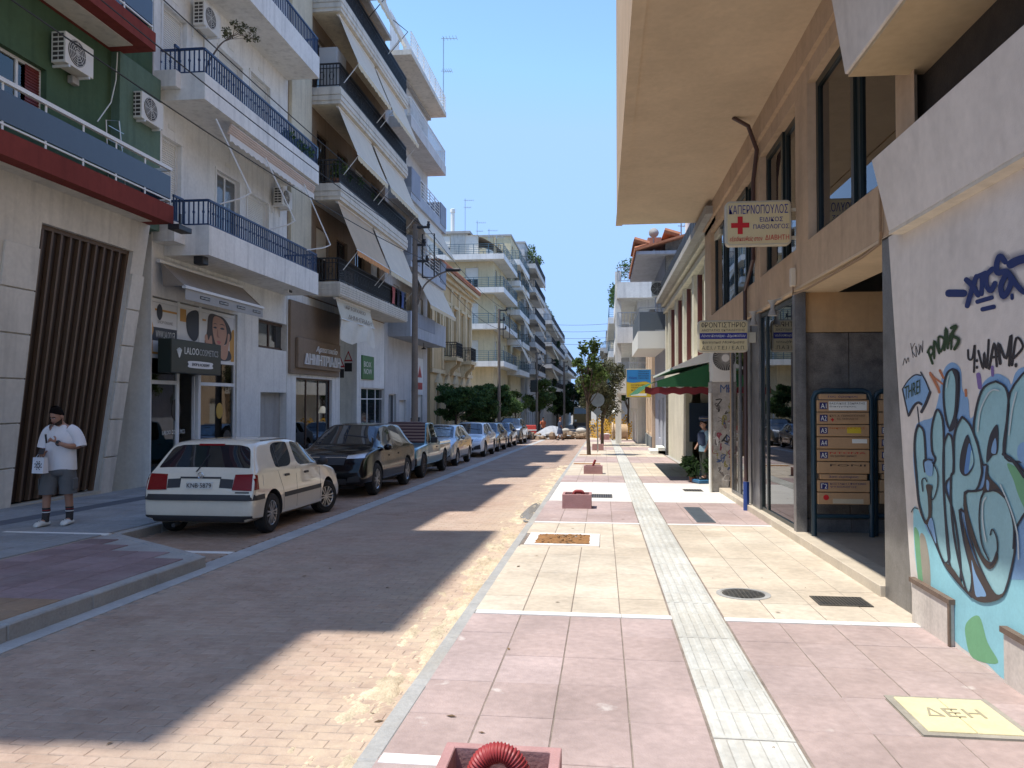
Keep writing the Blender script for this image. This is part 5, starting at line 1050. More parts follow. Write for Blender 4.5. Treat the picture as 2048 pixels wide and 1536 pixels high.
# arrow, tags
film('arrow', gp(105, 520, 180, 410, 260, 350, 330, 360, 320, 320, 430, 560, 340, 790, 330, 720, 300, 680, 240, 710, 175, 830), S_blu, .0024, n=1)
for P, w in ((gp(105, 520, 170, 420, 250, 355, 325, 360), 2.4), (gp(320, 320, 380, 430, 430, 555), 2.6), (gp(430, 560, 385, 680, 330, 790), 6), (gp(330, 700, 290, 680, 240, 720, 180, 830), 5), (gp(105, 520, 140, 690, 175, 840), 3), (gp(280, 730, 300, 930), 2)): spray(P, w, S_out, .003)
for s_, u, v, w, h in (('THREI', 1811, 800, 31, 26),): 
    a, c, e = Vector(WP(u, v, .005)), Vector(WP(u+w, v-14, .005)), Vector(WP(u, v-h, .005)); text(s_, a, c-a, e-a, (c-a).length, (e-a).length, S_dg, gw, depth=.0005, lift=.003)
S3 = S_nav
for P, w in ((gr(650, 630, 830, 630), 15), (gr(860, 470, 930, 540, 1000, 650), 11), (gr(980, 430, 920, 600, 870, 780), 10), (gr(1000, 430, 1090, 390), 10), (gr(1045, 440, 1040, 640), 9), (gr(1170, 340, 1100, 420, 1100, 540, 1150, 600, 1200, 510), 10), (gr(1320, 260, 1260, 190, 1220, 280, 1230, 390, 1330, 370, 1390, 450, 1370, 570, 1300, 670, 1270, 560, 1310, 450, 1360, 400, 1450, 520, 1540, 610, 1660, 640), 11), (gr(1380, 290, 1480, 240, 1650, 200), 17), (gr(1400, 650, 1402, 690), 7), (gr(990, 730, 1160, 680), 9), (gr(1050, 820, 1185, 790), 9)): spray(P, w, S3, .003, over=2.6)
for P, w in ((gr(880, 1300, 885, 1400, 930, 1400, 960, 1240, 950, 1560), 4), (gr(985, 1420, 985, 1430), 5), (gr(985, 1500, 985, 1510), 5), (gr(1000, 1310, 1060, 1520, 1070, 1330, 1100, 1520, 1125, 1180), 4.5), (gr(1130, 1520, 1190, 1220, 1220, 1490), 5), (gr(1150, 1390, 1220, 1380), 5), (gr(1260, 1460, 1240, 1220, 1330, 1400, 1390, 1120, 1370, 1480), 6), (gr(1400, 1480, 1450, 1160, 1530, 1260, 1430, 1390), 5), (gr(1445, 1470, 1446, 1490), 6)): spray(P, w, S_blk, .003)
for P, w in ((gr(410, 1320, 460, 1460), 5), (gr(400, 1330, 440, 1260, 470, 1320, 430, 1380), 4), (gr(480, 1400, 480, 1190, 540, 1340), 4), (gr(540, 1330, 530, 1150, 600, 1180, 560, 1320), 4), (gr(600, 1300, 620, 1040, 640, 1280), 5), (gr(640, 1250, 680, 1100, 680, 1290), 4), (gr(680, 1040, 740, 1020, 690, 1120, 770, 1180, 720, 1290), 6)): spray(P, w, S_dg, .003, over=2.4)
for P in (gr(200, 1220, 230, 1390), gr(250, 1220, 215, 1300, 260, 1380), gr(270, 1380, 260, 1250, 300, 1360, 300, 1230), gr(310, 1340, 320, 1240, 340, 1330, 345, 1190), gr(110, 1480, 130, 1400, 150, 1460), gr(150, 1450, 170, 1390, 180, 1440)): spray(P, 1.1, S_blk, .003)
for P, w, m in ((gp(430, 330, 520, 500, 540, 560), 5, S_or), (gp(430, 350, 580, 460), 4, S_or), (gp(545, 300, 590, 390), 5, S_or), (gp(1000, 350, 1020, 500), 9, S_pur), (gp(1165, 260, 1170, 360), 6, S_pur), (gp(850, 530, 855, 600), 5, S_or)): spray(P, w, m, .0022, over=2.2)
# ------------------------------------------------------------ RIGHT: ochre building with the marble entrance
B = house('office_building', 'ochre building with a deep overhang, green window frames and marble entrance', 'building', 4, 13)
XR = 2.5; mr = FR(XR); och_b = plaster('ochre_facade', (.56, .41, .28), streak=.15, dirt=.3); sof_b = plaster('overhang_soffit', (.64, .5, .35), .1, 0, .35); M_mgrey = mat('grey_marble', (.17, .165, .16), .35, .4, 4, .05, 30, streak=.45); M_gfr = paint('dark_green_frame', (.012, .022, .022), .35)
gl2 = glass_mat('office_glass', (.6, .65, .6), .01, .45)
b = MB(); b.box(.36, 9, 6.61, 19.74, 6.1, 17.5); b.build('upper_floors', och_b, B)
b = MB(); b.box(.34, 2.7, 6.6, 19.76, 6.07, 6.098); b.build('overhang_soffit', sof_b, B); b = MB(); b.box(.335, .5, 6.59, 19.77, 6.045, 6.068); b.build('drip_edge', sof_b, B)
# first floor: beam, piers, windows
W = [(6.9, 9.75), (10.35, 12.65), (13.1, 18.3)]; zs0, zs1 = 3.56, 5.5
b = MB(); wall(b, mr, 6.5, 19.3, 3.06, 6.07, [(a, c, zs0, zs1) for a, c in W], .2); b.quad((XR, 19.3, 3.06), (XR, 19.3, 6.07), (9, 19.3, 6.07), (9, 19.3, 3.06)); b.build('upper_wall', och_b, B)
b = MB(); mbox(b, mr, 6.5, 19.3, 5.72, 6.066, 0, -.06); b.build('upper_band', och_b, B)
b = MB(); mbox(b, mr, 6.5, 19.3, 3.03, 3.058, 0, .6); b.build('beam_soffit', sof_b, B)
for i, (a, c) in enumerate(W):
    k = (2, 2, 4)[i]
    for j in range(k):
        y0 = a+(c-a)*j/k; y1 = a+(c-a)*(j+1)/k
        window(B, mr, (y0+.01, y1-.01, zs0, zs1), 'glass', M_gfr, .1+(.0 if j % 2 else .03), fw=.09, pm=gl2, mull=0)
    b = MB(); slats(b, mr, a+.1, c-.3, 4.4 if i != 1 else 3.7, zs1, .5, .05, .02); b.build('blind', mat('blind_cloth', (.45, .36, .25), .8, .1), B, fix=False)
b = MB(); mbox(b, mr, 6.6, 19.2, 3.1, 6, 2.4, 2.5); b.build('room_wall', mat('room_wall', (.2, .16, .12), .9, .1), B)
# ground floor
def ge(y): return gz(y)
def yb(b, x0, x1, y0, y1, h0, h1, zt=None): return b.hexa([(x, y, gz(y)+h0) for x, y in ((x0, y0), (x1, y0), (x1, y1), (x0, y1))]+[(x, y, gz(y)+h1 if zt is None else zt) for x, y in ((x0, y0), (x1, y0), (x1, y1), (x0, y1))])
yb(MB(), XR-.0, XR+.4, 6.42, 7.26, -.2, 0, 3.05).build('marble_pillar', M_mgrey, B, bev=.006)
yb(MB(), XR+.02, XR+.16, 10.52, 10.66, 0, 0, 3.03).build('frame_post', M_mgrey, B, bev=.004)
st = mat('step_marble', (.55, .48, .38), .6, .15, 3, .1, 30, dirt=.3)
for y0, y1 in ((7.27, 8.4), (8.41, 9.55), (9.56, 10.7), (10.71, 11.8), (11.81, 12.9), (12.91, 14.2), (14.21, 15.6), (15.61, 16.9)): yb(MB(), XR-.04, XR+.3, y0, y1, -.1, .1).build('step_stone', st, B, bev=.006)
yb(MB(), XR+.3, 6.2, 7.2, 10.7, -.1, .097).build('entrance_floor', mat('entrance_terrazzo', (.42, .36, .29), .5, .12, 8), B)
b = MB(); b.box(2.66, 6.2, 10.62, 10.72, 2.5, 3.03); b.build('entrance_lintel', plaster('entrance_ochre', (.48, .3, .15), dirt=.1), B)
M_mslab = mat('slate_marble', (.17, .145, .12), .5, .55, 5, .5, 14, dirt=.5, dcol=(.07, .06, .05))
for i in range(6): b = MB(); x = 2.66+.575*i; b.box(x, x+.565, 10.63, 10.72, -.15, 2.49); b.build('marble_panel', M_mslab, B)
for i in range(6): b = MB(); x = 2.66+.575*i; b.box(x, x+.57, 10.58, 10.629, -.15, .03); b.build('skirting', M_mgrey, B)
b = MB(); b.box(6.1, 6.2, 7.2, 10.7, -.2, 3.03); b.box(2.9, 6.2, 7.0, 7.1, -.2, 3.03); b.build('entrance_wall', M_mslab, B)
# shop window with full-height panes
wz = 3.0
def glazed(y0, y1, h, x=XR+.06, fm=M_gfr, pm=None, name='shop_window'):
    b = MB()
    for q in ((y0, y0+.05), (y1-.05, y1)): yb(b, x, x+.06, q[0], q[1], .1, 0, wz)
    b.box(x, x+.06, y0+.05, y1-.05, wz-.06, wz); yb(b, x, x+.06, y0+.05, y1-.05, .1, .16)
    w = b.build(name, fm, B); b = MB(); yb(b, x+.02, x+.03, y0+.05, y1-.05, .15, 0, wz-.05); b.build('pane', pm or gl2, w); return w
gl3 = glass_mat('dark_shop_glass', (.5, .58, .54), .01, .3)
glazed(10.67, 12.5, .1, pm=gl3); glazed(12.5, 12.95, .1, pm=gl3); glazed(14.15, 14.95, .1, pm=gl3, fm=M_mgrey); glazed(14.97, 15.9, .1, pm=gl3, fm=M_mgrey)
yb(MB(), XR+.03, XR+.3, 12.96, 13.55, .1, 0, 3.03).build('marble_pillar', M_mgrey, B, bev=.004); yb(MB(), XR+.05, XR+.3, 13.8, 14.14, .1, 0, 3.03).build('marble_pillar', M_mgrey, B, bev=.004); yb(MB(), XR+.2, XR+.5, 15.91, 19.3, -.1, 0, 3.03).build('end_wall', och_b, B)
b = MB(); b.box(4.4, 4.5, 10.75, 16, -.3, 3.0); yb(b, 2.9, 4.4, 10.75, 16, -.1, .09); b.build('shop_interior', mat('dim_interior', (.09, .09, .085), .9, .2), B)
M_pipe = paint('rust_pipe', (.07, .035, .03)); b = MB(); p = [(XR-.05, 13.7, gz(13.7)+.5), (XR-.05, 13.7, 3.3), (XR-.05, 13.7, 3.5), (XR-.05, 12.95, 3.9), (XR-.05, 12.9, 5.2), (XR-.05, 12.6, 5.6), (XR-.2, 12.5, 5.95), (XR-.45, 12.4, 6.06)]; b.tube(p, .034, 8); props(b.build('drain_pipe', M_pipe, None, smooth=40), 'thin rusty drainpipe running down between the shop windows', 'pipe')
b = MB(); b.tube([(XR-.05, 13.7, gz(13.7)-.02), (XR-.05, 13.7, gz(13.7)+.49)], .05, 8); props(b.build('pipe_shoe', paint('pipe_blue', (.02, .06, .25)), None, smooth=40), 'short blue pipe end at the foot of the rusty drainpipe', 'pipe')
# projecting signs
def flag(name, label, Y, u0, v0, u1, v1, m, rim, th=.12, rad_=.06):
    p, q = onY(u0, v0, Y), onY(u1, v1, Y); x0, x1, z0, z1 = p.x, q.x, q.z, p.z; t = thing(name, label, 'sign', ((x0+x1)/2, Y, z0)); r = rad_
    def outl(k, y): return [(c[0]+(r-k)*math.cos(a), y, c[1]+(r-k)*math.sin(a)) for c, a0 in (((x1-r, z1-r), 0), ((x0+r, z1-r), 90), ((x0+r, z0+r), 180), ((x1-r, z0+r), 270)) for a in [rad(a0+i*18) for i in range(6)]]
    MB().prism(outl(0, Y), (0, th, 0)).build('sign_case', rim, t, bev=.008); b = MB(); b.prism(outl(.025, Y-.012), (0, .011, 0)); b.build('sign_face', m, t)
    return t, x0, x1, z0, z1
M_sface = mat('sign_ivory', (.62, .52, .3), .45, .05, 3); M_srim = paint('sign_rim', (.5, .46, .36)); M_sblue = mat('sign_blue', (.02, .025, .22), .5, 0); M_sred = mat('sign_red2', (.5, .01, .015), .5, 0); M_sblk = mat('sign_black', (.03, .02, .02), .5, 0)
def stx(t, s, Y, x0, w, z0, h, m, sl=0): return text(s, (x0, Y-.013, z0), (1, 0, 0), (0, 0, 1), w, h, m, t, depth=.002, lift=.002, slant=sl)
Y = 10.3; t, x0, x1, z0, z1 = flag('doctor_sign', 'ivory projecting sign with a red cross and blue Greek lettering', Y, 1451, 403, 1583, 489, M_sface, M_srim); w, h = x1-x0, z1-z0
stx(t, 'ΚΑΠΕΡΝΟΠΟΥΛΟΣ', Y, x0+.05*w, .9*w, z0+.7*h, .2*h, M_sblue); stx(t, 'ΕΙΔΙΚΟΣ', Y, x0+.52*w, .35*w, z0+.52*h, .1*h, M_sblue); stx(t, 'ΠΑΘΟΛΟΓΟΣ', Y, x0+.42*w, .54*w, z0+.36*h, .1*h, M_sblue)
stx(t, 'εξειδικευθείς στον', Y, x0+.06*w, .5*w, z0+.08*h, .12*h, M_sred, .2); stx(t, 'ΔΙΑΒΗΤΗ', Y, x0+.6*w, .36*w, z0+.11*h, .11*h, M_sred)
cx, cz, a, c = x0+.22*w, z0+.45*h, .032, .115; b = MB(); b.prism([(cx+p*1., Y-.013, cz+q) for p, q in ((-a, -c), (a, -c), (a, -a), (c, -a), (c, a), (a, a), (a, c), (-a, c), (-a, a), (-c, a), (-c, -a), (-a, -a))], (0, -.003, 0)); b.build('red_cross', M_sred, t)
b = MB(); b.box(x1-.01, XR+.02, Y+.04, Y+.08, z0+.08, z0+.12); b.box(x1-.01, XR+.02, Y+.04, Y+.08, z1-.14, z1-.1); b.build('bracket', M_srim, t)
Y = 13.1; t, x0, x1, z0, z1 = flag('school_sign', 'ivory projecting tutoring-school sign with a dark blue stripe', Y, 1396, 641, 1497, 704, M_sface, M_srim); w, h = x1-x0, z1-z0
b = MB(); b.box(x0+.025, x1-.025, Y-.0135, Y-.012, z0+.41*h, z0+.6*h); b.build('stripe', M_sblue, t)
stx(t, 'ΦΡΟΝΤΙΣΤΗΡΙΟ', Y, x0+.06*w, .88*w, z0+.77*h, .16*h, M_sblk); stx(t, 'ΑΝΩΤΑΤΗΣ ΕΚΠΑΙΔΕΥΣΗΣ', Y, x0+.07*w, .86*w, z0+.65*h, .07*h, M_sblk); stx(t, 'Λάντα Κατσάρα - Δημοπούλου', Y, x0+.06*w, .88*w, z0+.45*h, .11*h, M_lt, .25); stx(t, 'Φοιτητικά Μαθήματα', Y, x0+.08*w, .84*w, z0+.25*h, .1*h, M_sblk, .25); stx(t, 'Α.Ε.Ι. / Τ.Ε.Ι / Ε.Α.Π.', Y, x0+.07*w, .86*w, z0+.08*h, .11*h, M_sblk)
b = MB(); b.box(x1-.01, XR+.02, Y+.04, Y+.09, z0+.3*h, z0+.62*h); b.build('bracket', M_srim, t)
b = MB(); b.box(XR-.07, XR-.002, 10.33, 10.43, 3.08, 3.32); props(b.build('junction_box', paint('box_cream', (.6, .52, .4)), None, bev=.01), 'small cream junction box on the ochre beam below the doctor sign', 'junction box')
pp = [(XR-.02, 10.38, 3.32), (XR-.02, 10.38, 3.6), (XR-.02, 10.36, 3.75)]; cable('cable looping from the cream box along the entrance beam', [(XR-.03, 10.4, 3.08), (XR-.03, 10.4, 2.98), (XR+.0, 9.9, 2.97), (XR+.03, 9.0, 2.99), (XR+.03, 7.9, 3.0), (XR+.0, 7.3, 3.02), (XR-.03, 7.2, 3.1), (XR-.03, 7.2, 3.5)], .014, m=paint('cable_tan', (.3, .2, .12)))
for i, y in enumerate((11.3, 12.7)):
    t = thing('spotlight', ('grey spotlight over the glass shop window, nearer of two', 'grey spotlight over the glass shop window, farther of two')[i], 'lamp', (XR-.1, y, 2.9), 'spotlights over the shop window'); b = MB(); b.lathe([(.07, 0), (.03, .1), (.03, .16), (.07, .22)], (XR-.1, y, 2.8), n=12); b.build('shade', M_conc, t, smooth=40); b = MB(); b.tube([(XR-.1, y, 3.01), (XR+.02, y-.1, 3.03)], .012); b.build('arm', M_conc, t)
# blue mailbox racks
M_mb = mat('mailbox_beige', (.45, .275, .145), .5, .1, 4); M_bfr = paint('rack_blue', (.013, .04, .06), .4); M_num = mat('number_blue', (.02, .02, .11), .5, 0)
def rack(label, xo, rows, yy=10.2):
    t = thing('mailbox_rack', label, 'mailbox rack', (xo, yy, gz(yy)+.1), 'mailbox racks in the entrance'); zb_ = gz(yy)+.1; zt = 1.72; w = .7; r = .05
    b = MB(); b.tube([(xo, yy, zb_), (xo, yy, zt-.1), (xo+.03, yy, zt-.03), (xo+.1, yy, zt), (xo+w-.1, yy, zt), (xo+w-.03, yy, zt-.03), (xo+w, yy, zt-.1), (xo+w, yy, zb_)], .034, 8); b.build('frame', M_bfr, t, smooth=50)
    b = MB(); b.tube([(xo+.03, yy, .13), (xo+w-.03, yy, .13)], .028, 8); b.build('crossbar', M_bfr, t, smooth=50)
    z = zt-.045
    for k, (hd, num, lines, extra) in enumerate(rows):
        h = .072 if hd else .152; x0, x1 = (xo+.065, xo+w-.065) if hd else (xo+.035, xo+w-.035); d = .03 if hd else .16
        b = MB(); b.box(x0, x1, yy-.05, yy+d, z-h+.006, z); bx = b.build('name_strip' if hd else 'mailbox', M_mb, t, bev=.006)
        F = yy-.051
        if hd: text(hd, (xo+.17, F, z-h*.72), (1, 0, 0), (0, 0, 1), w-.34, h*.5, M_num, bx, depth=.001, lift=.001)
        if num:
            b = MB(); b.box(x0+.03, x0+.125, F-.002, F, z-h*.75, z-h*.2); b.build('number_plate', M_num, bx); text(num, (x0+.043, F-.002, z-h*.68), (1, 0, 0), (0, 0, 1), .07, h*.4, M_lt, bx, depth=.001, lift=.001)
        if extra == 'white': b = MB(); b.box(x0+.14, x1-.03, F-.0015, F, z-h*.85, z-h*.12); b.build('paper_label', M_lt, bx)
        if extra == 'yellow': b = MB(); b.box(x0+.36, x1-.1, F-.0035, F-.003, z-h*.7, z-h*.2); b.build('sticker', mat('sticker_yellow', (.6, .45, .03), .5, 0), bx)
        if extra == 'scrap': b = MB(); b.box(x0+.42, x1-.03, F-.002, F, z-h*.5, z-h*.15); b.build('paper_scrap', M_lt, bx)
        if extra == 'dot': b = MB(); b.lathe([(.035, 0), (.035, .002)], (x0+.1, F-.002, z-h*.4), 'y', 16); b.build('round_sticker', M_sred, bx); b = MB(); b.box(x0+.18, x1-.08, F-.002, F, z-h*.9, z-h*.5); b.build('tape', mat('tape', (.5, .42, .3), .4, .1), bx)
        if extra == 'cross':
            b = MB(); b.box(x0+.165, x0+.205, F-.002, F, z-h*.66, z-h*.55); b.box(x0+.179, x0+.191, F-.003, F-.0025, z-h*.76, z-h*.45); b.build('red_cross', M_sred, bx)
        for q, (s, m) in enumerate(lines):
            sx = x0+(.15 if extra != 'cross' or q == 0 else .24); text(s, (sx, F-.002, z-h*(.36+.26*q)), (1, 0, 0), (0, 0, 1), (x1-.05-sx)*(1-.25*(q == 1)), h*.16, m, bx, depth=.0008, lift=.001)
        z -= h+.004
    return t
K, Rr_ = M_sblk, M_sred; og = mat('letter_orange', (.5, .13, .02), .5, 0)
rack('blue mailbox rack with nine beige boxes fully in view in the entrance', 2.66, [('1ος όροφος', 0, (), 0), (0, 'A1', (('ΒΑΣΙΛΙΚΟΣ ΣΩΚΡΑΤΗΣ', K), ('δικηγόρος', K)), 'white'), (0, 'A2', (('ΚΑΠ. Α. ΠΕΡΝΟΠΟΥΛΟΣ', K), ('ΕΙΔ. ΠΑΘΟΛΟΓΟΣ', K)), 'cross'), (0, 'A3', (('ΝΙΚΗΜΑΧΟΣ', og),), 'yellow'), (0, 'A4', (), 'scrap'), (0, 'A5', (('ΝΤΟΜΑ', Rr_), ('ΜΑΓΔΑΛΗΝΗ ΜΑΡΙΝΟΥ', K)), 0), (0, 0, (('FONI', K),), 0), ('3ος όροφος', 0, (), 0), (0, 'Γ2', (('ΚΩΣΤΑΚΗ Ι ΦΩΤΕΙΝΗ', M_num), ('ΨΥΧΟΛΟΓΟΣ', M_num)), 0), (0, 0, (), 'dot')])
rack('blue mailbox rack half hidden behind the grey marble pillar', 3.44, [('2ος όροφος', 0, (), 0), (0, 0, (), 'scrap'), (0, 0, (('ΣΤΑΥΡΟΥ', Rr_), ('ΙΑΤΡΟΣ', K)), 0), (0, 'B3', (), 'yellow'), (0, 'B4', (), 0), (0, 'B5', (), 0), (0, 'B6', (), 0), ('4ος όροφος', 0, (), 0), (0, 0, (), 0), (0, 0, (('ΚΟΙΝΟΧΡΗΣΤΑ', K),), 0)], 10.3)
# small graffiti on the pillar
b = MB()
for q in range(5): b.tube([(XR-.004, 6.7+.13*math.cos(a+q), 1.62+.1*math.sin(a*1.3+q)) for a in [i*.5 for i in range(7)]], .008, 4)
b.build('pillar_scribble', pt('pillar_blue', (.03, .12, .3)), B, kind='stuff')
# graffitied pier with a fan box, facing the camera
t = thing('fan_pier', 'pale pier covered in scribbles with a round fan on top, facing the camera', 'pier', (2.55, 17, gz(17)))
Yp = 16.95; x0, x1 = 2.32, 2.86; zg = gz(Yp)
b = MB(); b.box(x0, x1, Yp, Yp+.5, zg, 1.99); b.build('pier', mat('stained_pier', (.4, .37, .33), .9, .35, 6, .3, 40, dirt=.5, dcol=(.2, .18, .15)), t)
b = MB(); b.box(x0+.01, x1-.01, Yp-.03, Yp+.4, 1.992, 2.86); b.build('fan_case', M_acw, t, bev=.01)
b = MB(); b.lathe([(.27, -.035), (.27, -.028)], (2.61, Yp, 2.5), 'y', 28); b.build('fan_grille', M_acd, t); b = MB(); b.lathe([(.08, -.05), (.08, -.03)], (2.61, Yp, 2.5), 'y', 18); b.build('fan_hub', M_acw, t)
b = MB()
for k in range(36): q = k*math.pi/18; b.tube([(2.61+.08*math.cos(q), Yp-.045, 2.5+.08*math.sin(q)), (2.61+.27*math.cos(q), Yp-.04, 2.5+.27*math.sin(q))], .004, 4)
b.build('fan_guard', M_acw, t, kind='stuff')
r = random.Random(2); gc = [pt('pier%d' % i, c) for i, c in enumerate(((.04, .035, .03), (.25, .05, .07), (.05, .09, .2), (.25, .22, .05), (.12, .1, .09), (.55, .52, .48)))]
for k in range(46):
    cx, cz = r.uniform(x0+.06, x1-.06), r.uniform(zg+.2, 1.75); n = r.randint(3, 6); s = r.uniform(.03, .1)
    P = [(min(x1-.02, max(x0+.02, cx+r.uniform(-s, s))), cz+r.uniform(-s, s)*1.4) for _ in range(n)]; P = spline([(a, c, 0) for a, c in P], 3); b = MB(); wd = r.uniform(.004, .016)
    L = []
    for i, p in enumerate(P): q = (P[min(i+1, len(P)-1)]-P[max(i-1, 0)]).normalized(); L.append((p.x-q.y*wd, p.y+q.x*wd)); L.append((p.x+q.y*wd, p.y-q.x*wd))
    b.add([(a, Yp-.002-.00015*k-.00002*i, c) for i, (a, c) in enumerate(L)], [(2*i, 2*i+1, 2*i+3, 2*i+2) for i in range(len(P)-1)]); b.build('scribble', gc[k % 6], t, fix=False)
for a, ch in ((2.5, 'M'), (2.66, 'K')): text(ch, (a, Yp-.002, 1.76), (1, 0, 0), (0, 0, 1), .15, .17, gc[2], t, depth=.002)
b = MB(); b.tube([(2.28, 16.9, gz(17)), (2.28, 16.9, 1.75)], .035, 10); props(b.build('awning_post', M_lt, None, smooth=50), 'slim white post standing beside the scribbled pier', 'post')
# ------------------------------------------------------------ RIGHT, farther houses
B = house('shop_house', 'low cream house with brown posts, a black roof band and a green awning', 'building', 4, 25)
X3 = 2.78; m3 = FR(X3); crm = plaster('cream_stone', (.66, .62, .5), dirt=.15); M_bpost = paint('oxblood_post', (.1, .025, .02)); zg = gz(25)
ops = [(19.6, 26.6, zg, 2.2)]+[(a, a+1.9, 3.0, 5.1) for a in (18.2, 21, 23.8, 26.6, 29.4)]
shell(B, m3, 17.5, 33.6, zg-.6, 5.75, 6, crm, ops, .5)
for a in (17.7, 20.55, 23.35, 26.15, 28.95, 31.75, 33.3): b = MB(); mbox(b, m3, a-.2, a+.2, 2.6, 5.3, 0, -.12); b.build('pilaster', crm, B)
for i, a in enumerate((19.1, 21.9, 24.7, 27.5, 30.3)):
    o = (a-.9, a+1.0, 3.0, 5.1); window(B, m3, o, 'shutter', M_bpost, .3, sm=paint('ivory_shutter', (.6, .56, .42))); b = MB(); mbox(b, m3, a, a+.14, 2.2, 5.1, -.02, -.14); b.build('post', M_bpost, B)
for z0, z1, d in ((5.3, 5.45, .2), (5.45, 5.6, .12), (5.6, 6.02, .28), (2.3, 2.6, .16)): b = MB(); mbox(b, m3, 17.5, 33.6, z0+.002, z1, 0, -d); b.build('cornice', crm, B)
band = paint('black_cladding', (.018, .02, .024), .5); rb = MB(); mbox(rb, m3, 17.52, 33.58, 6.02, 6.68, .1, -.26); rbo = rb.build('roof_band', band, B)
for i in range(40): b = MB(); a = 17.6+.4*i; mbox(b, m3, a, a+.3, 6.04, 6.66, -.262, -.29); b.build('cladding_board', band, rbo)
M_grn = mat('green_canvas', (.014, .1, .034), .8, .1, 2); M_mar = mat('maroon_canvas', (.16, .015, .02), .85, .1); xw, xf = X3, 1.25
b = MB(); zw, zf = 2.55, 2.05; y0, y1 = 19.6, 27
aw = MB(); aw.grid(lambda i, j: (xw+(xf-xw)*j, y0+(y1-y0)*i, zw+(zf-zw)*j-.03*math.sin(j*3.14)), 10, 5); aw = aw.build('awning', M_grn, B, smooth=True, fix=False)
b = MB(); b.add([(xw, y0, zw), (xf+.1, y0, zf+.03), (xf+.1, y0, 1.93), (xw, y0, 1.93)], ((0, 1, 2, 3),)); b.build('awning_side', M_grn, aw)
b = MB(); b.add([(xf, y0, zf), (xf, y1, zf), (xf-.38, y1, zf-.3), (xf-.38, y0, zf-.3)], ((0, 1, 2, 3),)); b.build('valance', M_grn, aw)
b = MB(); b.grid(lambda i, j: (xw-.1+(xf-.2-xw+.1)*i, y0+.02, 1.92-.17*j-.02*math.sin(i*30)), 30, 1); b.build('awning_trim', M_mar, aw, fix=False)
b = MB(); b.prism([(xw, 19.5, 2.9), (xw-1.05, 19.5, 2.42), (xw-1.05, 19.5, 2.36), (xw, 19.5, 2.57)], (0, 7.6, 0)); b.build('awning_cover', M_lt, B)
b = MB(); b.box(X3+.5, X3+2.5, 26.6, 26.7, zg-.4, 2.3); b.box(X3+2.4, X3+2.5, 19.6, 26.6, zg-.4, 2.3); b.build('shop_interior', plaster('shop_inner', (.5, .46, .4)), B)
b = MB(); b.box(X3+.1, X3+2.0, 26.35, 26.55, .2, 1.5); b.build('shop_panel', paint('dark_blue_board', (.02, .04, .08)), B)
sheet('grey_step', 2.62, 3.4, 17.55, 33.5, -.02, M_conc, B, None, .3)
# house with tiled eaves
B = house('tiled_house', 'blue-grey house with red tiled eaves and an overhanging balcony', 'building', 4, 38); X4 = 2.72; m4 = FR(X4); c4 = lambda a, z, d: (X4+a, 34+d, z); bg = plaster('blue_grey_plaster', (.42, .44, .5)); ston = mat('rubble_wall', (.22, .2, .17), .95, .4, 5, .6, 12); zg = gz(38)
ops = [(35, 36.2, zg+.1, 1.7), (37.4, 38.6, zg+.6, 1.6), (36, 37.2, 4.7, 6.9), (38.6, 39.8, 4.7, 6.9)]
b = MB(); wall(b, m4, 34, 41, zg-.6, 7.9, ops, .2); b.build('wall', bg, B); b = MB(); b.box(X4, 9, 34, 34.2, zg-.5, 8.6); b.build('side_wall', ston, B); b = MB(); b.box(X4+.3, 9, 40.8, 41, zg, 7.5); b.build('side_wall', ston, B)
for i, o in enumerate(ops): window(B, m4, o, ('glass', 'glass', 'shutter', 'shutter')[i], M_wframe, .1, sm=paint('peach_shutter', (.6, .42, .3)))
b = MB(); b.box(1.45, 8.5, 33.6, 41.5, 7.9, 8.04); b.build('roof_soffit', bg, B); b = MB(); b.prism([(1.38, 33.5, 8.14), (8.5, 33.5, 10.1), (8.5, 33.5, 10.0), (1.38, 33.5, 8.05)], (0, 8.1, 0)); rf = b.build('roof', tile, B)
for i in range(14):
    for j in range(5):
        o = link(bpy.data.objects.new('tile', tm)); o.parent = rf; o.matrix_local = Matrix.Translation(Vector((2.0+1.3*j, 33.7+.24*i, 8.35+.36*j))-B.location) @ Matrix.Scale(1.3, 4)
for i in range(33): o = link(bpy.data.objects.new('tile', tm)); o.parent = rf; o.matrix_local = Matrix.Translation(Vector((1.4, 33.65+.24*i, 8.14))-B.location) @ Matrix.Rotation(math.pi, 4, 'Z')
bl = balcony(B, m4, 34, 40.8, 3.85, .75, 1.2, M_lt); railing(bl, m4, [(34.05, 0), (34.05, -1.15), (40.7, -1.15), (40.7, 0)], 4.6, 1.05, M_steel, kind='panel', bm_=paint('slate_panel', (.1, .12, .14)), low=.0)
ac_unit('beige air conditioner under the tiled eaves of the blue-grey house', (X4-.2, 35.4, 6.3), 'C', .6, .7, group='air conditioners on the right'); 
for k in range(2): b = MB(); b.hexa([(x, y, gz(34.5)+h) for h in (-.1, .14+.14*k) for x, y in ((2.05+.35*k, 34.3), (2.7, 34.3), (2.7, 36), (2.05+.35*k, 36))]); b.build('step_stone', M_lt, B)
t = thing('satellite_dish', 'round grey satellite dish above the tiled eaves', 'satellite dish', (2.3, 34.5, 8.1)); b = MB(); b.lathe([(.02, -.06), (.13, -.02), (.22, .05), (.21, .06), (.12, 0), (.02, -.03)], (2.25, 34.4, 9.0), 'y', 20); b.build('dish', M_conc, t, smooth=40); b = MB(); b.tube([(2.25, 34.5, 8.2), (2.25, 34.5, 8.95)], .03); b.build('mast', M_steel, t)
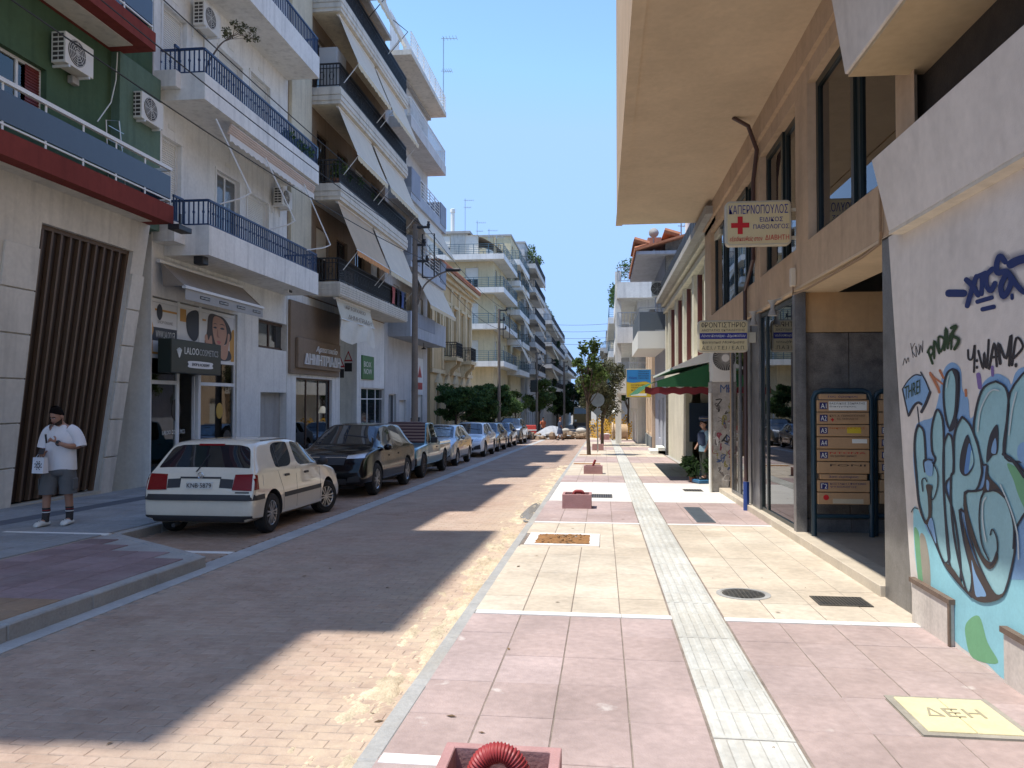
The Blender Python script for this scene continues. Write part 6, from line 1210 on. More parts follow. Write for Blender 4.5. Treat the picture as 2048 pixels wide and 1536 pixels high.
b = MB(); b.box(2.0, 2.6, 34.7, 35.3, 8.0, 8.85); b.build('chimney', plaster('pink_chimney', (.45, .25, .2)), rf); b = MB(); b.lathe([(.13, 8.2), (.13, 9.9), (.18, 9.92), (.18, 10.1)], (3.75, 34.5, 0), n=12); b.build('chimney_flue', M_wframe, rf)
aerial('lone aerial mast on the tiled roof of the blue-grey house', (3.6, 36, 8.2), 1.9, None)
Y = 33.3; t, x0, x1, z0, z1 = flag('billboard', 'blue and yellow projecting billboard before the tiled house', Y, 1252, 738, 1303, 795, mat('board_yellow', (.6, .42, .03), .5, .05), M_srim, .1, .02); w, h = x1-x0, z1-z0
b = MB(); b.prism([(p.x, Y-.0135, p.z) for p in [Vector((x0+.03, 0, z1-.03)), Vector((x1-.03, 0, z1-.03))]+spline([(x1-.03, 0, z0+.5*h), (x0+.75*w, 0, z0+.56*h), (x0+.5*w, 0, z0+.54*h), (x0+.25*w, 0, z0+.52*h), (x0+.03, 0, z0+.55*h)], 4)], (0, -.002, 0)); b.build('blue_field', mat('board_blue', (.02, .2, .5), .5, .05), t)
for k in range(4): stx(t, ('ΧΡΩΜΑΤΑ', 'ΣΙΔΗΡΙΚΑ', 'ΕΡΓΑΛΕΙΑ', 'ΥΔΡΑΥΛΙΚΑ')[k], Y-.004, x0+.48*w, .42*w, z0+(.9-.08*k)*h, .04*h, M_sblk)
stx(t, 'Ντίνος', Y-.004, x0+.1*w, .34*w, z0+.64*h, .1*h, M_sblue, .2)
for k in range(3): stx(t, ('ΕΙΔΗ ΚΙΓΚΑΛΕΡΙΑΣ', 'ΜΟΝΩΤΙΚΑ', 'ΚΛΕΙΔΙΑ')[k], Y, x0+.2*w, .6*w, z0+(.42-.09*k)*h, .045*h, M_sblk)
b = MB(); b.box(x0+.2*w, x1-.2*w, Y-.0145, Y-.0125, z0+.06*h, z0+.14*h); b.build('white_band', M_lt, t); b = MB(); b.box(x1-.01, X3+.05, Y+.03, Y+.07, z1-.3, z1-.25); b.box(x1-.01, X3+.05, Y+.03, Y+.07, z0+.25, z0+.3); b.build('bracket', M_steel, t)
# beyond: peach house, rounded white block, far blocks
B = house('apartment_block', 'narrow peach house with a grey dado on the right', 'building', 4, 44); b = MB(); m5 = FR(2.55); ops = [(42, 43, -.2, 1.7), (44.5, 45.5, -.2, 1.7), (42, 43, 3.2, 5), (44.5, 45.5, 3.2, 5)]; shell(B, m5, 41.1, 47, gz(44)-.5, 6.2, 7, plaster('peach_plaster', (.66, .5, .36)), ops, roof=.1)
for o in ops: window(B, m5, o, 'shutter', M_wframe, .1)
b = MB(); mbox(b, m5, 41.1, 47, gz(44)-.4, -.35, 0, -.05); b.build('dado', plaster('dado_grey', (.2, .22, .23)), B)
B, H = farblock('apartment_block', 'white block with rounded white balcony fronts and roof plants on the right', 2.1, 47.5, 62, (2.0, 5.0, 7.7), 'R', white, white, M_steel, 'bars', seed=11, front=3, par=.75, top=9.0, pj=1.25)
b = MB(); b.box(.75, 1.1, 47, 47.5, gz(47), 9.4); b.build('corner_pier', white, B)
hedge('green bush on the roof corner of the rounded white block', [((1.3+.4*i, 47.6, 9.6+.2*(i % 2)), (.5, .5, .6)) for i in range(4)], 110, .2, LG)
B, H = farblock('apartment_block', 'tall pale block with planted balconies on the far right', 1.7, 70, 92, (2.4, 5.4, 8.4), 'R', grw, white, M_brl, 'hbars', seed=12, top=10.6, pj=1.2)
hedge('green bushes along the roof edge of the tall pale block', [((1.0, 70+i*1.8, H+.9), (.5, .9, .7)) for i in range(6)], 90, .3, LG)
for i, (a, X, zs, mm, lab) in enumerate(((98, 1.2, (1.5, 4.5, 7.5), cream, 'cream block behind the street trees on the right'), (126, .6, (.5, 3.5, 6.5, 9.5), grw, 'pale grey block closing the right side of the street'), (160, .2, (-.5, 2.5, 5.5, 8.5), white, 'white block at the far right end of the street'))): farblock('apartment_block', lab, X, a, a+26, zs, 'R', mm, grw, M_brl, 'bars', seed=20+i, awn=can_c)
# ------------------------------------------------------------ street trees
def tree(label, base, top, crown, lm, seed, trunk_r=.06, fork=.45, n=260, leafs=.1, name='street_tree', group=None, lean=(0, 0), asp=.5, ncl=26, hole=.0, low=.0):
    r = random.Random(seed); base = Vector(base); t = thing(name, label, 'tree', base, group); H = top; b = MB()
    tip = base+Vector((lean[0], lean[1], H*.86)); P = [base, base.lerp(tip, .3)+Vector((r.uniform(-.05, .05), 0, 0)), base.lerp(tip, .6)+Vector((r.uniform(-.06, .06), r.uniform(-.05, .05), 0)), tip]; S = spline(P, 5); b.tube(S, [trunk_r*(1-.75*i/(len(S)-1)) for i in range(len(S))], 8)
    cs = []; cc = base+Vector((lean[0]*.8, lean[1]*.8, H*(1+fork)/2+low)); rx, ry, rz = crown
    for k in range(ncl):
        v = Vector((r.gauss(0, 1), r.gauss(0, 1), r.gauss(0, 1))).normalized()*(.35+.65*r.random()**.6); q = cc+Vector((v.x*rx, v.y*ry, v.z*rz)); a = S[min(len(S)-1, int(len(S)*r.uniform(fork, .95)))]
        mid = a.lerp(q, .5)+Vector((0, 0, -.06*H*r.random())); b.tube([a, mid, q], .022*H/4, 5, .006); s = r.uniform(.2, .36); cs.append((q, (rx*s, ry*s, rz*s*.8)))
    b.build('trunk', M_bark, t, smooth=50); c = MB(); clumps(c, cs, n, leafs, r, asp=asp); c.build('crown', lm, t, fix=False); return t
tree('slim young street tree with a loose leafy crown by the kerb', (-.6, 32.9, gz(32.9)), 5.0, (.85, .8, 1.25), LY, 31, .09, .5, 60, .17, asp=.55, ncl=30)
tree('grey-green olive-like tree with drooping foliage behind the slim tree', (-.05, 44, gz(44)), 5.3, (1.35, 1.2, 1.9), LO, 33, .1, .3, 170, .17, asp=.4, ncl=40, low=-.25)
tree('dark round orange tree before the ochre house, nearest of the clump', (-8.2, 42.5, gz(44)), 3.5, (1.55, 1.4, .95), LG, 35, .1, .35, 300, .17, group='orange trees by the parked cars', ncl=34)
tree('round orange tree in the middle of the clump on the left', (-8.2, 48.5, gz(50)), 3.8, (1.75, 1.6, 1.15), LG, 36, .1, .32, 300, .18, group='orange trees by the parked cars', ncl=36)
tree('sunlit orange tree at the far side of the clump on the left', (-7.7, 54.5, gz(57)), 4.0, (1.8, 1.7, 1.3), LG, 37, .1, .3, 300, .2, group='orange trees by the parked cars', ncl=36)
tree('light green tree beyond the building site on the left', (-7.6, 92, gz(92)), 6.0, (2.4, 2.2, 2.0), LY, 38, .14, .35, 120, .33, ncl=34)
tree('small pale tree beside the dark street pole', (-8.6, 76, gz(76)), 4.4, (1.3, 1.2, 1.3), LY, 39, .1, .3, 100, .25, ncl=22)
tree('green tree crown showing behind the blue and yellow billboard', (2.0, 62.5, gz(62)), 5.9, (1.7, 1.5, 1.3), LG, 40, .12, .45, 140, .26, ncl=30)
for i, (x, y, h, rx, lm, lab) in enumerate(((-5.5, 148, 8, 3.6, LD, 'dark tree closing the far end of the street, left one'), (-1.2, 165, 9.0, 3.4, LG, 'green tree closing the far end of the street, middle one'), (-8, 135, 7, 2.6, LD, 'dark tree under the farthest left block'), (1.6, 150, 8, 3.0, LG, 'green tree closing the far end of the street, right one'), (-3.5, 185, 10.5, 4.0, LD, 'dark tree rising behind the far end of the street'))): tree(lab, (x, y, gz(y)), h, (rx, rx, h*.36), lm, 50+i, .2, .25, 110, .55, group='trees at the street end', ncl=34)
hills = MB(); hills.grid(lambda i, j: (-260+460*i, 900+j*160, -20+(34+14*NZ.noise(Vector((i*5, j, 0)))+6*NZ.noise(Vector((i*17, j, 4))))*math.sin(math.pi*j*.5)), 60, 3); hills.build('hills', mat('hill_haze', (.12, .17, .2), 1, .3, .02), kind='structure', fix=False)
# ------------------------------------------------------------ poles and wires
M_pole = mat('pole_concrete', (.2, .17, .145), .9, .2, 2, .2, 30, streak=.3)
def pole(label, x, y, top, r0=.13, lamp=None, brackets=True, frame=False, group='street poles'):
    t = thing('street_pole', label, 'utility pole', (x, y, gz(y)), group); zb_ = gz(y); b = MB(); b.tube([(x, y, zb_), (x, y, top)], r0, 12, r0*.72); b.build('pole', M_pole, t, smooth=50)
    if brackets:
        for dz, L in ((.1, .55), (.75, .4), (1.35, .5)): b = MB(); b.box(x-.1, x+L, y-.04, y+.04, top-dz-.04, top-dz+.04); b.lathe([(.05, 0), (.07, .05), (.04, .12), (.06, .16)], (x+L-.05, y, top-dz+.04), n=8); b.build('bracket', M_black, t)
    if frame:
        b = MB(); x0, x1, z0, z1 = x+.28, x+.72, top-1.95, top-.35; b.tube([(x0, y, z0), (x1, y, z0), (x1, y, z1), (x0, y, z1), (x0, y, z0)], .03, 6); b.build('insulator_frame', M_black, t)
    if lamp:
        b = MB(); dz, L = lamp; b.tube(spline([(x+.1, y, top-dz-1.2), (x+.35, y, top-dz-.5), (x+.9, y, top-dz-.1), (x+L, y, top-dz+.05)], 5), .035, 6); a = b.build('lamp_arm', M_pole, t, smooth=50); b = MB(); b.box(x+L-.2, x+L+.35, y-.1, y+.1, top-dz, top-dz+.1); b.build('lamp_head', M_black, a, bev=.03)
    return t
pole('tall concrete utility pole with a curved lamp arm behind the parked pickup', -6.85, 27.6, 8.05, .13, (1.75, 1.35), True, True)
pole('brown pole with a square wire frame beyond the orange trees', -6.9, 51, 7.7, .12, None, True, True)
pole('dark pole with a lamp arm and a box by the building site', -6.6, 77, 6.4, .14, (1.1, 1.6), True)
t = thing('meter_box', 'dark box mounted on the far street pole', 'box', (-6.6, 76.8, 3)); b = MB(); b.box(-7.2, -6.5, 76.5, 76.8, 2.4, 3.6); b.build('case', M_black, t, bev=.03); b = MB(); b.box(-7.1, -6.6, 76.46, 76.5, 2.5, 3.5); b.build('door', M_gfr, t)
pole('wooden pole with crossarm standing in the middle distance at the street end', -5.6, 112, 7.2, .18, None, True)
for i, (a, c, s, lab) in enumerate((((-7.3, 2, 8.6), (-6.5, 27.6, 7.95), .35, 'upper cable from the near left to the tall utility pole'), ((-7.6, 2, 8.0), (-6.5, 27.6, 7.3), .4, 'second cable from the near left to the tall utility pole'), ((-7.9, 2, 7.2), (-6.4, 27.6, 6.7), .45, 'lowest cable from the near left to the tall utility pole'), ((-6.4, 27.6, 7.95), (-6.4, 51, 7.6), .4, 'upper cable between the tall pole and the framed pole'), ((-6.4, 27.6, 7.3), (-6.5, 51, 6.9), .5, 'middle cable between the tall pole and the framed pole'), ((-6.4, 27.6, 6.7), (-6.5, 51, 6.3), .6, 'lowest cable between the tall pole and the framed pole'), ((-6.5, 51, 7.6), (-6.2, 77, 6.3), .5, 'upper cable past the framed pole toward the building site'), ((-6.5, 51, 6.9), (-6.2, 77, 5.6), .6, 'lower cable past the framed pole toward the building site'), ((-8, 105, 12.0), (2.5, 100, 11.6), .25, 'topmost wire crossing the sky between the blocks'), ((-8, 105, 11.1), (2.5, 100, 10.7), .25, 'second wire crossing the sky between the blocks'), ((-8, 105, 10.2), (2.5, 100, 9.8), .25, 'third wire crossing the sky between the blocks'), ((-8, 105, 9.4), (2.5, 100, 9.0), .25, 'lowest wire crossing the sky between the blocks'))): cable(lab, [a, c], .012 if i < 8 else .022, s, 'overhead wires', 'wire', 'overhead_wire')
# round traffic sign seen from behind
t = thing('traffic_sign', 'grey back of a round traffic sign behind the slim tree', 'sign', (-.25, 36, gz(36))); b = MB(); b.tube([(-.25, 36, gz(36)), (-.25, 36, 1.95)], .03, 8); b.build('post', M_steel, t); b = MB(); b.lathe([(.32, -.01), (.32, .01)], (-.25, 35.95, 1.6), 'y', 24); b.lathe([(.22, -.012), (.22, .012)], (-.25, 35.95, 1.05), 'y', 4); b.build('disc', M_galv, t)
# ------------------------------------------------------------ pink concrete boxes with red conduit
M_boxp = mat('pink_concrete', (.4, .22, .21), .9, .15, 8, .3, 60, dirt=.3, dcol=(.5, .38, .35)); M_cond = mat('red_conduit', (.3, .035, .035), .5, .1, 5)
def conduit(pts, r, t):
    S = spline(pts, 24); L = len(S); b = MB(); b.tube(S, [r*(1.0 if (i//2) % 2 else .86) for i in range(L)], 14); return b.build('conduit', M_cond, t, smooth=60)
def cbox(label, xc, yc, w, d, h, kind, group='pink conduit boxes'):
    t = thing('conduit_box', label, 'concrete box', (xc, yc, gz(yc)), group); z0 = gz(yc)-.02; th = .045; x0, x1, y0, y1 = xc-w/2, xc+w/2, yc-d/2, yc+d/2
    b = MB(); z1 = gz(yc)+h; O = [(x0, y0), (x1, y0), (x1, y1), (x0, y1)]; I = [(x0+th, y0+th), (x1-th, y0+th), (x1-th, y1-th), (x0+th, y1-th)]
    b.add([(*p, z0) for p in O]+[(*p, z1) for p in O]+[(*p, z1) for p in I]+[(*p, z0+.04) for p in I], [(i, (i+1) % 4, 4+(i+1) % 4, 4+i) for i in range(4)]+[(4+i, 4+(i+1) % 4, 8+(i+1) % 4, 8+i) for i in range(4)]+[(8+i, 8+(i+1) % 4, 12+(i+1) % 4, 12+i) for i in range(4)]+[(12, 13, 14, 15)]); b.build('box', M_boxp, t, bev=.004)
    if kind == 'loop': conduit([(xc-.09, yc, z0+.05), (xc-.095, yc, z1-.06), (xc-.06, yc, z1+.015), (xc, yc, z1+.04), (xc+.06, yc, z1+.015), (xc+.095, yc, z1-.06), (xc+.09, yc, z0+.05)], .042, t)
    if kind == 'small': conduit([(xc-.06, yc, z0+.05), (xc-.05, yc, z1), (xc+.03, yc, z1+.03), (xc+.1, yc, z1), (xc+.11, yc, z0+.05)], .035, t)
    if kind == 'stub': conduit([(xc-.02, yc, z0+.05), (xc, yc, z1), (xc+.06, yc-.02, z1+.16)], .035, t)
    return t
cbox('pink concrete box with a large red conduit loop at the very front', -.42, 3.1, .49, .33, .21, 'loop')
cbox('pink concrete box with a red conduit hump at the near edge of the white concrete', -.46, 13.75, .51, .42, .25, 'small')
cbox('pink concrete box with an upright red conduit stub, third along the kerb', -.28, 22.0, .53, .4, .23, 'stub')
cbox('small pink concrete box beyond the slim tree, fourth along the kerb', -.25, 37.5, .55, .4, .3, 0)
cbox('tiny far pink concrete box before the yellow netting', .1, 55, .7, .4, .4, 0)
for i, (y, lab) in enumerate(((26.5, 'earth tree pit with a white rim, second along the kerb'), (32.9, 'earth tree pit under the slim young tree'))):
    t = thing('tree_pit', lab, 'tree pit'); x0, x1 = -1.0, -.1; qbox(MB(), x0, x1, y-.5, y-.42, -.05, .006).build('rim_stone', M_marb, t); qbox(MB(), x0, x1, y+.42, y+.5, -.05, .006).build('rim_stone', M_marb, t); qbox(MB(), x0, x1, y-.42, y+.42, -.05, .004).build('earth', M_soil, t)
# ------------------------------------------------------------ building site at the crossing
M_net = mat('yellow_net', (.6, .34, .03), .8, .25, 4)
rnd = random.Random(21)
def netting(label, P, h, seed):
    b = MB(); r = random.Random(seed)
    for (a, c) in zip(P[:-1], P[1:]):
        a, c = Vector((*a, 0)), Vector((*c, 0)); n = int((c-a).length/.16)
        for i in range(n):
            for j in range(7):
                q = a.lerp(c, i/n); q2 = a.lerp(c, (i+.8)/n); z = gz(q.y)+h*j/7*(1+.15*math.sin(i*.9)); w = .07*math.sin(i*.7+j)
                b.add([(q.x+w, q.y, z), (q2.x+w, q2.y, z+.02), (q2.x+w, q2.y, z+h*.11), (q.x+w, q.y, z+h*.11)], ((0, 1, 2, 3),))
    return props(b.build('safety_net', M_net, None, fix=False, kind='stuff'), label, 'safety net')
netting('orange yellow plastic safety netting round the dug-up crossing', [(-1.0, 60), (.9, 56.5), (2.6, 56.8), (3.5, 62)], 1.35, 1)
netting('far run of yellow plastic netting across the crossing', [(-.5, 62), (2.4, 63)], 1.7, 2)
rub = MB()
for k in range(140): rub.ball((rnd.uniform(-7.5, 1.5), rnd.uniform(60, 64), gz(62)+rnd.uniform(-.1, .3)), (rnd.uniform(.1, .45), rnd.uniform(.1, .4), rnd.uniform(.08, .35)), 5, 4)
rub.build('rubble', mat('rubble_earth', (.3, .22, .15), 1, .4, 3, .5, 10), None, kind='stuff')
b = MB(); b.grid(lambda i, j: (-5.5+3.0*i, 60.5+1.2*j, gz(60)+.1+.75*math.sin(i*3.14)*math.sin(j*1.7)+.1*NZ.noise(Vector((i*6, j*6, 0)))), 14, 8); props(b.build('tarpaulin', mat('grey_tarp', (.33, .34, .36), .7, .2, 2), None, smooth=True, fix=False), 'crumpled grey tarpaulin over a heap at the crossing', 'tarpaulin')
for i, (x, y, c, s, lab) in enumerate(((-2.9, 60, (.45, .43, .38), .34, 'white sack on the rubble heap, left one'), (-1.7, 60.5, (.55, .54, .5), .42, 'white sack on the rubble heap, right one'), (-4.2, 60.2, (.4, .4, .4), .3, 'grey sack lying at the foot of the tarpaulin heap'), (.25, 57, (.6, .6, .58), .32, 'small white sack beside the pink box'))): b = MB(); b.ball((x, y, gz(y)+.55 if i < 2 else gz(y)+.25), (s, s*.7, s*.55), 10, 7); props(b.build('sack', mat('sack%d' % i, c, .9, .15, 3), None, smooth=True), lab, 'sack', 'sacks at the building site')
t = thing('cable_drum', 'pale wooden cable drum lying before the yellow netting', 'cable drum', (1.15, 54, gz(54))); zc = gz(54)+.62
b = MB(); b.lathe([(.5, -.5), (.5, .5)], (1.15, 54, zc), 'x', 24); b.build('core', mat('drum_wood', (.5, .36, .22), .85, .2, 5), t, smooth=40)
for s in (-.55, .45): b = MB(); b.lathe([(.62, 0), (.62, .1)], (1.15+s, 54, zc), 'x', 24); b.build('flange', mat('drum_flange', (.56, .42, .28), .85, .2, 5), t)
t = thing('yellow_truck', 'yellow and brown works truck facing the camera behind the rubble', 'truck', (-2.9, 105, gz(105))); zt = gz(105); x = -2.9; TY = 39.; M_tr = paint('truck_yellow', (.26, .17, .06)); M_trb = paint('truck_brown', (.09, .075, .06))
b = MB(Matrix.Translation((0, 39, 0))); b.box(x-1.15, x+1.15, 66, 68, zt+.5, zt+2.0); b.hexa([(x-1.15, 66, zt+2.0), (x+1.15, 66, zt+2.0), (x+1.15, 68, zt+2.0), (x-1.15, 68, zt+2.0), (x-1.05, 66.2, zt+2.95), (x+1.05, 66.2, zt+2.95), (x+1.05, 68, zt+2.95), (x-1.05, 68, zt+2.95)]); b.build('cab', M_tr, t, bev=.06)
b = MB(Matrix.Translation((0, 39, 0))); b.hexa([(x-1.0, 65.99, zt+2.05), (x+1.0, 65.99, zt+2.05), (x+1.0, 66.05, zt+2.05), (x-1.0, 66.05, zt+2.05), (x-.95, 66.15, zt+2.8), (x+.95, 66.15, zt+2.8), (x+.95, 66.3, zt+2.8), (x-.95, 66.3, zt+2.8)]); b.build('windscreen', M_pane, t)
b = MB(Matrix.Translation((0, 39, 0))); b.box(x-1.2, x+1.2, 68.1, 73, zt+.9, zt+2.4); b.build('tipper_body', M_trb, t, bev=.04); b = MB(Matrix.Translation((0, 39, 0))); b.box(x-1.2, x+1.2, 65.85, 66, zt+.4, zt+.85); b.build('bumper', M_trb, t, bev=.03)
for sx in (-1.0, .75):
    for yy in (66.9, 71.5): b = MB(Matrix.Translation((0, 39, 0))); b.lathe([(.5, 0), (.5, .28)], (x+sx, yy, zt+.5), 'x', 18); b.build('wheel', M_black, t)
    b = MB(Matrix.Translation((0, 39, 0))); b.box(x+sx*.9-.05, x+sx*.9+.25, 65.95, 65.995, zt+1.0, zt+1.25); b.build('headlight', M_lt, t)
for i, (x, y, s, rot, lab) in enumerate(((-8.6, 65, .9, 0, 'orange plastic barrier on the left of the crossing, nearer'), (-6.2, 66.5, .9, .3, 'red plastic barrier lying behind the tarpaulin heap'))):
    t = thing('road_barrier', lab, 'barrier', (x, y, gz(y)), 'road barriers at the crossing'); z = gz(y); b = MB(); b.hexa([(x-.5, y-.2, z), (x+.5, y-.2, z), (x+.5, y+.2, z), (x-.5, y+.2, z), (x-.45, y-.07, z+s), (x+.45, y-.07, z+s), (x+.45, y+.07, z+s), (x-.45, y+.07, z+s)]); b.build('body', mat('barrier%d' % i, ((.5, .13, .04), (.45, .04, .03))[i], .6, .05), t, bev=.03); b = MB(); b.box(x-.48, x+.48, y-.16, y+.16, z+.42, z+.52); b.build('stripe', M_lt, t)
b = MB(); b.lathe([(.55, 0), (.5, .1), (.18, .5), (.1, .55)], (1.15, 60, .55), n=16); props(b.build('parasol', M_lt, None, smooth=40), 'white shade umbrella over the site behind the olive tree', 'parasol')
# dry leaves and scraps blown along the kerbs
b = MB(); rr = random.Random(77)
for k in range(42):
    y = 3.6+14*rr.random()**1.6; side = rr.random(); x = rr.uniform(-4.4, -1.2) if side < .55 else rr.uniform(-1.0, 2.4); z = gz(y)+(roadh(x)+.004 if x < -1.15 else .004)
    s_ = rr.uniform(.012, .035); a = rr.uniform(0, 6.3); c_, n_s = math.cos(a)*s_, math.sin(a)*s_; b.add([(x-c_, y-n_s, z), (x+n_s*.4, y-c_*.4, z+.002), (x+c_, y+n_s, z+.001), (x-n_s*.4, y+c_*.4, z+.003)], ((0, 1, 2, 3),))
b.build('dry_leaves', mat('dry_leaf', (.16, .1, .05), .9, .3, 20, island=.5), None, kind='stuff', fix=False)
# ------------------------------------------------------------ vehicles
M_tyre = mat('tyre_rubber', (.022, .022, .022), .85, .15, 6, obj=True); M_rim = mat('alloy', (.5, .5, .5), .3, .1, 5, metal=.9, obj=True); M_trim = mat('black_trim', (.03, .03, .032), .55, .1, 4, obj=True)
M_cglass = mat('car_glass', (.015, .02, .025), .02, 0, spec=1.); M_lred = mat('lamp_red', (.2, .004, .006), .25, .05, 20, spec=.3, obj=True); M_lclear = mat('lamp_clear', (.6, .62, .65), .15, .1, 15, metal=.1, coat=1., obj=True); M_plate = mat('plate_white', (.6, .58, .52), .5, .05, 8, obj=True); M_chrome = mat('chrome', (.6, .6, .62), .12, 0, metal=1.)
def carpaint(name, col, metal=0.): return mat('paint_'+name, col, .28 if max(col) > .02 else .12, .05, 2, metal=metal, coat=1. if max(col) > .02 else .1, spec=.5 if max(col) > .02 else .35, obj=True, dirt=.03 if max(col) < .02 else .15, dcol=(.3, .26, .2))
def car(label, st, glass, col, wheels, wr, tw, loc, heading, group, spokes=5, steer=0., rimc=None, crease=.55, clad=None):
    """st: stations (y, zb, zm, zs, zr, zt, wm, ws, wr) nose at +y; glass: {part: [(station, strips)]}"""
    root = thing('parked_car', label, 'car', (0, 0, 0), group)
    V = []; F = []; fm = {}; N = len(st); H = 8
    for (y, zb, zm, zs, zr, zt, wm, ws, wr_) in st:
        h = [(0, zb), (wm*.8, zb), (wm*.975, zb+.07), (wm, zm), (ws, zs), (wr_, zr), (wr_*.7, zt-.22*(zt-zr)), (0, zt)]
        V += [(x, y, z) for x, z in h]+[(-x, y, z) for x, z in h[6:0:-1]]
    K = 14
    for i in range(N-1):
        for k in range(K): fm[(i, k)] = len(F); F.append((i*K+k, i*K+(k+1) % K, (i+1)*K+(k+1) % K, (i+1)*K+k))
    F.append(tuple(range(K-1, -1, -1))); F.append(tuple((N-1)*K+k for k in range(K)))
    me = bpy.data.meshes.new('cage'); me.from_pydata(V, [], F); bm = bmesh.new(); bm.from_mesh(me); bm.faces.ensure_lookup_table()
    names = []; groups = []
    for nm, cells, inset in glass:
        fs = [bm.faces[fm[c]] for c in cells]; groups.append((nm, fs, inset))
    cl = bm.edges.layers.float.new('crease_edge'); vl = bm.verts.layers.float.new('crease_vert')
    for e in bm.edges:
        ks = {v.index % K for v in e.verts}
        if len(ks) == 1 and ks & {1, 13}: e[cl] = .8
        elif len(ks) == 1 and ks & {2, 12, 4, 10}: e[cl] = crease
        elif len(ks) == 1 and ks & {5, 9}: e[cl] = .55
    for gi, (nm, fs, inset) in enumerate(groups):
        for f in fs: f.material_index = gi+1
        r = bmesh.ops.inset_region(bm, faces=fs, thickness=inset, depth=0, use_even_offset=True, use_boundary=True)
        for f in r['faces']: f.material_index = 0
        es = {e for f in fs for e in f.edges if any(x not in fs for x in e.link_faces)}
        for e in es: e[cl] = 1.
        for v in {v for e in es for v in e.verts}: v[vl] = .72
        names.append(nm)
    bmesh.ops.recalc_face_normals(bm, faces=bm.faces); bm.to_mesh(me); bm.free()
    mm = [col]+[M_cglass]*len(groups)+[M_trim]
    for m in mm: me.materials.append(m)
    o = bpy.data.objects.new('cage', me); C.objects.link(o); sb = o.modifiers.new('s', 'SUBSURF'); sb.levels = 3; sb.render_levels = 3
    cut = MB(); cut.cur = len(groups)+1
    for (x, y) in wheels:
        s = 1 if x > 0 else -1; cut.lathe([(wr+.055, -.3), (wr+.055, .3)], (x+s*.06, y, wr+.01), 'x', 28)
    cm = cut.mesh('cut', mm); co = bpy.data.objects.new('cut', cm); C.objects.link(co)
    bo = o.modifiers.new('b', 'BOOLEAN'); bo.object = co; bo.operation = 'DIFFERENCE'; bo.solver = 'EXACT'
    dg = bpy.context.evaluated_depsgraph_get(); dg.update(); ev = bpy.data.meshes.new_from_object(o.evaluated_get(dg)); bpy.data.objects.remove(o); bpy.data.objects.remove(co)
    vs = [v.co.copy() for v in ev.vertices]; parts = {}
    for p in ev.polygons: parts.setdefault(p.material_index, []).append(tuple(p.vertices))
    bvh = BVHTree.FromPolygons(vs, [tuple(p.vertices) for p in ev.polygons])
    def emit(name, fs, m, push=0.):
        idx = {}; b = MB()
        for f in fs:
            for i in f: idx.setdefault(i, len(idx))
        b.add([vs[i] for i in idx], [tuple(idx[i] for i in f) for f in fs])
        return b.build(name, m, root, smooth=38, fix=False)
    body = None
    for mi, fs in parts.items():
        if mi == 0: body = emit('body', fs, col)
        elif mi <= len(groups): emit(groups[mi-1][0], fs, M_cglass)
        else: emit('wheel_arch', fs, M_trim)
    def patch(name, quad, ax, sg, m, off=.006, n=6, th=.015, parent=None, lab=None):
        """a plate that follows the body: quad of 4 (u, w) corners, ax 'y' uses (x, z), ax 'x' uses (y, z), ax 'z' uses (x, y)"""
        a, b_, c, d = [Vector(q) for q in quad]; P = []; last = None
        D = {'x': Vector((-sg, 0, 0)), 'y': Vector((0, -sg, 0)), 'z': Vector((0, 0, -1))}[ax]
        for j in range(n+1):
            for i in range(n+1):
                u, w = i/n, j/n; q = (a*(1-u)+b_*u)*(1-w)+(d*(1-u)+c*u)*w
                o_ = {'x': Vector((sg*3, q.x, q.y)), 'y': Vector((q.x, sg*5, q.y)), 'z': Vector((q.x, q.y, 4))}[ax]
                h = bvh.ray_cast(o_, D)
                if h[0] is None:
                    nr = bvh.find_nearest(o_+D*(3 if ax == 'x' else 5)*.7); hp = last if last is not None else nr[0]
                else: hp = h[0]
                last = hp; P.append(hp)
        O = [p-D*off for p in P]; I = [p+D*th for p in P]; M_ = n+1; fs = [(j*M_+i, j*M_+i+1, (j+1)*M_+i+1, (j+1)*M_+i) for j in range(n) for i in range(n)]
        bd = [i for i in range(M_)]+[j*M_+n for j in range(1, M_)]+[n*M_+i for i in range(n-1, -1, -1)]+[j*M_ for j in range(n-1, 0, -1)]; L = len(P)
        b = MB(); b.add(O+I, fs+[(bd[k], bd[(k+1) % len(bd)], L+bd[(k+1) % len(bd)], L+bd[k]) for k in range(len(bd))])
        return b.build(name, m, parent or root, smooth=40, label=lab)
    for wi, (x, y) in enumerate(wheels):
        s = 1 if x > 0 else -1; T = Matrix.Translation((x, y, wr)) @ Matrix.Rotation(steer if y > 0 else 0, 4, 'Z') @ Matrix.Scale(s, 4, (1, 0, 0))
        b = MB(T); b.lathe([(wr*.62, -tw*.5), (wr*.9, -tw*.5), (wr*.98, -tw*.38), (wr, -tw*.2), (wr, tw*.2), (wr*.98, tw*.38), (wr*.9, tw*.5), (wr*.66, tw*.5), (wr*.62, tw*.4)], ax='x', n=32, caps=False); w = b.build('wheel', M_tyre, root, smooth=35)
        b = MB(T); b.lathe([(wr*.64, -tw*.4), (wr*.64, tw*.42), (wr*.6, tw*.46), (wr*.57, tw*.4), (wr*.56, -.02)], ax='x', n=28, caps=False); b.lathe([(wr*.13, tw*.1), (wr*.15, tw*.36), (wr*.1, tw*.42)], ax='x', n=14)
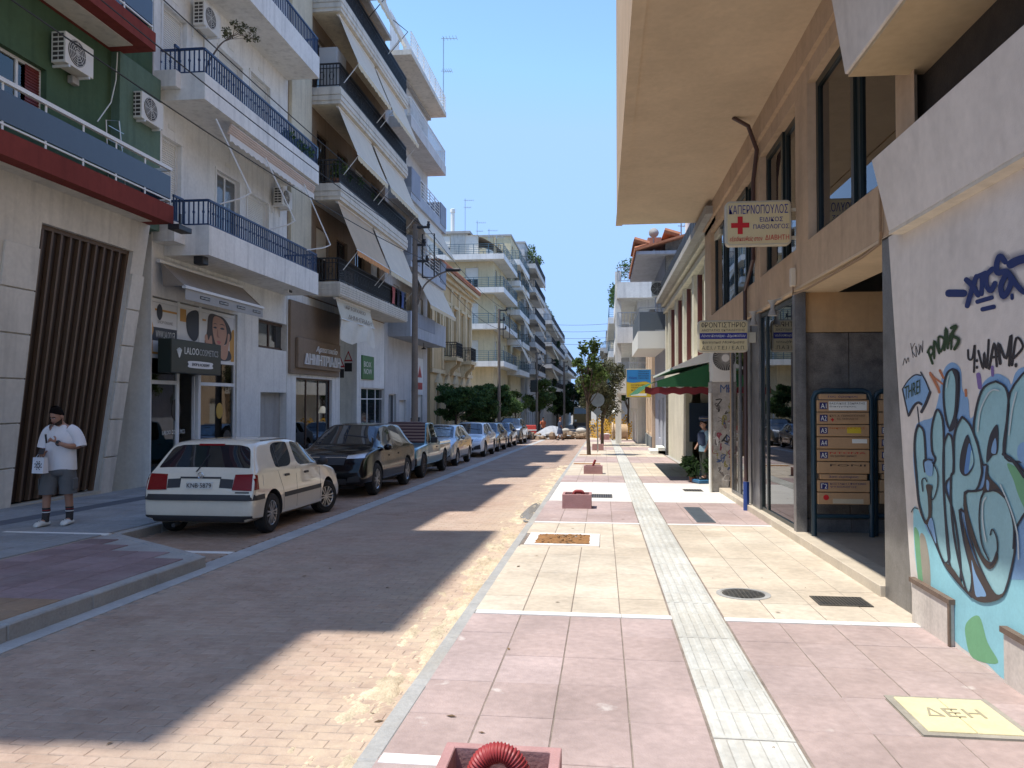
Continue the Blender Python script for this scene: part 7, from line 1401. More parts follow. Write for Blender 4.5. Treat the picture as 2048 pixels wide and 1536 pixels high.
        for k in range(spokes):
            q = 2*math.pi*k/spokes; c, sn = math.cos(q), math.sin(q)
            for dq in ((-.05, .05) if spokes < 8 else (0,)):
                A = [(tw*.32, wr*(.1*c-(dq*.8-.035)*sn), wr*(.1*sn+(dq*.8-.035)*c)), (tw*.32, wr*(.1*c-(dq*.8+.035)*sn), wr*(.1*sn+(dq*.8+.035)*c)), (tw*.36, wr*(.6*c-(dq*2.4+.045)*sn), wr*(.6*sn+(dq*2.4+.045)*c)), (tw*.36, wr*(.6*c-(dq*2.4-.045)*sn), wr*(.6*sn+(dq*2.4-.045)*c))]
                b.prism(A, (.02, 0, 0))
        b.build('rim', rimc or M_rim, w, smooth=35); b = MB(T); b.lathe([(.001, -.03), (wr*.58, -.03), (wr*.58, -.02)], ax='x', n=20); b.build('brake_disc', M_trim, w)
    b = MB(); b.box(-.55, .55, st[2][0]+.3, st[-3][0]-.2, .18, .3); b.build('underbody', M_trim, root)
    return root, patch, bvh, vs
def finish(root, loc, heading, roll=True):
    T = Matrix.Translation(loc) @ Matrix.Rotation(heading, 4, 'Z'); root.location = loc; root.rotation_euler = (-math.atan(SL) if abs(heading) < 1 else math.atan(SL), 0, heading)
def mirror_(root, x, y, z, m, s):
    b = MB(); b.ball((s*(x+.09), y, z), (.1, .07, .075), 10, 7); b.box(s*x-.03, s*(x+.06), y-.02, y+.03, z-.07, z-.02); b.build('wing_mirror', m, root, smooth=50)
def handle_(patch, y, z, s, m): patch('door_handle', [(y-.08, z-.018), (y+.08, z-.018), (y+.08, z+.018), (y-.08, z+.018)], 'x', s, m, .02, 3)
def seam_(patch, pts, s, m=None):
    for (a, c) in zip(pts[:-1], pts[1:]):
        d = Vector((c[0]-a[0], c[1]-a[1])).normalized(); q = Vector((-d.y, d.x))*.004
        patch('door_seam', [(a[0]-q.x, a[1]-q.y), (c[0]-q.x, c[1]-q.y), (c[0]+q.x, c[1]+q.y), (a[0]+q.x, a[1]+q.y)], 'x', s, M_trim, .0015, 4, .004)
HB = lambda s: [(s, 4), (s, 9)]
# --- white hatchback seen from behind
st = [(-2.0, .36, .45, .56, .6, .61, .76, .75, .7), (-1.97, .24, .42, .6, .64, .65, .83, .825, .79), (-1.9, .22, .5, .9, .925, .935, .845, .815, .79), (-1.84, .22, .52, .93, .965, .98, .847, .81, .765), (-1.56, .21, .54, .96, 1.33, 1.385, .848, .8, .635), (-1.44, .2, .54, .96, 1.37, 1.42, .848, .8, .625), (-1.14, .19, .54, .945, 1.385, 1.435, .848, .8, .625), (-.36, .18, .54, .935, 1.39, 1.44, .848, .8, .63), (-.28, .18, .54, .935, 1.39, 1.44, .848, .8, .63), (.2, .18, .53, .925, 1.355, 1.405, .847, .8, .61), (.85, .18, .52, .92, .955, .975, .845, .79, .7), (.98, .18, .52, .9, .925, .945, .845, .785, .7), (1.55, .19, .5, .83, .85, .875, .84, .77, .68), (1.86, .2, .46, .72, .745, .76, .82, .74, .62), (1.97, .22, .42, .58, .6, .61, .78, .7, .6), (2.02, .34, .42, .5, .52, .53, .68, .62, .5)]
GL = [('rear_window', [(3, 5), (3, 6), (3, 7), (3, 8)], .045), ('side_window', [(6, 4)], .035), ('side_window', [(6, 9)], .035), ('side_window', [(8, 4), (9, 4)], .035), ('side_window', [(8, 9), (9, 9)], .035), ('windscreen', [(9, 5), (9, 6), (9, 7), (9, 8)], .045)]
WH = [(.73, -1.27), (-.73, -1.27), (.73, 1.21), (-.73, 1.21)]
cw = carpaint('old_white', (.7, .64, .52)); root, patch, bvh, _ = car('white five-door hatchback seen from behind, nearest of the parked cars', st, GL, cw, WH, .3, .19, None, 0, 'cars parked on the left', spokes=6, steer=-.35)
for s in (1, -1):
    patch('taillight', [(s*.5, .7), (s*.835, .69), (s*.815, .93), (s*.52, .92)], 'y', -1, M_lred, .014, 8); patch('taillight', [(-1.93, .7), (-1.8, .7), (-1.82, .91), (-1.9, .92)], 'x', s, M_lred, .012, 4)
    patch('black_strip', [(s*.3, .73), (s*.495, .72), (s*.5, .85), (s*.3, .86)], 'y', -1, M_trim, .005, 4); patch('side_moulding', [(-.84, .5), (.8, .5), (.8, .57), (-.84, .57)], 'x', s, M_trim, .012, 12); patch('bumper_strip', [(-1.98, .55), (-1.62, .55), (-1.62, .62), (-1.98, .62)], 'x', s, M_trim, .015, 6)
    handle_(patch, -.72, .84, s, M_trim); handle_(patch, .12, .83, s, M_trim); mirror_(root, .8, .72, .98, M_trim, s)
    seam_(patch, [(-.32, .3), (-.32, .94)], s); seam_(patch, [(.78, .3), (.8, .88)], s); seam_(patch, [(-.88, .62), (-1.05, .93)], s); seam_(patch, [(-.88, .62), (-.86, .3)], s)
    patch('roof_strip', [(s*.57, -1.2), (s*.585, -1.2), (s*.575, .1), (s*.56, .1)], 'z', 1, M_trim, .006, 10); patch('window_divider', [(-1.0, .97), (-.975, .97), (-.93, 1.32), (-.955, 1.32)], 'x', s, M_trim, .006, 3)
patch('bumper_strip', [(-.83, .55), (.83, .55), (.83, .635), (-.83, .635)], 'y', -1, M_trim, .03, 16); patch('rear_skirt', [(-.8, .235), (.8, .235), (.81, .33), (-.81, .33)], 'y', -1, M_trim, .016, 14); patch('plate_recess', [(-.29, .69), (.29, .69), (.3, .86), (-.3, .86)], 'y', -1, cw, .004, 4); patch('hatch_lip', [(-.31, .86), (.31, .86), (.31, .885), (-.31, .885)], 'y', -1, M_trim, .012, 6)
patch('brake_light', [(-.2, 1.33), (.2, 1.33), (.2, 1.355), (-.2, 1.355)], 'y', -1, M_lred, .01, 5); pl = patch('number_plate', [(-.2, .715), (.2, .715), (.2, .815), (-.2, .815)], 'y', -1, M_plate, .014, 3)
yp = min(v.co.y for v in pl.data.vertices); text('KNB·5879', (-.185, yp, .73), (1, 0, 0), (0, 0, 1), .37, .068, M_black, pl, depth=.002, lift=.002)
b = MB(); b.tube([(.042*math.cos(q*.314), -1.915-.012, .905+.042*math.sin(q*.314)) for q in range(21)], .006, 5); b.tube([(-.03, -1.93, .925), (-.01, -1.935, .88), (0, -1.93, .9), (.01, -1.935, .88), (.03, -1.93, .925)], .005, 4); b.build('badge', M_chrome, root)
patch('badge_text', [(.55, .655), (.76, .655), (.76, .675), (.55, .675)], 'y', -1, M_trim, .004, 3); patch('wiper', [(-.1, .955), (-.08, .955), (.02, 1.2), (.005, 1.2)], 'y', -1, M_black, .018, 5); patch('fuel_flap', [(-1.62, .74), (-1.46, .74), (-1.46, .9), (-1.62, .9)], 'x', 1, cw, .004, 3)
b = MB(); b.tube([(-.35, -1.85, .2), (-.35, -2.02, .19)], .03, 8); b.build('exhaust', M_trim, root)
def place(root, x, y, heading, h=-.17): root.location = (x, y, gz(y)+h); root.rotation_euler = (-math.atan(SL)*math.cos(heading), 0, heading)
place(root, -5.86, 12.55, .015)
# --- generic profiles facing the camera
def mk(L, Hh, W, wr, wb, kind):
    l = L/2; hw = W/2; r = .8 if kind != 'mpv' else .78
    hood = {'suv': .98, 'hatch': .88, 'mpv': .93}[kind]*Hh/1.5 if kind != 'suv' else .645*Hh; cow = {'suv': l-1.15, 'hatch': l-1.1, 'mpv': l-.85}[kind]; rf = cow-{'suv': .72, 'hatch': .75, 'mpv': .9}[kind]; belt = Hh*(.63 if kind != 'suv' else .615); zb = .21 if kind != 'suv' else .26
    S = [(-l, zb+.15, .45, .62, .66, .67, hw*.86, hw*.84, hw*.8), (-l+.05, zb, .46, .72, .75, .77, hw*.96, hw*.94, hw*.9), (-l+.14, zb, .55, belt+.03, belt+.07, belt+.09, hw*.985, hw*.95, hw*.85), (-l+.24, zb, .56, belt+.04, belt+.1, belt+.12, hw*.99, hw*.95, hw*.82), (-l+(.58 if kind == 'suv' else .5), zb, .56, belt+.03, Hh-.13, Hh-.08, hw*.995, hw*.94, hw*.66), (-l+(.8 if kind == 'suv' else .68), zb, .56, belt+.03, Hh-.07, Hh-.02, hw, hw*.94, hw*.665), (-l+1.15, zb, .56, belt+.02, Hh-.055, Hh-.005, hw, hw*.94, hw*.67), (-.3, zb, .55, belt, Hh-.05, Hh, hw, hw*.94, hw*.675), (-.2, zb, .55, belt, Hh-.05, Hh, hw, hw*.94, hw*.675), (rf, zb, .55, belt-.02, Hh-.09, Hh-.035, hw, hw*.94, hw*.65), (cow, zb, .55, hood+.0, hood+.05, hood+.07, hw*.995, hw*.93, hw*.8), (cow+.12, zb, .55, hood-.03, hood+.01, hood+.035, hw*.995, hw*.92, hw*.78), (l-.5, zb, .54, hood-.08, hood-.05, hood-.02, hw*.985, hw*.9, hw*.74), (l-.14, zb, .52, hood-.2, hood-.17, hood-.15, hw*.95, hw*.84, hw*.66), (l-.04, zb, .46, .6, .63, .64, hw*.9, hw*.82, hw*.66), (l, zb+.13, .45, .54, .56, .57, hw*.78, hw*.72, hw*.58)]
    G = [('rear_window', [(3, 5), (3, 6), (3, 7), (3, 8)], .05), ('side_window', [(6, 4)], .035), ('side_window', [(6, 9)], .035), ('side_window', [(8, 4), (9, 4)], .035), ('side_window', [(8, 9), (9, 9)], .035), ('windscreen', [(9, 5), (9, 6), (9, 7), (9, 8)], .05)]
    fx = hw-.13; fy = l-(.92 if kind == 'suv' else .8); return S, G, [(fx, fy-wb), (-fx, fy-wb), (fx, fy), (-fx, fy)], hood, belt
def front(root, patch, l, hw, hood, belt, style, col, plate=None, head=M_lclear, grille=M_trim):
    zh = hood-.13
    for s in (1, -1):
        if style == 'round': patch('headlight', [(s*hw*.48, zh-.1), (s*hw*.84, zh-.06), (s*hw*.8, zh+.1), (s*hw*.55, zh+.06)], 'y', 1, head, .012, 7)
        else: patch('headlight', [(s*hw*.45, zh-.07), (s*hw*.86, zh-.05), (s*hw*.84, zh+.055), (s*hw*.46, zh-.0)], 'y', 1, head, .012, 7); patch('headlight', [(l-.32, zh-.04), (l-.12, zh-.05), (l-.13, zh+.04), (l-.32, zh+.07)], 'x', s, head, .01, 4)
        patch('fog_recess', [(s*hw*.5, .33), (s*hw*.82, .36), (s*hw*.8, .5), (s*hw*.55, .45)], 'y', 1, M_trim, .008, 5); mirror_(root, hw*.94, l-1.5, belt+.06, col, s)
        handle_(patch, -.55, belt-.13, s, col); handle_(patch, .3, belt-.14, s, col); seam_(patch, [(-.25, .3), (-.25, belt-.01)], s); seam_(patch, [(l-1.42, .3), (l-1.4, belt-.06)], s); patch('sill_trim', [(-.9, .27), (l-1.35, .27), (l-1.35, .34), (-.9, .34)], 'x', s, M_trim, .01, 8)
    patch('grille', [(-hw*.42, zh-.2), (hw*.42, zh-.2), (hw*.45, zh), (-hw*.45, zh)], 'y', 1, grille, .008, 6); patch('lower_grille', [(-hw*.5, .3), (hw*.5, .3), (hw*.5, .42), (-hw*.5, .42)], 'y', 1, M_trim, .008, 6)
    pl = patch('number_plate', [(-.25, .44), (.25, .44), (.25, .54), (-.25, .54)], 'y', 1, M_plate, .02, 3)
    patch('bonnet_seam', [(-hw*.7, l-.26), (hw*.7, l-.26), (hw*.7, l-.25), (-hw*.7, l-.25)], 'z', 1, M_trim, .002, 8, .004)
    patch('wiper', [(-.5, l-1.42), (.1, l-1.5), (.1, l-1.48), (-.5, l-1.4)], 'z', 1, M_black, .012, 5)
def facing(label, dims, col, x, y, style='slim', kind='hatch', spokes=5, extra=None, rimc=None):
    L, Hh, W, wr, wb = dims; S, G, Wh, hood, belt = mk(L, Hh, W, wr, wb, kind); root, patch, bvh, _ = car(label, S, G, col, Wh, wr, .21, None, 0, 'cars parked on the left', spokes, rimc=rimc); front(root, patch, L/2, W/2, hood, belt, style, col)
    if extra: extra(root, patch, L/2, W/2, hood, belt)
    place(root, x, y, math.pi); return root
def suvx(root, patch, l, hw, hood, belt):
    zh = hood-.13
    for s in (1, -1):
        patch('light_strip', [(s*hw*.46, zh-.005), (s*hw*.85, zh+.05), (s*hw*.845, zh+.068), (s*hw*.46, zh+.012)], 'y', 1, M_chrome, .016, 6)
    patch('grille_bar', [(-hw*.44, zh-.05), (hw*.44, zh-.05), (hw*.44, zh-.03), (-hw*.44, zh-.03)], 'y', 1, M_chrome, .014, 8)
facing('black crossover with coupe roof facing the camera behind the white hatchback', (4.5, 1.62, 1.86, .36, 2.68), carpaint('black', (.003, .003, .005)), -5.98, 18.35, kind='suv', extra=suvx)
def shade(root, patch, l, hw, hood, belt):
    b = MB(); r_ = random.Random(1); c = l-.85; patch('sun_shade', [(-hw*.55, c-.1), (hw*.55, c-.1), (hw*.5, c-.75), (-hw*.5, c-.75)], 'z', 1, mat('foil_shade', (.35, .42, .45), .25, .4, 9, metal=.8, obj=True), .003, 8, .0)
facing('silver small people carrier with a foil sunshade behind the pickup', (3.9, 1.5, 1.68, .3, 2.45), carpaint('silver', (.42, .44, .46), .6), -6.05, 28.7, style='round', kind='mpv', extra=shade)
facing('white compact crossover facing the camera past the silver car', (4.2, 1.54, 1.8, .34, 2.58), carpaint('pure_white', (.75, .76, .78)), -6.05, 35.2, style='round', kind='hatch', extra=lambda root, patch, l, hw, hood, belt: [patch('air_intake', [(s*hw*.45, .4), (s*hw*.85, .36), (s*hw*.82, .56), (s*hw*.6, .5)], 'y', 1, M_trim, .012, 5) for s in (1, -1)])
facing('dark grey estate car between the white crossover and the blue car', (4.3, 1.5, 1.74, .31, 2.6), carpaint('dark_grey', (.1, .11, .12), .5), -6.1, 40.4, kind='hatch')
facing('dark blue hatchback second from the far end of the parked row', (4.0, 1.47, 1.7, .3, 2.5), carpaint('dark_blue', (.02, .035, .09), .3), -6.15, 46.0, kind='hatch')
facing('tall dark grey off-road car at the far end of the parked row', (4.5, 1.72, 1.86, .36, 2.65), carpaint('graphite', (.06, .065, .07), .4), -6.15, 51.6, kind='suv')
# --- teal pickup
tl = carpaint('teal', (.035, .2, .26)); l = 2.45; hw = .845
S = [(-l, .5, .6, .84, .86, .87, .8, .79, .74), (-l+.04, .38, .6, .9, .92, .93, .825, .815, .77), (-1.6, .34, .6, .9, .92, .93, .835, .82, .78), (-.62, .32, .6, .9, .92, .93, .84, .82, .78), (-.58, .3, .6, .91, .95, .96, .84, .82, .78), (-.5, .3, .6, .95, 1.5, 1.53, .84, .8, .62), (-.4, .3, .6, .95, 1.57, 1.6, .84, .8, .63), (-.3, .3, .6, .95, 1.59, 1.62, .84, .8, .64), (.42, .3, .6, .95, 1.58, 1.61, .84, .8, .64), (.52, .3, .6, .95, 1.55, 1.585, .84, .8, .63), (1.1, .3, .6, .93, .98, 1.0, .84, .8, .74), (1.2, .3, .6, .92, .95, .97, .84, .8, .74), (2.1, .3, .6, .86, .9, .92, .83, .79, .73), (2.38, .32, .58, .82, .85, .86, .81, .77, .71), (2.43, .34, .55, .66, .68, .69, .8, .76, .7), (2.46, .4, .5, .6, .62, .63, .76, .72, .66)]
G = [('rear_window', [(4, 5), (4, 6), (4, 7), (4, 8)], .05), ('side_window', [(7, 4)], .04), ('side_window', [(7, 9)], .04), ('windscreen', [(9, 5), (9, 6), (9, 7), (9, 8)], .05), ('quarter_window', [(9, 4)], .03), ('quarter_window', [(9, 9)], .03)]
root, patch, bvh, _ = car('teal pickup truck with a striped blanket over its windscreen', S, G, tl, [(.72, -1.35), (-.72, -1.35), (.72, 1.6), (-.72, 1.6)], .35, .22, None, 0, 'cars parked on the left', 6, rimc=mat('rusty_rim', (.12, .09, .07), .7, .3, 6, obj=True), crease=.8)
for s in (1, -1):
    patch('headlight', [(s*.5, .68), (s*.7, .68), (s*.7, .83), (s*.5, .83)], 'y', 1, M_lclear, .015, 4); handle_(patch, -.15, .84, s, M_trim); seam_(patch, [(-.42, .35), (-.42, .93)], s); seam_(patch, [(.95, .35), (.95, .9)], s); patch('side_moulding', [(-2.2, .55), (1.1, .55), (1.1, .6), (-2.2, .6)], 'x', s, tl, .012, 12)
    b = MB(); b.cbox((s*.97, .95, 1.08), (.2, .07, .17)); b.box(s*.8, s*.9, .93, .97, 1.02, 1.06); b.build('wing_mirror', M_trim, root, bev=.02)
    b = MB(); b.box(s*.77-.03, s*.77+.03, -2.4, -.66, .9, .99); b.build('bed_rail', tl, root, bev=.01)
patch('grille', [(-.48, .68), (.48, .68), (.48, .83), (-.48, .83)], 'y', 1, M_trim, .008, 5); b = MB(); b.box(-.82, .82, 2.4, 2.52, .38, .6); b.build('bumper', M_trim, root, bev=.03); patch('number_plate', [(-.25, .44), (.25, .44), (.25, .54), (-.25, .54)], 'y', 1, M_plate, .08, 3)
b = MB(); b.box(-.66, .66, -2.38, -.66, .935, .95); b.build('truck_bed', M_trim, root)
M_str = mat('blanket', (.12, .06, .05), .95, .1, 5, obj=True); nt = M_str.node_tree; wv = nt.nodes.new('ShaderNodeTexWave'); wv.inputs['Scale'].default_value = 3.4; wv.inputs['Distortion'].default_value = .6; wv.bands_direction = 'Z'; tc = nt.nodes.new('ShaderNodeTexCoord'); nt.links.new(tc.outputs['Object'], wv.inputs['Vector']); cr = nt.nodes.new('ShaderNodeValToRGB'); cr.color_ramp.elements[0].color = (.05, .02, .02, 1); cr.color_ramp.elements[0].position = .35; cr.color_ramp.elements[1].color = (.22, .14, .11, 1); cr.color_ramp.elements[1].position = .65; nt.links.new(wv.outputs[0], cr.inputs[0]); nt.links.new(cr.outputs[0], nt.nodes['Principled BSDF'].inputs['Base Color'])
patch('windscreen_blanket', [(-.72, 1.13), (.72, 1.13), (.58, .45), (-.58, .45)], 'z', 1, M_str, .02, 12, .01)
place(root, -6.0, 23.6, math.pi)
# ------------------------------------------------------------ people
M_skin = mat('skin', (.36, .19, .125), .55, .08, 8, obj=True); M_hair = mat('hair', (.008, .006, .005), .95, .2, 30, spec=.1, obj=True); M_tee = mat('white_cotton', (.72, .7, .7), .9, .05, 5, .3, 12, obj=True); M_shorts = mat('grey_cotton', (.115, .115, .115), .9, .12, 6, .3, 30, obj=True)
def skinned(name, joints, edges, m, parent, lvl=2, root=0, smooth=True):
    me = bpy.data.meshes.new(name); me.from_pydata([j[:3] for j in joints], edges, []); o = bpy.data.objects.new(name, me); C.objects.link(o)
    o.modifiers.new('k', 'SKIN').use_smooth_shade = True
    sv = me.skin_vertices[0].data
    for i, j in enumerate(joints): r = j[3]; sv[i].radius = (r, j[4] if len(j) > 4 else r); sv[i].use_root = i == root
    s = o.modifiers.new('s', 'SUBSURF'); s.levels = lvl; s.render_levels = lvl
    dg = bpy.context.evaluated_depsgraph_get(); dg.update(); ev = bpy.data.meshes.new_from_object(o.evaluated_get(dg)); bpy.data.objects.remove(o)
    ev.materials.clear(); ev.materials.append(m); ev.polygons.foreach_set('use_smooth', [True]*len(ev.polygons)); ev.name = name
    q = link(bpy.data.objects.new(name, ev)); q.parent = parent; return q
def rings(b, R, n=20, close=(True, True)):
    """R: list of (cx, cy, cz, rx, ry); a tube of ellipses"""
    vs = []; fs = []
    for (x, y, z, rx, ry) in R:
        for k in range(n): a = 2*math.pi*k/n; vs.append((x+rx*math.cos(a), y+ry*math.sin(a)*(1 if math.sin(a) < 0 else .95), z))
    for i in range(len(R)-1):
        for k in range(n): fs.append((i*n+k, i*n+(k+1) % n, (i+1)*n+(k+1) % n, (i+1)*n+k))
    if close[0]: fs.append(tuple(range(n-1, -1, -1)))
    if close[1]: fs.append(tuple((len(R)-1)*n+k for k in range(n)))
    b.add(vs, fs); return b
def hand(t, wrist, dirn, palmn, m, curl, s=1.0):
    """palm and five bent fingers; dirn points to the knuckles, palmn out of the palm"""
    d = Vector(dirn).normalized(); n = Vector(palmn).normalized(); a = d.cross(n).normalized(); w = Vector(wrist); J = [(*w, .026*s), (*(w+d*.045*s), .034*s, .02*s), (*(w+d*.085*s), .036*s, .017*s)]; E = [(0, 1), (1, 2)]
    for k, (off, L) in enumerate(((-.03, .07), (-.01, .08), (.011, .075), (.031, .058))):
        p = w+d*.085*s+a*off*s; cur = d.copy(); i0 = len(J); prev = 2
        for seg in range(3):
            cur = (Matrix.Rotation(-curl[seg], 3, a) @ cur) if True else cur; p = p+cur*(L*(.42, .32, .26)[seg])*s; J.append((*p, .0095*s*(1, .92, .8)[seg])); E.append((prev, len(J)-1)); prev = len(J)-1
    p = w+d*.03*s-a*.03*s; q = p+(d*.5-a*.6+n*.5).normalized()*.04*s; r = q+(d*.9+n*.5).normalized()*.032*s; i = len(J); J += [(*p, .014*s), (*q, .0125*s), (*r, .0105*s)]; E += [(1, i), (i, i+1), (i+1, i+2)]
    return J, E
def head(t, c, yaw, pitch, beard=True, s=1.0, hairm=None, skinm=None):
    """face looks along -y before yaw"""
    T = Matrix.Translation(c) @ Matrix.Rotation(yaw, 4, 'Z') @ Matrix.Rotation(pitch, 4, 'X') @ Matrix.Scale(s, 4); n, m = 24, 18; vs = []
    for i in range(m+1):
        v = i/m; z = -.115+.235*v
        for k in range(n):
            a = 2*math.pi*k/n; cx, sy = math.sin(a), -math.cos(a); w = math.sqrt(max(0, 1-((v-.56)/.565)**2)) if v > .56 else .55+.45*math.sin(min(1, v/.56)*math.pi/2); w = max(w, .02)
            x = .076*w*cx; y = (.098 if sy < 0 else .1)*w*sy
            if v < .5 and sy > 0: y *= .55+.9*v
            if sy < -.2:
                f = max(0, -sy-.2)/.8; y -= .006*f*math.exp(-((v-.18)/.08)**2); y += .012*f*math.exp(-((v-.55)/.05)**2)*(1-math.exp(-(cx/.3)**2)) ; y -= .032*math.exp(-((cx)/.17)**2)*math.exp(-((v-.42)/.075)**2)*(sy < -.6); y -= .008*math.exp(-(cx/.45)**2)*math.exp(-((v-.27)/.06)**2)
            vs.append(T @ Vector((x, y, z)))
    b = MB(); b.add(vs, [(i*n+k, i*n+(k+1) % n, (i+1)*n+(k+1) % n, (i+1)*n+k) for i in range(m) for k in range(n)]+[tuple(range(n-1, -1, -1)), tuple(m*n+k for k in range(n))])
    for sx in (-1, 1): b2 = MB(T); b2.ball((sx*.078, .012, .0), (.012, .024, .034), 8, 6); b.add(b2.v, b2.f)
    return b, T
def facebits(t, T, beard, hairm):
    for sx in (-1, 1):
        b = MB(T); b.ball((sx*.031, -.083, .013), (.0125, .007, .0065), 8, 6); b.build('eye', mat('eye_white', (.6, .58, .55), .3, 0), t, smooth=True); b = MB(T); b.ball((sx*.031, -.0895, .013), (.0055, .003, .0055), 8, 6); b.build('iris', M_hair, t, smooth=True)
        b = MB(T); b.tube([(sx*.012, -.095, .03), (sx*.034, -.092, .036), (sx*.055, -.078, .03)], .005, 5); b.build('eyebrow', hairm, t, smooth=True)
    b = MB(T); b.ball((0, -.098, -.052), (.024, .008, .008), 10, 6); b.build('mouth', mat('lips', (.28, .1, .08), .5, 0), t, smooth=True)
    n = 26
    b = MB(T)                                         # short hair cap
    b.grid(lambda i, j: (lambda a, v: ((.083*math.sqrt(max(.0004, 1-((v-.56)/.585)**2)))*math.sin(a), (.107*math.sqrt(max(.0004, 1-((v-.56)/.585)**2)))*-math.cos(a)*(1 if math.cos(a) < 0 else .93), -.115+.25*v+.012*j))(2*math.pi*i, (.87-.38*min(1, max(0, (1-math.cos(2*math.pi*i))*.75)))*(1-j)+1.1*j), n, 8); b.build('hair', hairm, t, smooth=True, fix=False)
    if beard:
        b = MB(T); b.grid(lambda i, j: (lambda a, v: (.0795*(.55+.45*math.sin(min(1, v/.56)*math.pi/2))*math.sin(a), -.104*(.55+.45*math.sin(min(1, v/.56)*math.pi/2))*math.cos(a)-.004, -.117+.235*v))((i-.5)*3.3, (.02+.3*j*(.55+.9*abs(i-.5)*1.6))), 18, 6); b.build('beard', mat('beard', (.04, .024, .016), .8, .3, 60, obj=True), t, smooth=True, fix=False)
# --- the man on the left pavement: local frame, facing -y, x to his left (picture right)
px, py = -8.12, 10.75; t = thing('person', 'man in a white T-shirt and grey shorts looking at his phone, carrying a paper bag', 'person', (0, 0, 0))
hb, T = head(t, (-.01, -.08, 1.615), -.35, .38)
body = [(0, 0, .95, .15, .11), (0, .0, 1.12, .155, .12), (0, .01, 1.3, .16, .115), (0, .015, 1.42, .13, .09), (0, -.01, 1.5, .06), (-.005, -.055, 1.58, .055),
        (.17, .015, 1.41, .07), (.255, .03, 1.17, .056), (.2, -.16, 1.185, .042), (.075, -.24, 1.245, .03),
        (-.17, .015, 1.41, .07), (-.235, .03, 1.15, .056), (-.2, -.13, 1.075, .042), (-.135, -.25, 1.09, .03),
        (.1, 0, .86, .1), (.125, -.01, .5, .066), (.12, .03, .32, .06), (.115, .05, .09, .042), (.12, -.03, .05, .038), (.125, -.12, .04, .034),
        (-.1, -.02, .86, .1), (-.125, -.12, .5, .066), (-.135, -.12, .32, .06), (-.14, -.13, .09, .042), (-.15, -.21, .05, .038), (-.165, -.29, .04, .034)]
ed = [(0, 1), (1, 2), (2, 3), (3, 4), (4, 5), (3, 6), (6, 7), (7, 8), (8, 9), (3, 10), (10, 11), (11, 12), (12, 13), (0, 14), (14, 15), (15, 16), (16, 17), (17, 18), (18, 19), (0, 20), (20, 21), (21, 22), (22, 23), (23, 24), (24, 25)]
J, E = hand(t, (.075, -.24, 1.245), (-.75, -.35, .45), (-.3, .9, .2), M_skin, (.9, 1.0, .6)); k = len(body); body += J; ed += [(a+k, c+k) for a, c in E]+[(9, k)]
J, E = hand(t, (-.135, -.25, 1.09), (.55, -.8, .12), (.1, .1, 1), M_skin, (.7, .9, .5)); k = len(body); body += J; ed += [(a+k, c+k) for a, c in E]+[(13, k)]
bo = skinned('body', body, ed, M_skin, t)
me = bo.data; bm = bmesh.new(); bm.from_mesh(me); hm = hb.mesh('h', M_skin, smooth=True); bm.from_mesh(hm); bm.to_mesh(me); bm.free(); me.polygons.foreach_set('use_smooth', [True]*len(me.polygons))
facebits(t, T, True, M_hair)
b = MB(); rings(b, [(0, .0, .83, .235, .16), (0, .0, .86, .238, .162), (0, .0, 1.0, .228, .158), (0, .0, 1.15, .22, .152), (0, .005, 1.28, .222, .145), (0, .01, 1.38, .215, .125), (0, .012, 1.44, .17, .1), (0, .0, 1.485, .1, .078), (0, -.008, 1.5, .076, .07)], 32, (False, False))
for v in b.v: v.y += .006*math.sin(v.x*38+v.z*9)+.004*math.sin(v.z*31+v.x*11); v.z += .012*math.sin(v.x*16)*(v.z < .9)
def sleeve(b, P, R): b.tube(spline(P, 4), [R[0]+(R[1]-R[0])*i/(4*(len(P)-1)) for i in range(4*(len(P)-1)+1)], 14, caps=False)
sleeve(b, [(.12, .012, 1.42), (.19, .015, 1.38), (.25, .02, 1.28), (.285, .015, 1.17)], (.095, .09)); sleeve(b, [(-.12, .012, 1.42), (-.19, .015, 1.38), (-.24, .02, 1.27), (-.265, .01, 1.15)], (.095, .09))
tee = b.build('t_shirt', M_tee, t, smooth=True, fix=False)
b = MB(); rings(b, [(0, 0, .96, .2, .14), (0, 0, .88, .215, .15), (0, -.005, .8, .22, .155), (0, -.005, .74, .215, .15)], 26, (True, True))
rings(b, [(.1, -.005, .84, .115, .125), (.113, -.008, .7, .125, .13), (.122, -.012, .53, .118, .118), (.124, -.012, .47, .122, .12)], 18, (False, False)); rings(b, [(-.1, -.02, .84, .115, .125), (-.115, -.06, .7, .125, .13), (-.126, -.11, .53, .118, .118), (-.128, -.115, .47, .122, .12)], 18, (False, False))
for v in b.v: v.y += .007*math.sin(v.x*30+v.z*17)
b.build('shorts', M_shorts, t, smooth=True, fix=False)
for (x, y, sx) in ((.238, -.03, 1), (-.243, -.08, -1)): b = MB(); b.cbox((x, y, .62), (.02, .14, .17)); b.build('cargo_pocket', M_shorts, t, bev=.01)
M_sock = mat('sock_dark', (.04, .035, .035), .9, .3, 40, obj=True); M_sockr = mat('sock_red', (.25, .02, .02), .9, .1, 40, obj=True); M_clog = mat('clog_white', (.62, .62, .58), .5, .1, 8, obj=True)
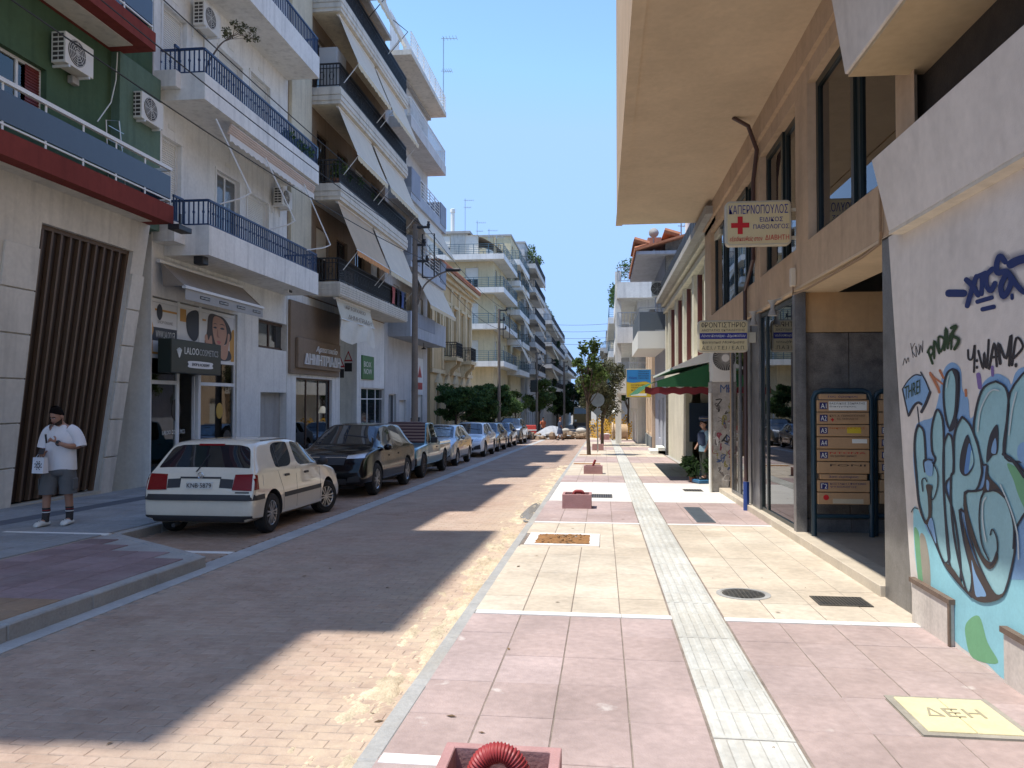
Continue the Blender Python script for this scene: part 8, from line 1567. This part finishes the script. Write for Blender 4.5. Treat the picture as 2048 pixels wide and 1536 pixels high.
for (x0, y0, x1, y1, fx, fy, sw) in ((.12, .035, .115, .05, .124, -.1, .12), (-.136, -.122, -.14, -.13, -.162, -.27, -.12)):
    b = MB(); rings(b, [(x0, y0, .27, .056, .058), (x0, y0+.004, .22, .054, .056), (x1, y1, .12, .05, .054), (x1, y1-.01, .06, .052, .062)], 16, (False, False)); sk = b.build('sock', M_sock, t, smooth=True, fix=False)
    for z in (.235, .205): b = MB(); rings(b, [(x0, y0+.004, z-.006, .0565, .0585), (x0, y0+.004, z+.006, .0572, .059)], 16, (False, False)); b.build('sock_stripe', M_sockr if z > .22 else M_tee, sk, smooth=True, fix=False)
    ux, uy = fx-x1, fy-y1; L = math.hypot(ux, uy); ux, uy = ux/L, uy/L; Tm = Matrix(((uy*-1, ux, 0, x1), (ux, uy, 0, y1), (0, 0, 1, 0), (0, 0, 0, 1)))
    b = MB(Tm); vs = []; n = 18
    for (yy, w, z0, z1) in ((-.07, .03, .0, .05), (-.05, .045, .0, .075), (.0, .048, 0, .08), (.05, .05, 0, .085), (.1, .055, 0, .09), (.15, .057, 0, .08), (.19, .045, .0, .06), (.21, .02, .005, .035)):
        for k in range(n): a = 2*math.pi*k/n; vs.append((w*math.cos(a)*(1.08 if math.sin(a) < 0 else 1), yy, (z0+z1)/2+(z1-z0)/2*max(-.9, math.sin(a))))
    b.add(vs, [(i*n+k, i*n+(k+1) % n, (i+1)*n+(k+1) % n, (i+1)*n+k) for i in range(7) for k in range(n)]+[tuple(range(n)), tuple(7*n+k for k in range(n-1, -1, -1))]); cl = b.build('clog', M_clog, t, smooth=True)
    for q in range(5): b = MB(Tm); b.ball((-.03+.02*(q % 3), .1+.025*(q//2), .087-.004*abs(q-2)), .006, 6, 4); b.build('clog_hole', M_black, cl)
b = MB(); b.tube([(.09+.034*math.cos(q), -.225, 1.235+.034*math.sin(q)) for q in [i*.42 for i in range(16)]], .011, 6); b.build('watch_strap', M_black, t, smooth=True); b = MB(); b.lathe([(.022, -.008), (.022, .004)], (.1, -.262, 1.25), 'y', 14); b.build('watch', M_trim, t)
t.location = (px, py, gz(py)-.04+.005); t.rotation_euler.z = .12
R0 = Matrix.Translation(t.location) @ Matrix.Rotation(.12, 4, 'Z')
def held(name, label, cat, b, m, bev=.0):
    b.v = [R0 @ p for p in b.v]; return props(b.build(name, m, None, bev=bev), label, cat)
b = MB(Matrix.Translation((-.09, -.33, 1.118)) @ Matrix.Rotation(.35, 4, 'Z') @ Matrix.Rotation(.5, 4, 'X')); b.cbox((0, 0, 0), (.075, .15, .01)); held('phone', "dark phone held flat in the man's lower hand", 'phone', b, M_trim, .004)
b = MB(); b.tube([(-.03, -.31, 1.24), (-.035, -.33, 1.37)], .014, 8); held('vape', "small black vaporiser in the man's raised fist", 'vaporiser', b, M_black)
bag = thing('paper_bag', "white paper bag with a black flower print hanging from the man's hand", 'bag', R0 @ Vector((-.11, -.3, .85)))
def hb_(b): b.v = [R0 @ p for p in b.v]; return b
P = lambda x, z: (-.12+x, -.31, z); Tb = Matrix.Translation((-.12, -.31, 0)) @ Matrix.Rotation(-.25, 4, 'Z')
b = MB(Tb); b.hexa([(-.1, -.05, .8), (.1, -.05, .8), (.1, .05, .8), (-.1, .05, .8), (-.1, -.03, 1.03), (.1, -.03, 1.03), (.1, .03, 1.03), (-.1, .03, 1.03)]); hb_(b).build('bag_body', mat('bag_paper', (.7, .7, .72), .8, .04, 5), bag)
b = MB(Tb); b.box(-.104, -.1005, -.045, .045, .81, 1.0); hb_(b).build('bag_side', M_black, bag)
for yy in (-.03, .03): b = MB(Tb); b.tube([(-.05, yy, 1.03), (-.01, 0, 1.1), (0, 0, 1.12), (.01, 0, 1.1), (.05, yy, 1.03)], .004, 5); hb_(b).build('bag_handle', M_tee, bag)
for q in range(8):
    a = q*.785+.2; b = MB(Tb); b.tube([(.01+.02*math.cos(a), -.047, .915+.02*math.sin(a)), (.01+.045*math.cos(a), -.0465, .915+.045*math.sin(a))], .006, 5); b.ball((.01+.062*math.cos(a+.2), -.046, .915+.062*math.sin(a+.2)), .008, 6, 4); hb_(b).build('flower_print', M_black, bag)
# --- walkers at the crossing, and the dressed figure by the shop
def walker(label, x, y, face, top, bot, hairc, group, hgt=1.68, stride=.18, sk=None, dress=False):
    t = thing('person', label, 'person', (0, 0, 0), group); k = hgt/1.75; sk = sk or M_skin; hb, T = head(t, (0, -.03, 1.63), 0, .1)
    J = [(0, 0, .95, .14, .1), (0, 0, 1.2, .15, .11), (0, 0, 1.42, .12, .085), (0, -.01, 1.5, .055), (0, -.03, 1.57, .05), (.18, 0, 1.4, .06), (.24, .05, 1.13, .045), (.22, -.06, .9, .034), (.22, -.1, .82, .03, .02), (-.18, 0, 1.4, .06), (-.24, -.03, 1.13, .045), (-.21, -.16, .95, .034), (-.2, -.22, .88, .03, .02), (.1, 0, .86, .095), (.1, -stride*.5, .48, .062), (.1, -stride, .08, .04), (.1, -stride-.15, .04, .034), (-.1, 0, .86, .095), (-.1, stride*.4, .48, .062), (-.1, stride*1.3, .1, .04), (-.1, stride*1.3-.13, .04, .034)]
    bo = skinned('body', J, [(0, 1), (1, 2), (2, 3), (3, 4), (2, 5), (5, 6), (6, 7), (7, 8), (2, 9), (9, 10), (10, 11), (11, 12), (0, 13), (13, 14), (14, 15), (15, 16), (0, 17), (17, 18), (18, 19), (19, 20)], sk, t, 1); me = bo.data; bm = bmesh.new(); bm.from_mesh(me); bm.from_mesh(hb.mesh('h', sk, smooth=True)); bm.to_mesh(me); bm.free(); me.polygons.foreach_set('use_smooth', [True]*len(me.polygons)); facebits(t, T, False, hairc)
    b = MB(); rings(b, [(0, 0, .84, .2, .15), (0, 0, 1.05, .19, .14), (0, 0, 1.25, .2, .135), (0, .0, 1.4, .19, .11), (0, 0, 1.47, .1, .08)], 20, (False, True)); b.tube([(.15, 0, 1.42), (.22, .02, 1.3), (.245, .04, 1.18)], [.085, .08, .075], 10, caps=False); b.tube([(-.15, 0, 1.42), (-.22, 0, 1.3), (-.245, -.02, 1.18)], [.085, .08, .075], 10, caps=False); b.build('shirt', top, t, smooth=True, fix=False)
    b = MB()
    if dress: rings(b, [(0, 0, .95, .19, .145), (0, 0, .75, .24, .2), (0, 0, .5, .28, .26)], 20, (True, False))
    else: rings(b, [(0, 0, .96, .19, .14), (0, 0, .78, .21, .15)], 20); rings(b, [(.1, 0, .84, .11, .12), (.1, -stride*.45, .5, .1, .1), (.1, -stride*.9, .16, .085, .085)], 14, (False, False)); rings(b, [(-.1, 0, .84, .11, .12), (-.1, stride*.4, .5, .1, .1), (-.1, stride*1.2, .18, .085, .085)], 14, (False, False))
    b.build('skirt' if dress else 'trousers', bot, t, smooth=True, fix=False)
    for sx, yy in ((.1, -stride-.08), (-.1, stride*1.3-.07)): b = MB(); b.ball((sx, yy, .045), (.05, .13, .045), 10, 6); b.build('shoe', M_black, t, smooth=True)
    t.location = (x, y, gz(y)-.13); t.rotation_euler.z = face; t.scale = (k, k, k); return t
navy = mat('navy_cloth', (.03, .045, .09), .9, .1, 6, obj=True); walker('woman in dark blue clothes walking across the street before the rubble', -3.2, 57.5, 1.9, navy, navy, mat('auburn_hair', (.2, .07, .03), .7, .2, 20, obj=True), 'people at the crossing', 1.68, .2, dress=True)
walker('worker with bare arms in red bending behind the tarpaulin heap', -5.0, 64.5, .6, mat('orange_shirt', (.45, .12, .05), .9, .1, 6, obj=True), navy, M_hair, 'people at the crossing')
walker('worker in a white shirt behind the yellow netting', 1.9, 64, 0.2, M_tee, navy, M_hair, 'people at the crossing'); walker('person in dark clothes beyond the rubble near the netting', .3, 67, -.4, navy, navy, M_hair, 'people at the crossing')
t = walker('life-size figure in police cap and blue shirt on a stand under the green awning', 2.45, 19.2, -1.25, mat('pale_blue_shirt', (.2, .3, .36), .9, .1, 6, obj=True), mat('olive_trousers', (.03, .035, .025), .9, .1, 6, obj=True), M_hair, None, 1.45, .03)
t.name = 'mannequin'; t['category'] = 'mannequin'; t.location = (0, 0, 0)
b = MB(); b.lathe([(.1, 1.72), (.16, 1.78), (.15, 1.85), (.06, 1.88)], (0, .0, 0), n=18); b.build('cap', navy, t, smooth=40); b = MB(); b.lathe([(.1, 1.7), (.105, 1.735)], (0, 0, 0), n=18); b.add([(-.1, -.05, 1.705), (.1, -.05, 1.705), (.07, -.19, 1.68), (-.07, -.19, 1.68)], ((0, 1, 2, 3),)); b.build('cap_band', M_black, t); b = MB(); b.lathe([(.152, 1.79), (.158, 1.815)], (0, 0, 0), n=18); b.build('cap_piping', mat('cap_tan', (.5, .38, .22), .8, 0), t)
b = MB(); b.cbox((0, .02, 1.2), (.36, .34, .42)); b.build('vest', navy, t, bev=.08, seg=3, smooth=True)
b = MB(); b.box(-.25, .25, -.3, .25, -.08, .02); b.build('stand', paint('stand_blue', (.03, .13, .25)), t, bev=.02)
t.location = (2.45, 19.2, gz(19.2)+.08)
potted('dark palm-like pot plant beside the police figure', (2.2, 19.5, gz(19.5)), .09, .18, .28, LD, rnd, None, M_terra, n=110, s=.2)
potted('second leafy pot plant between the police figure and the post', (2.62, 18.6, gz(18.6)), .09, .18, .28, LD, rnd, None, M_terra, n=120, s=.18)
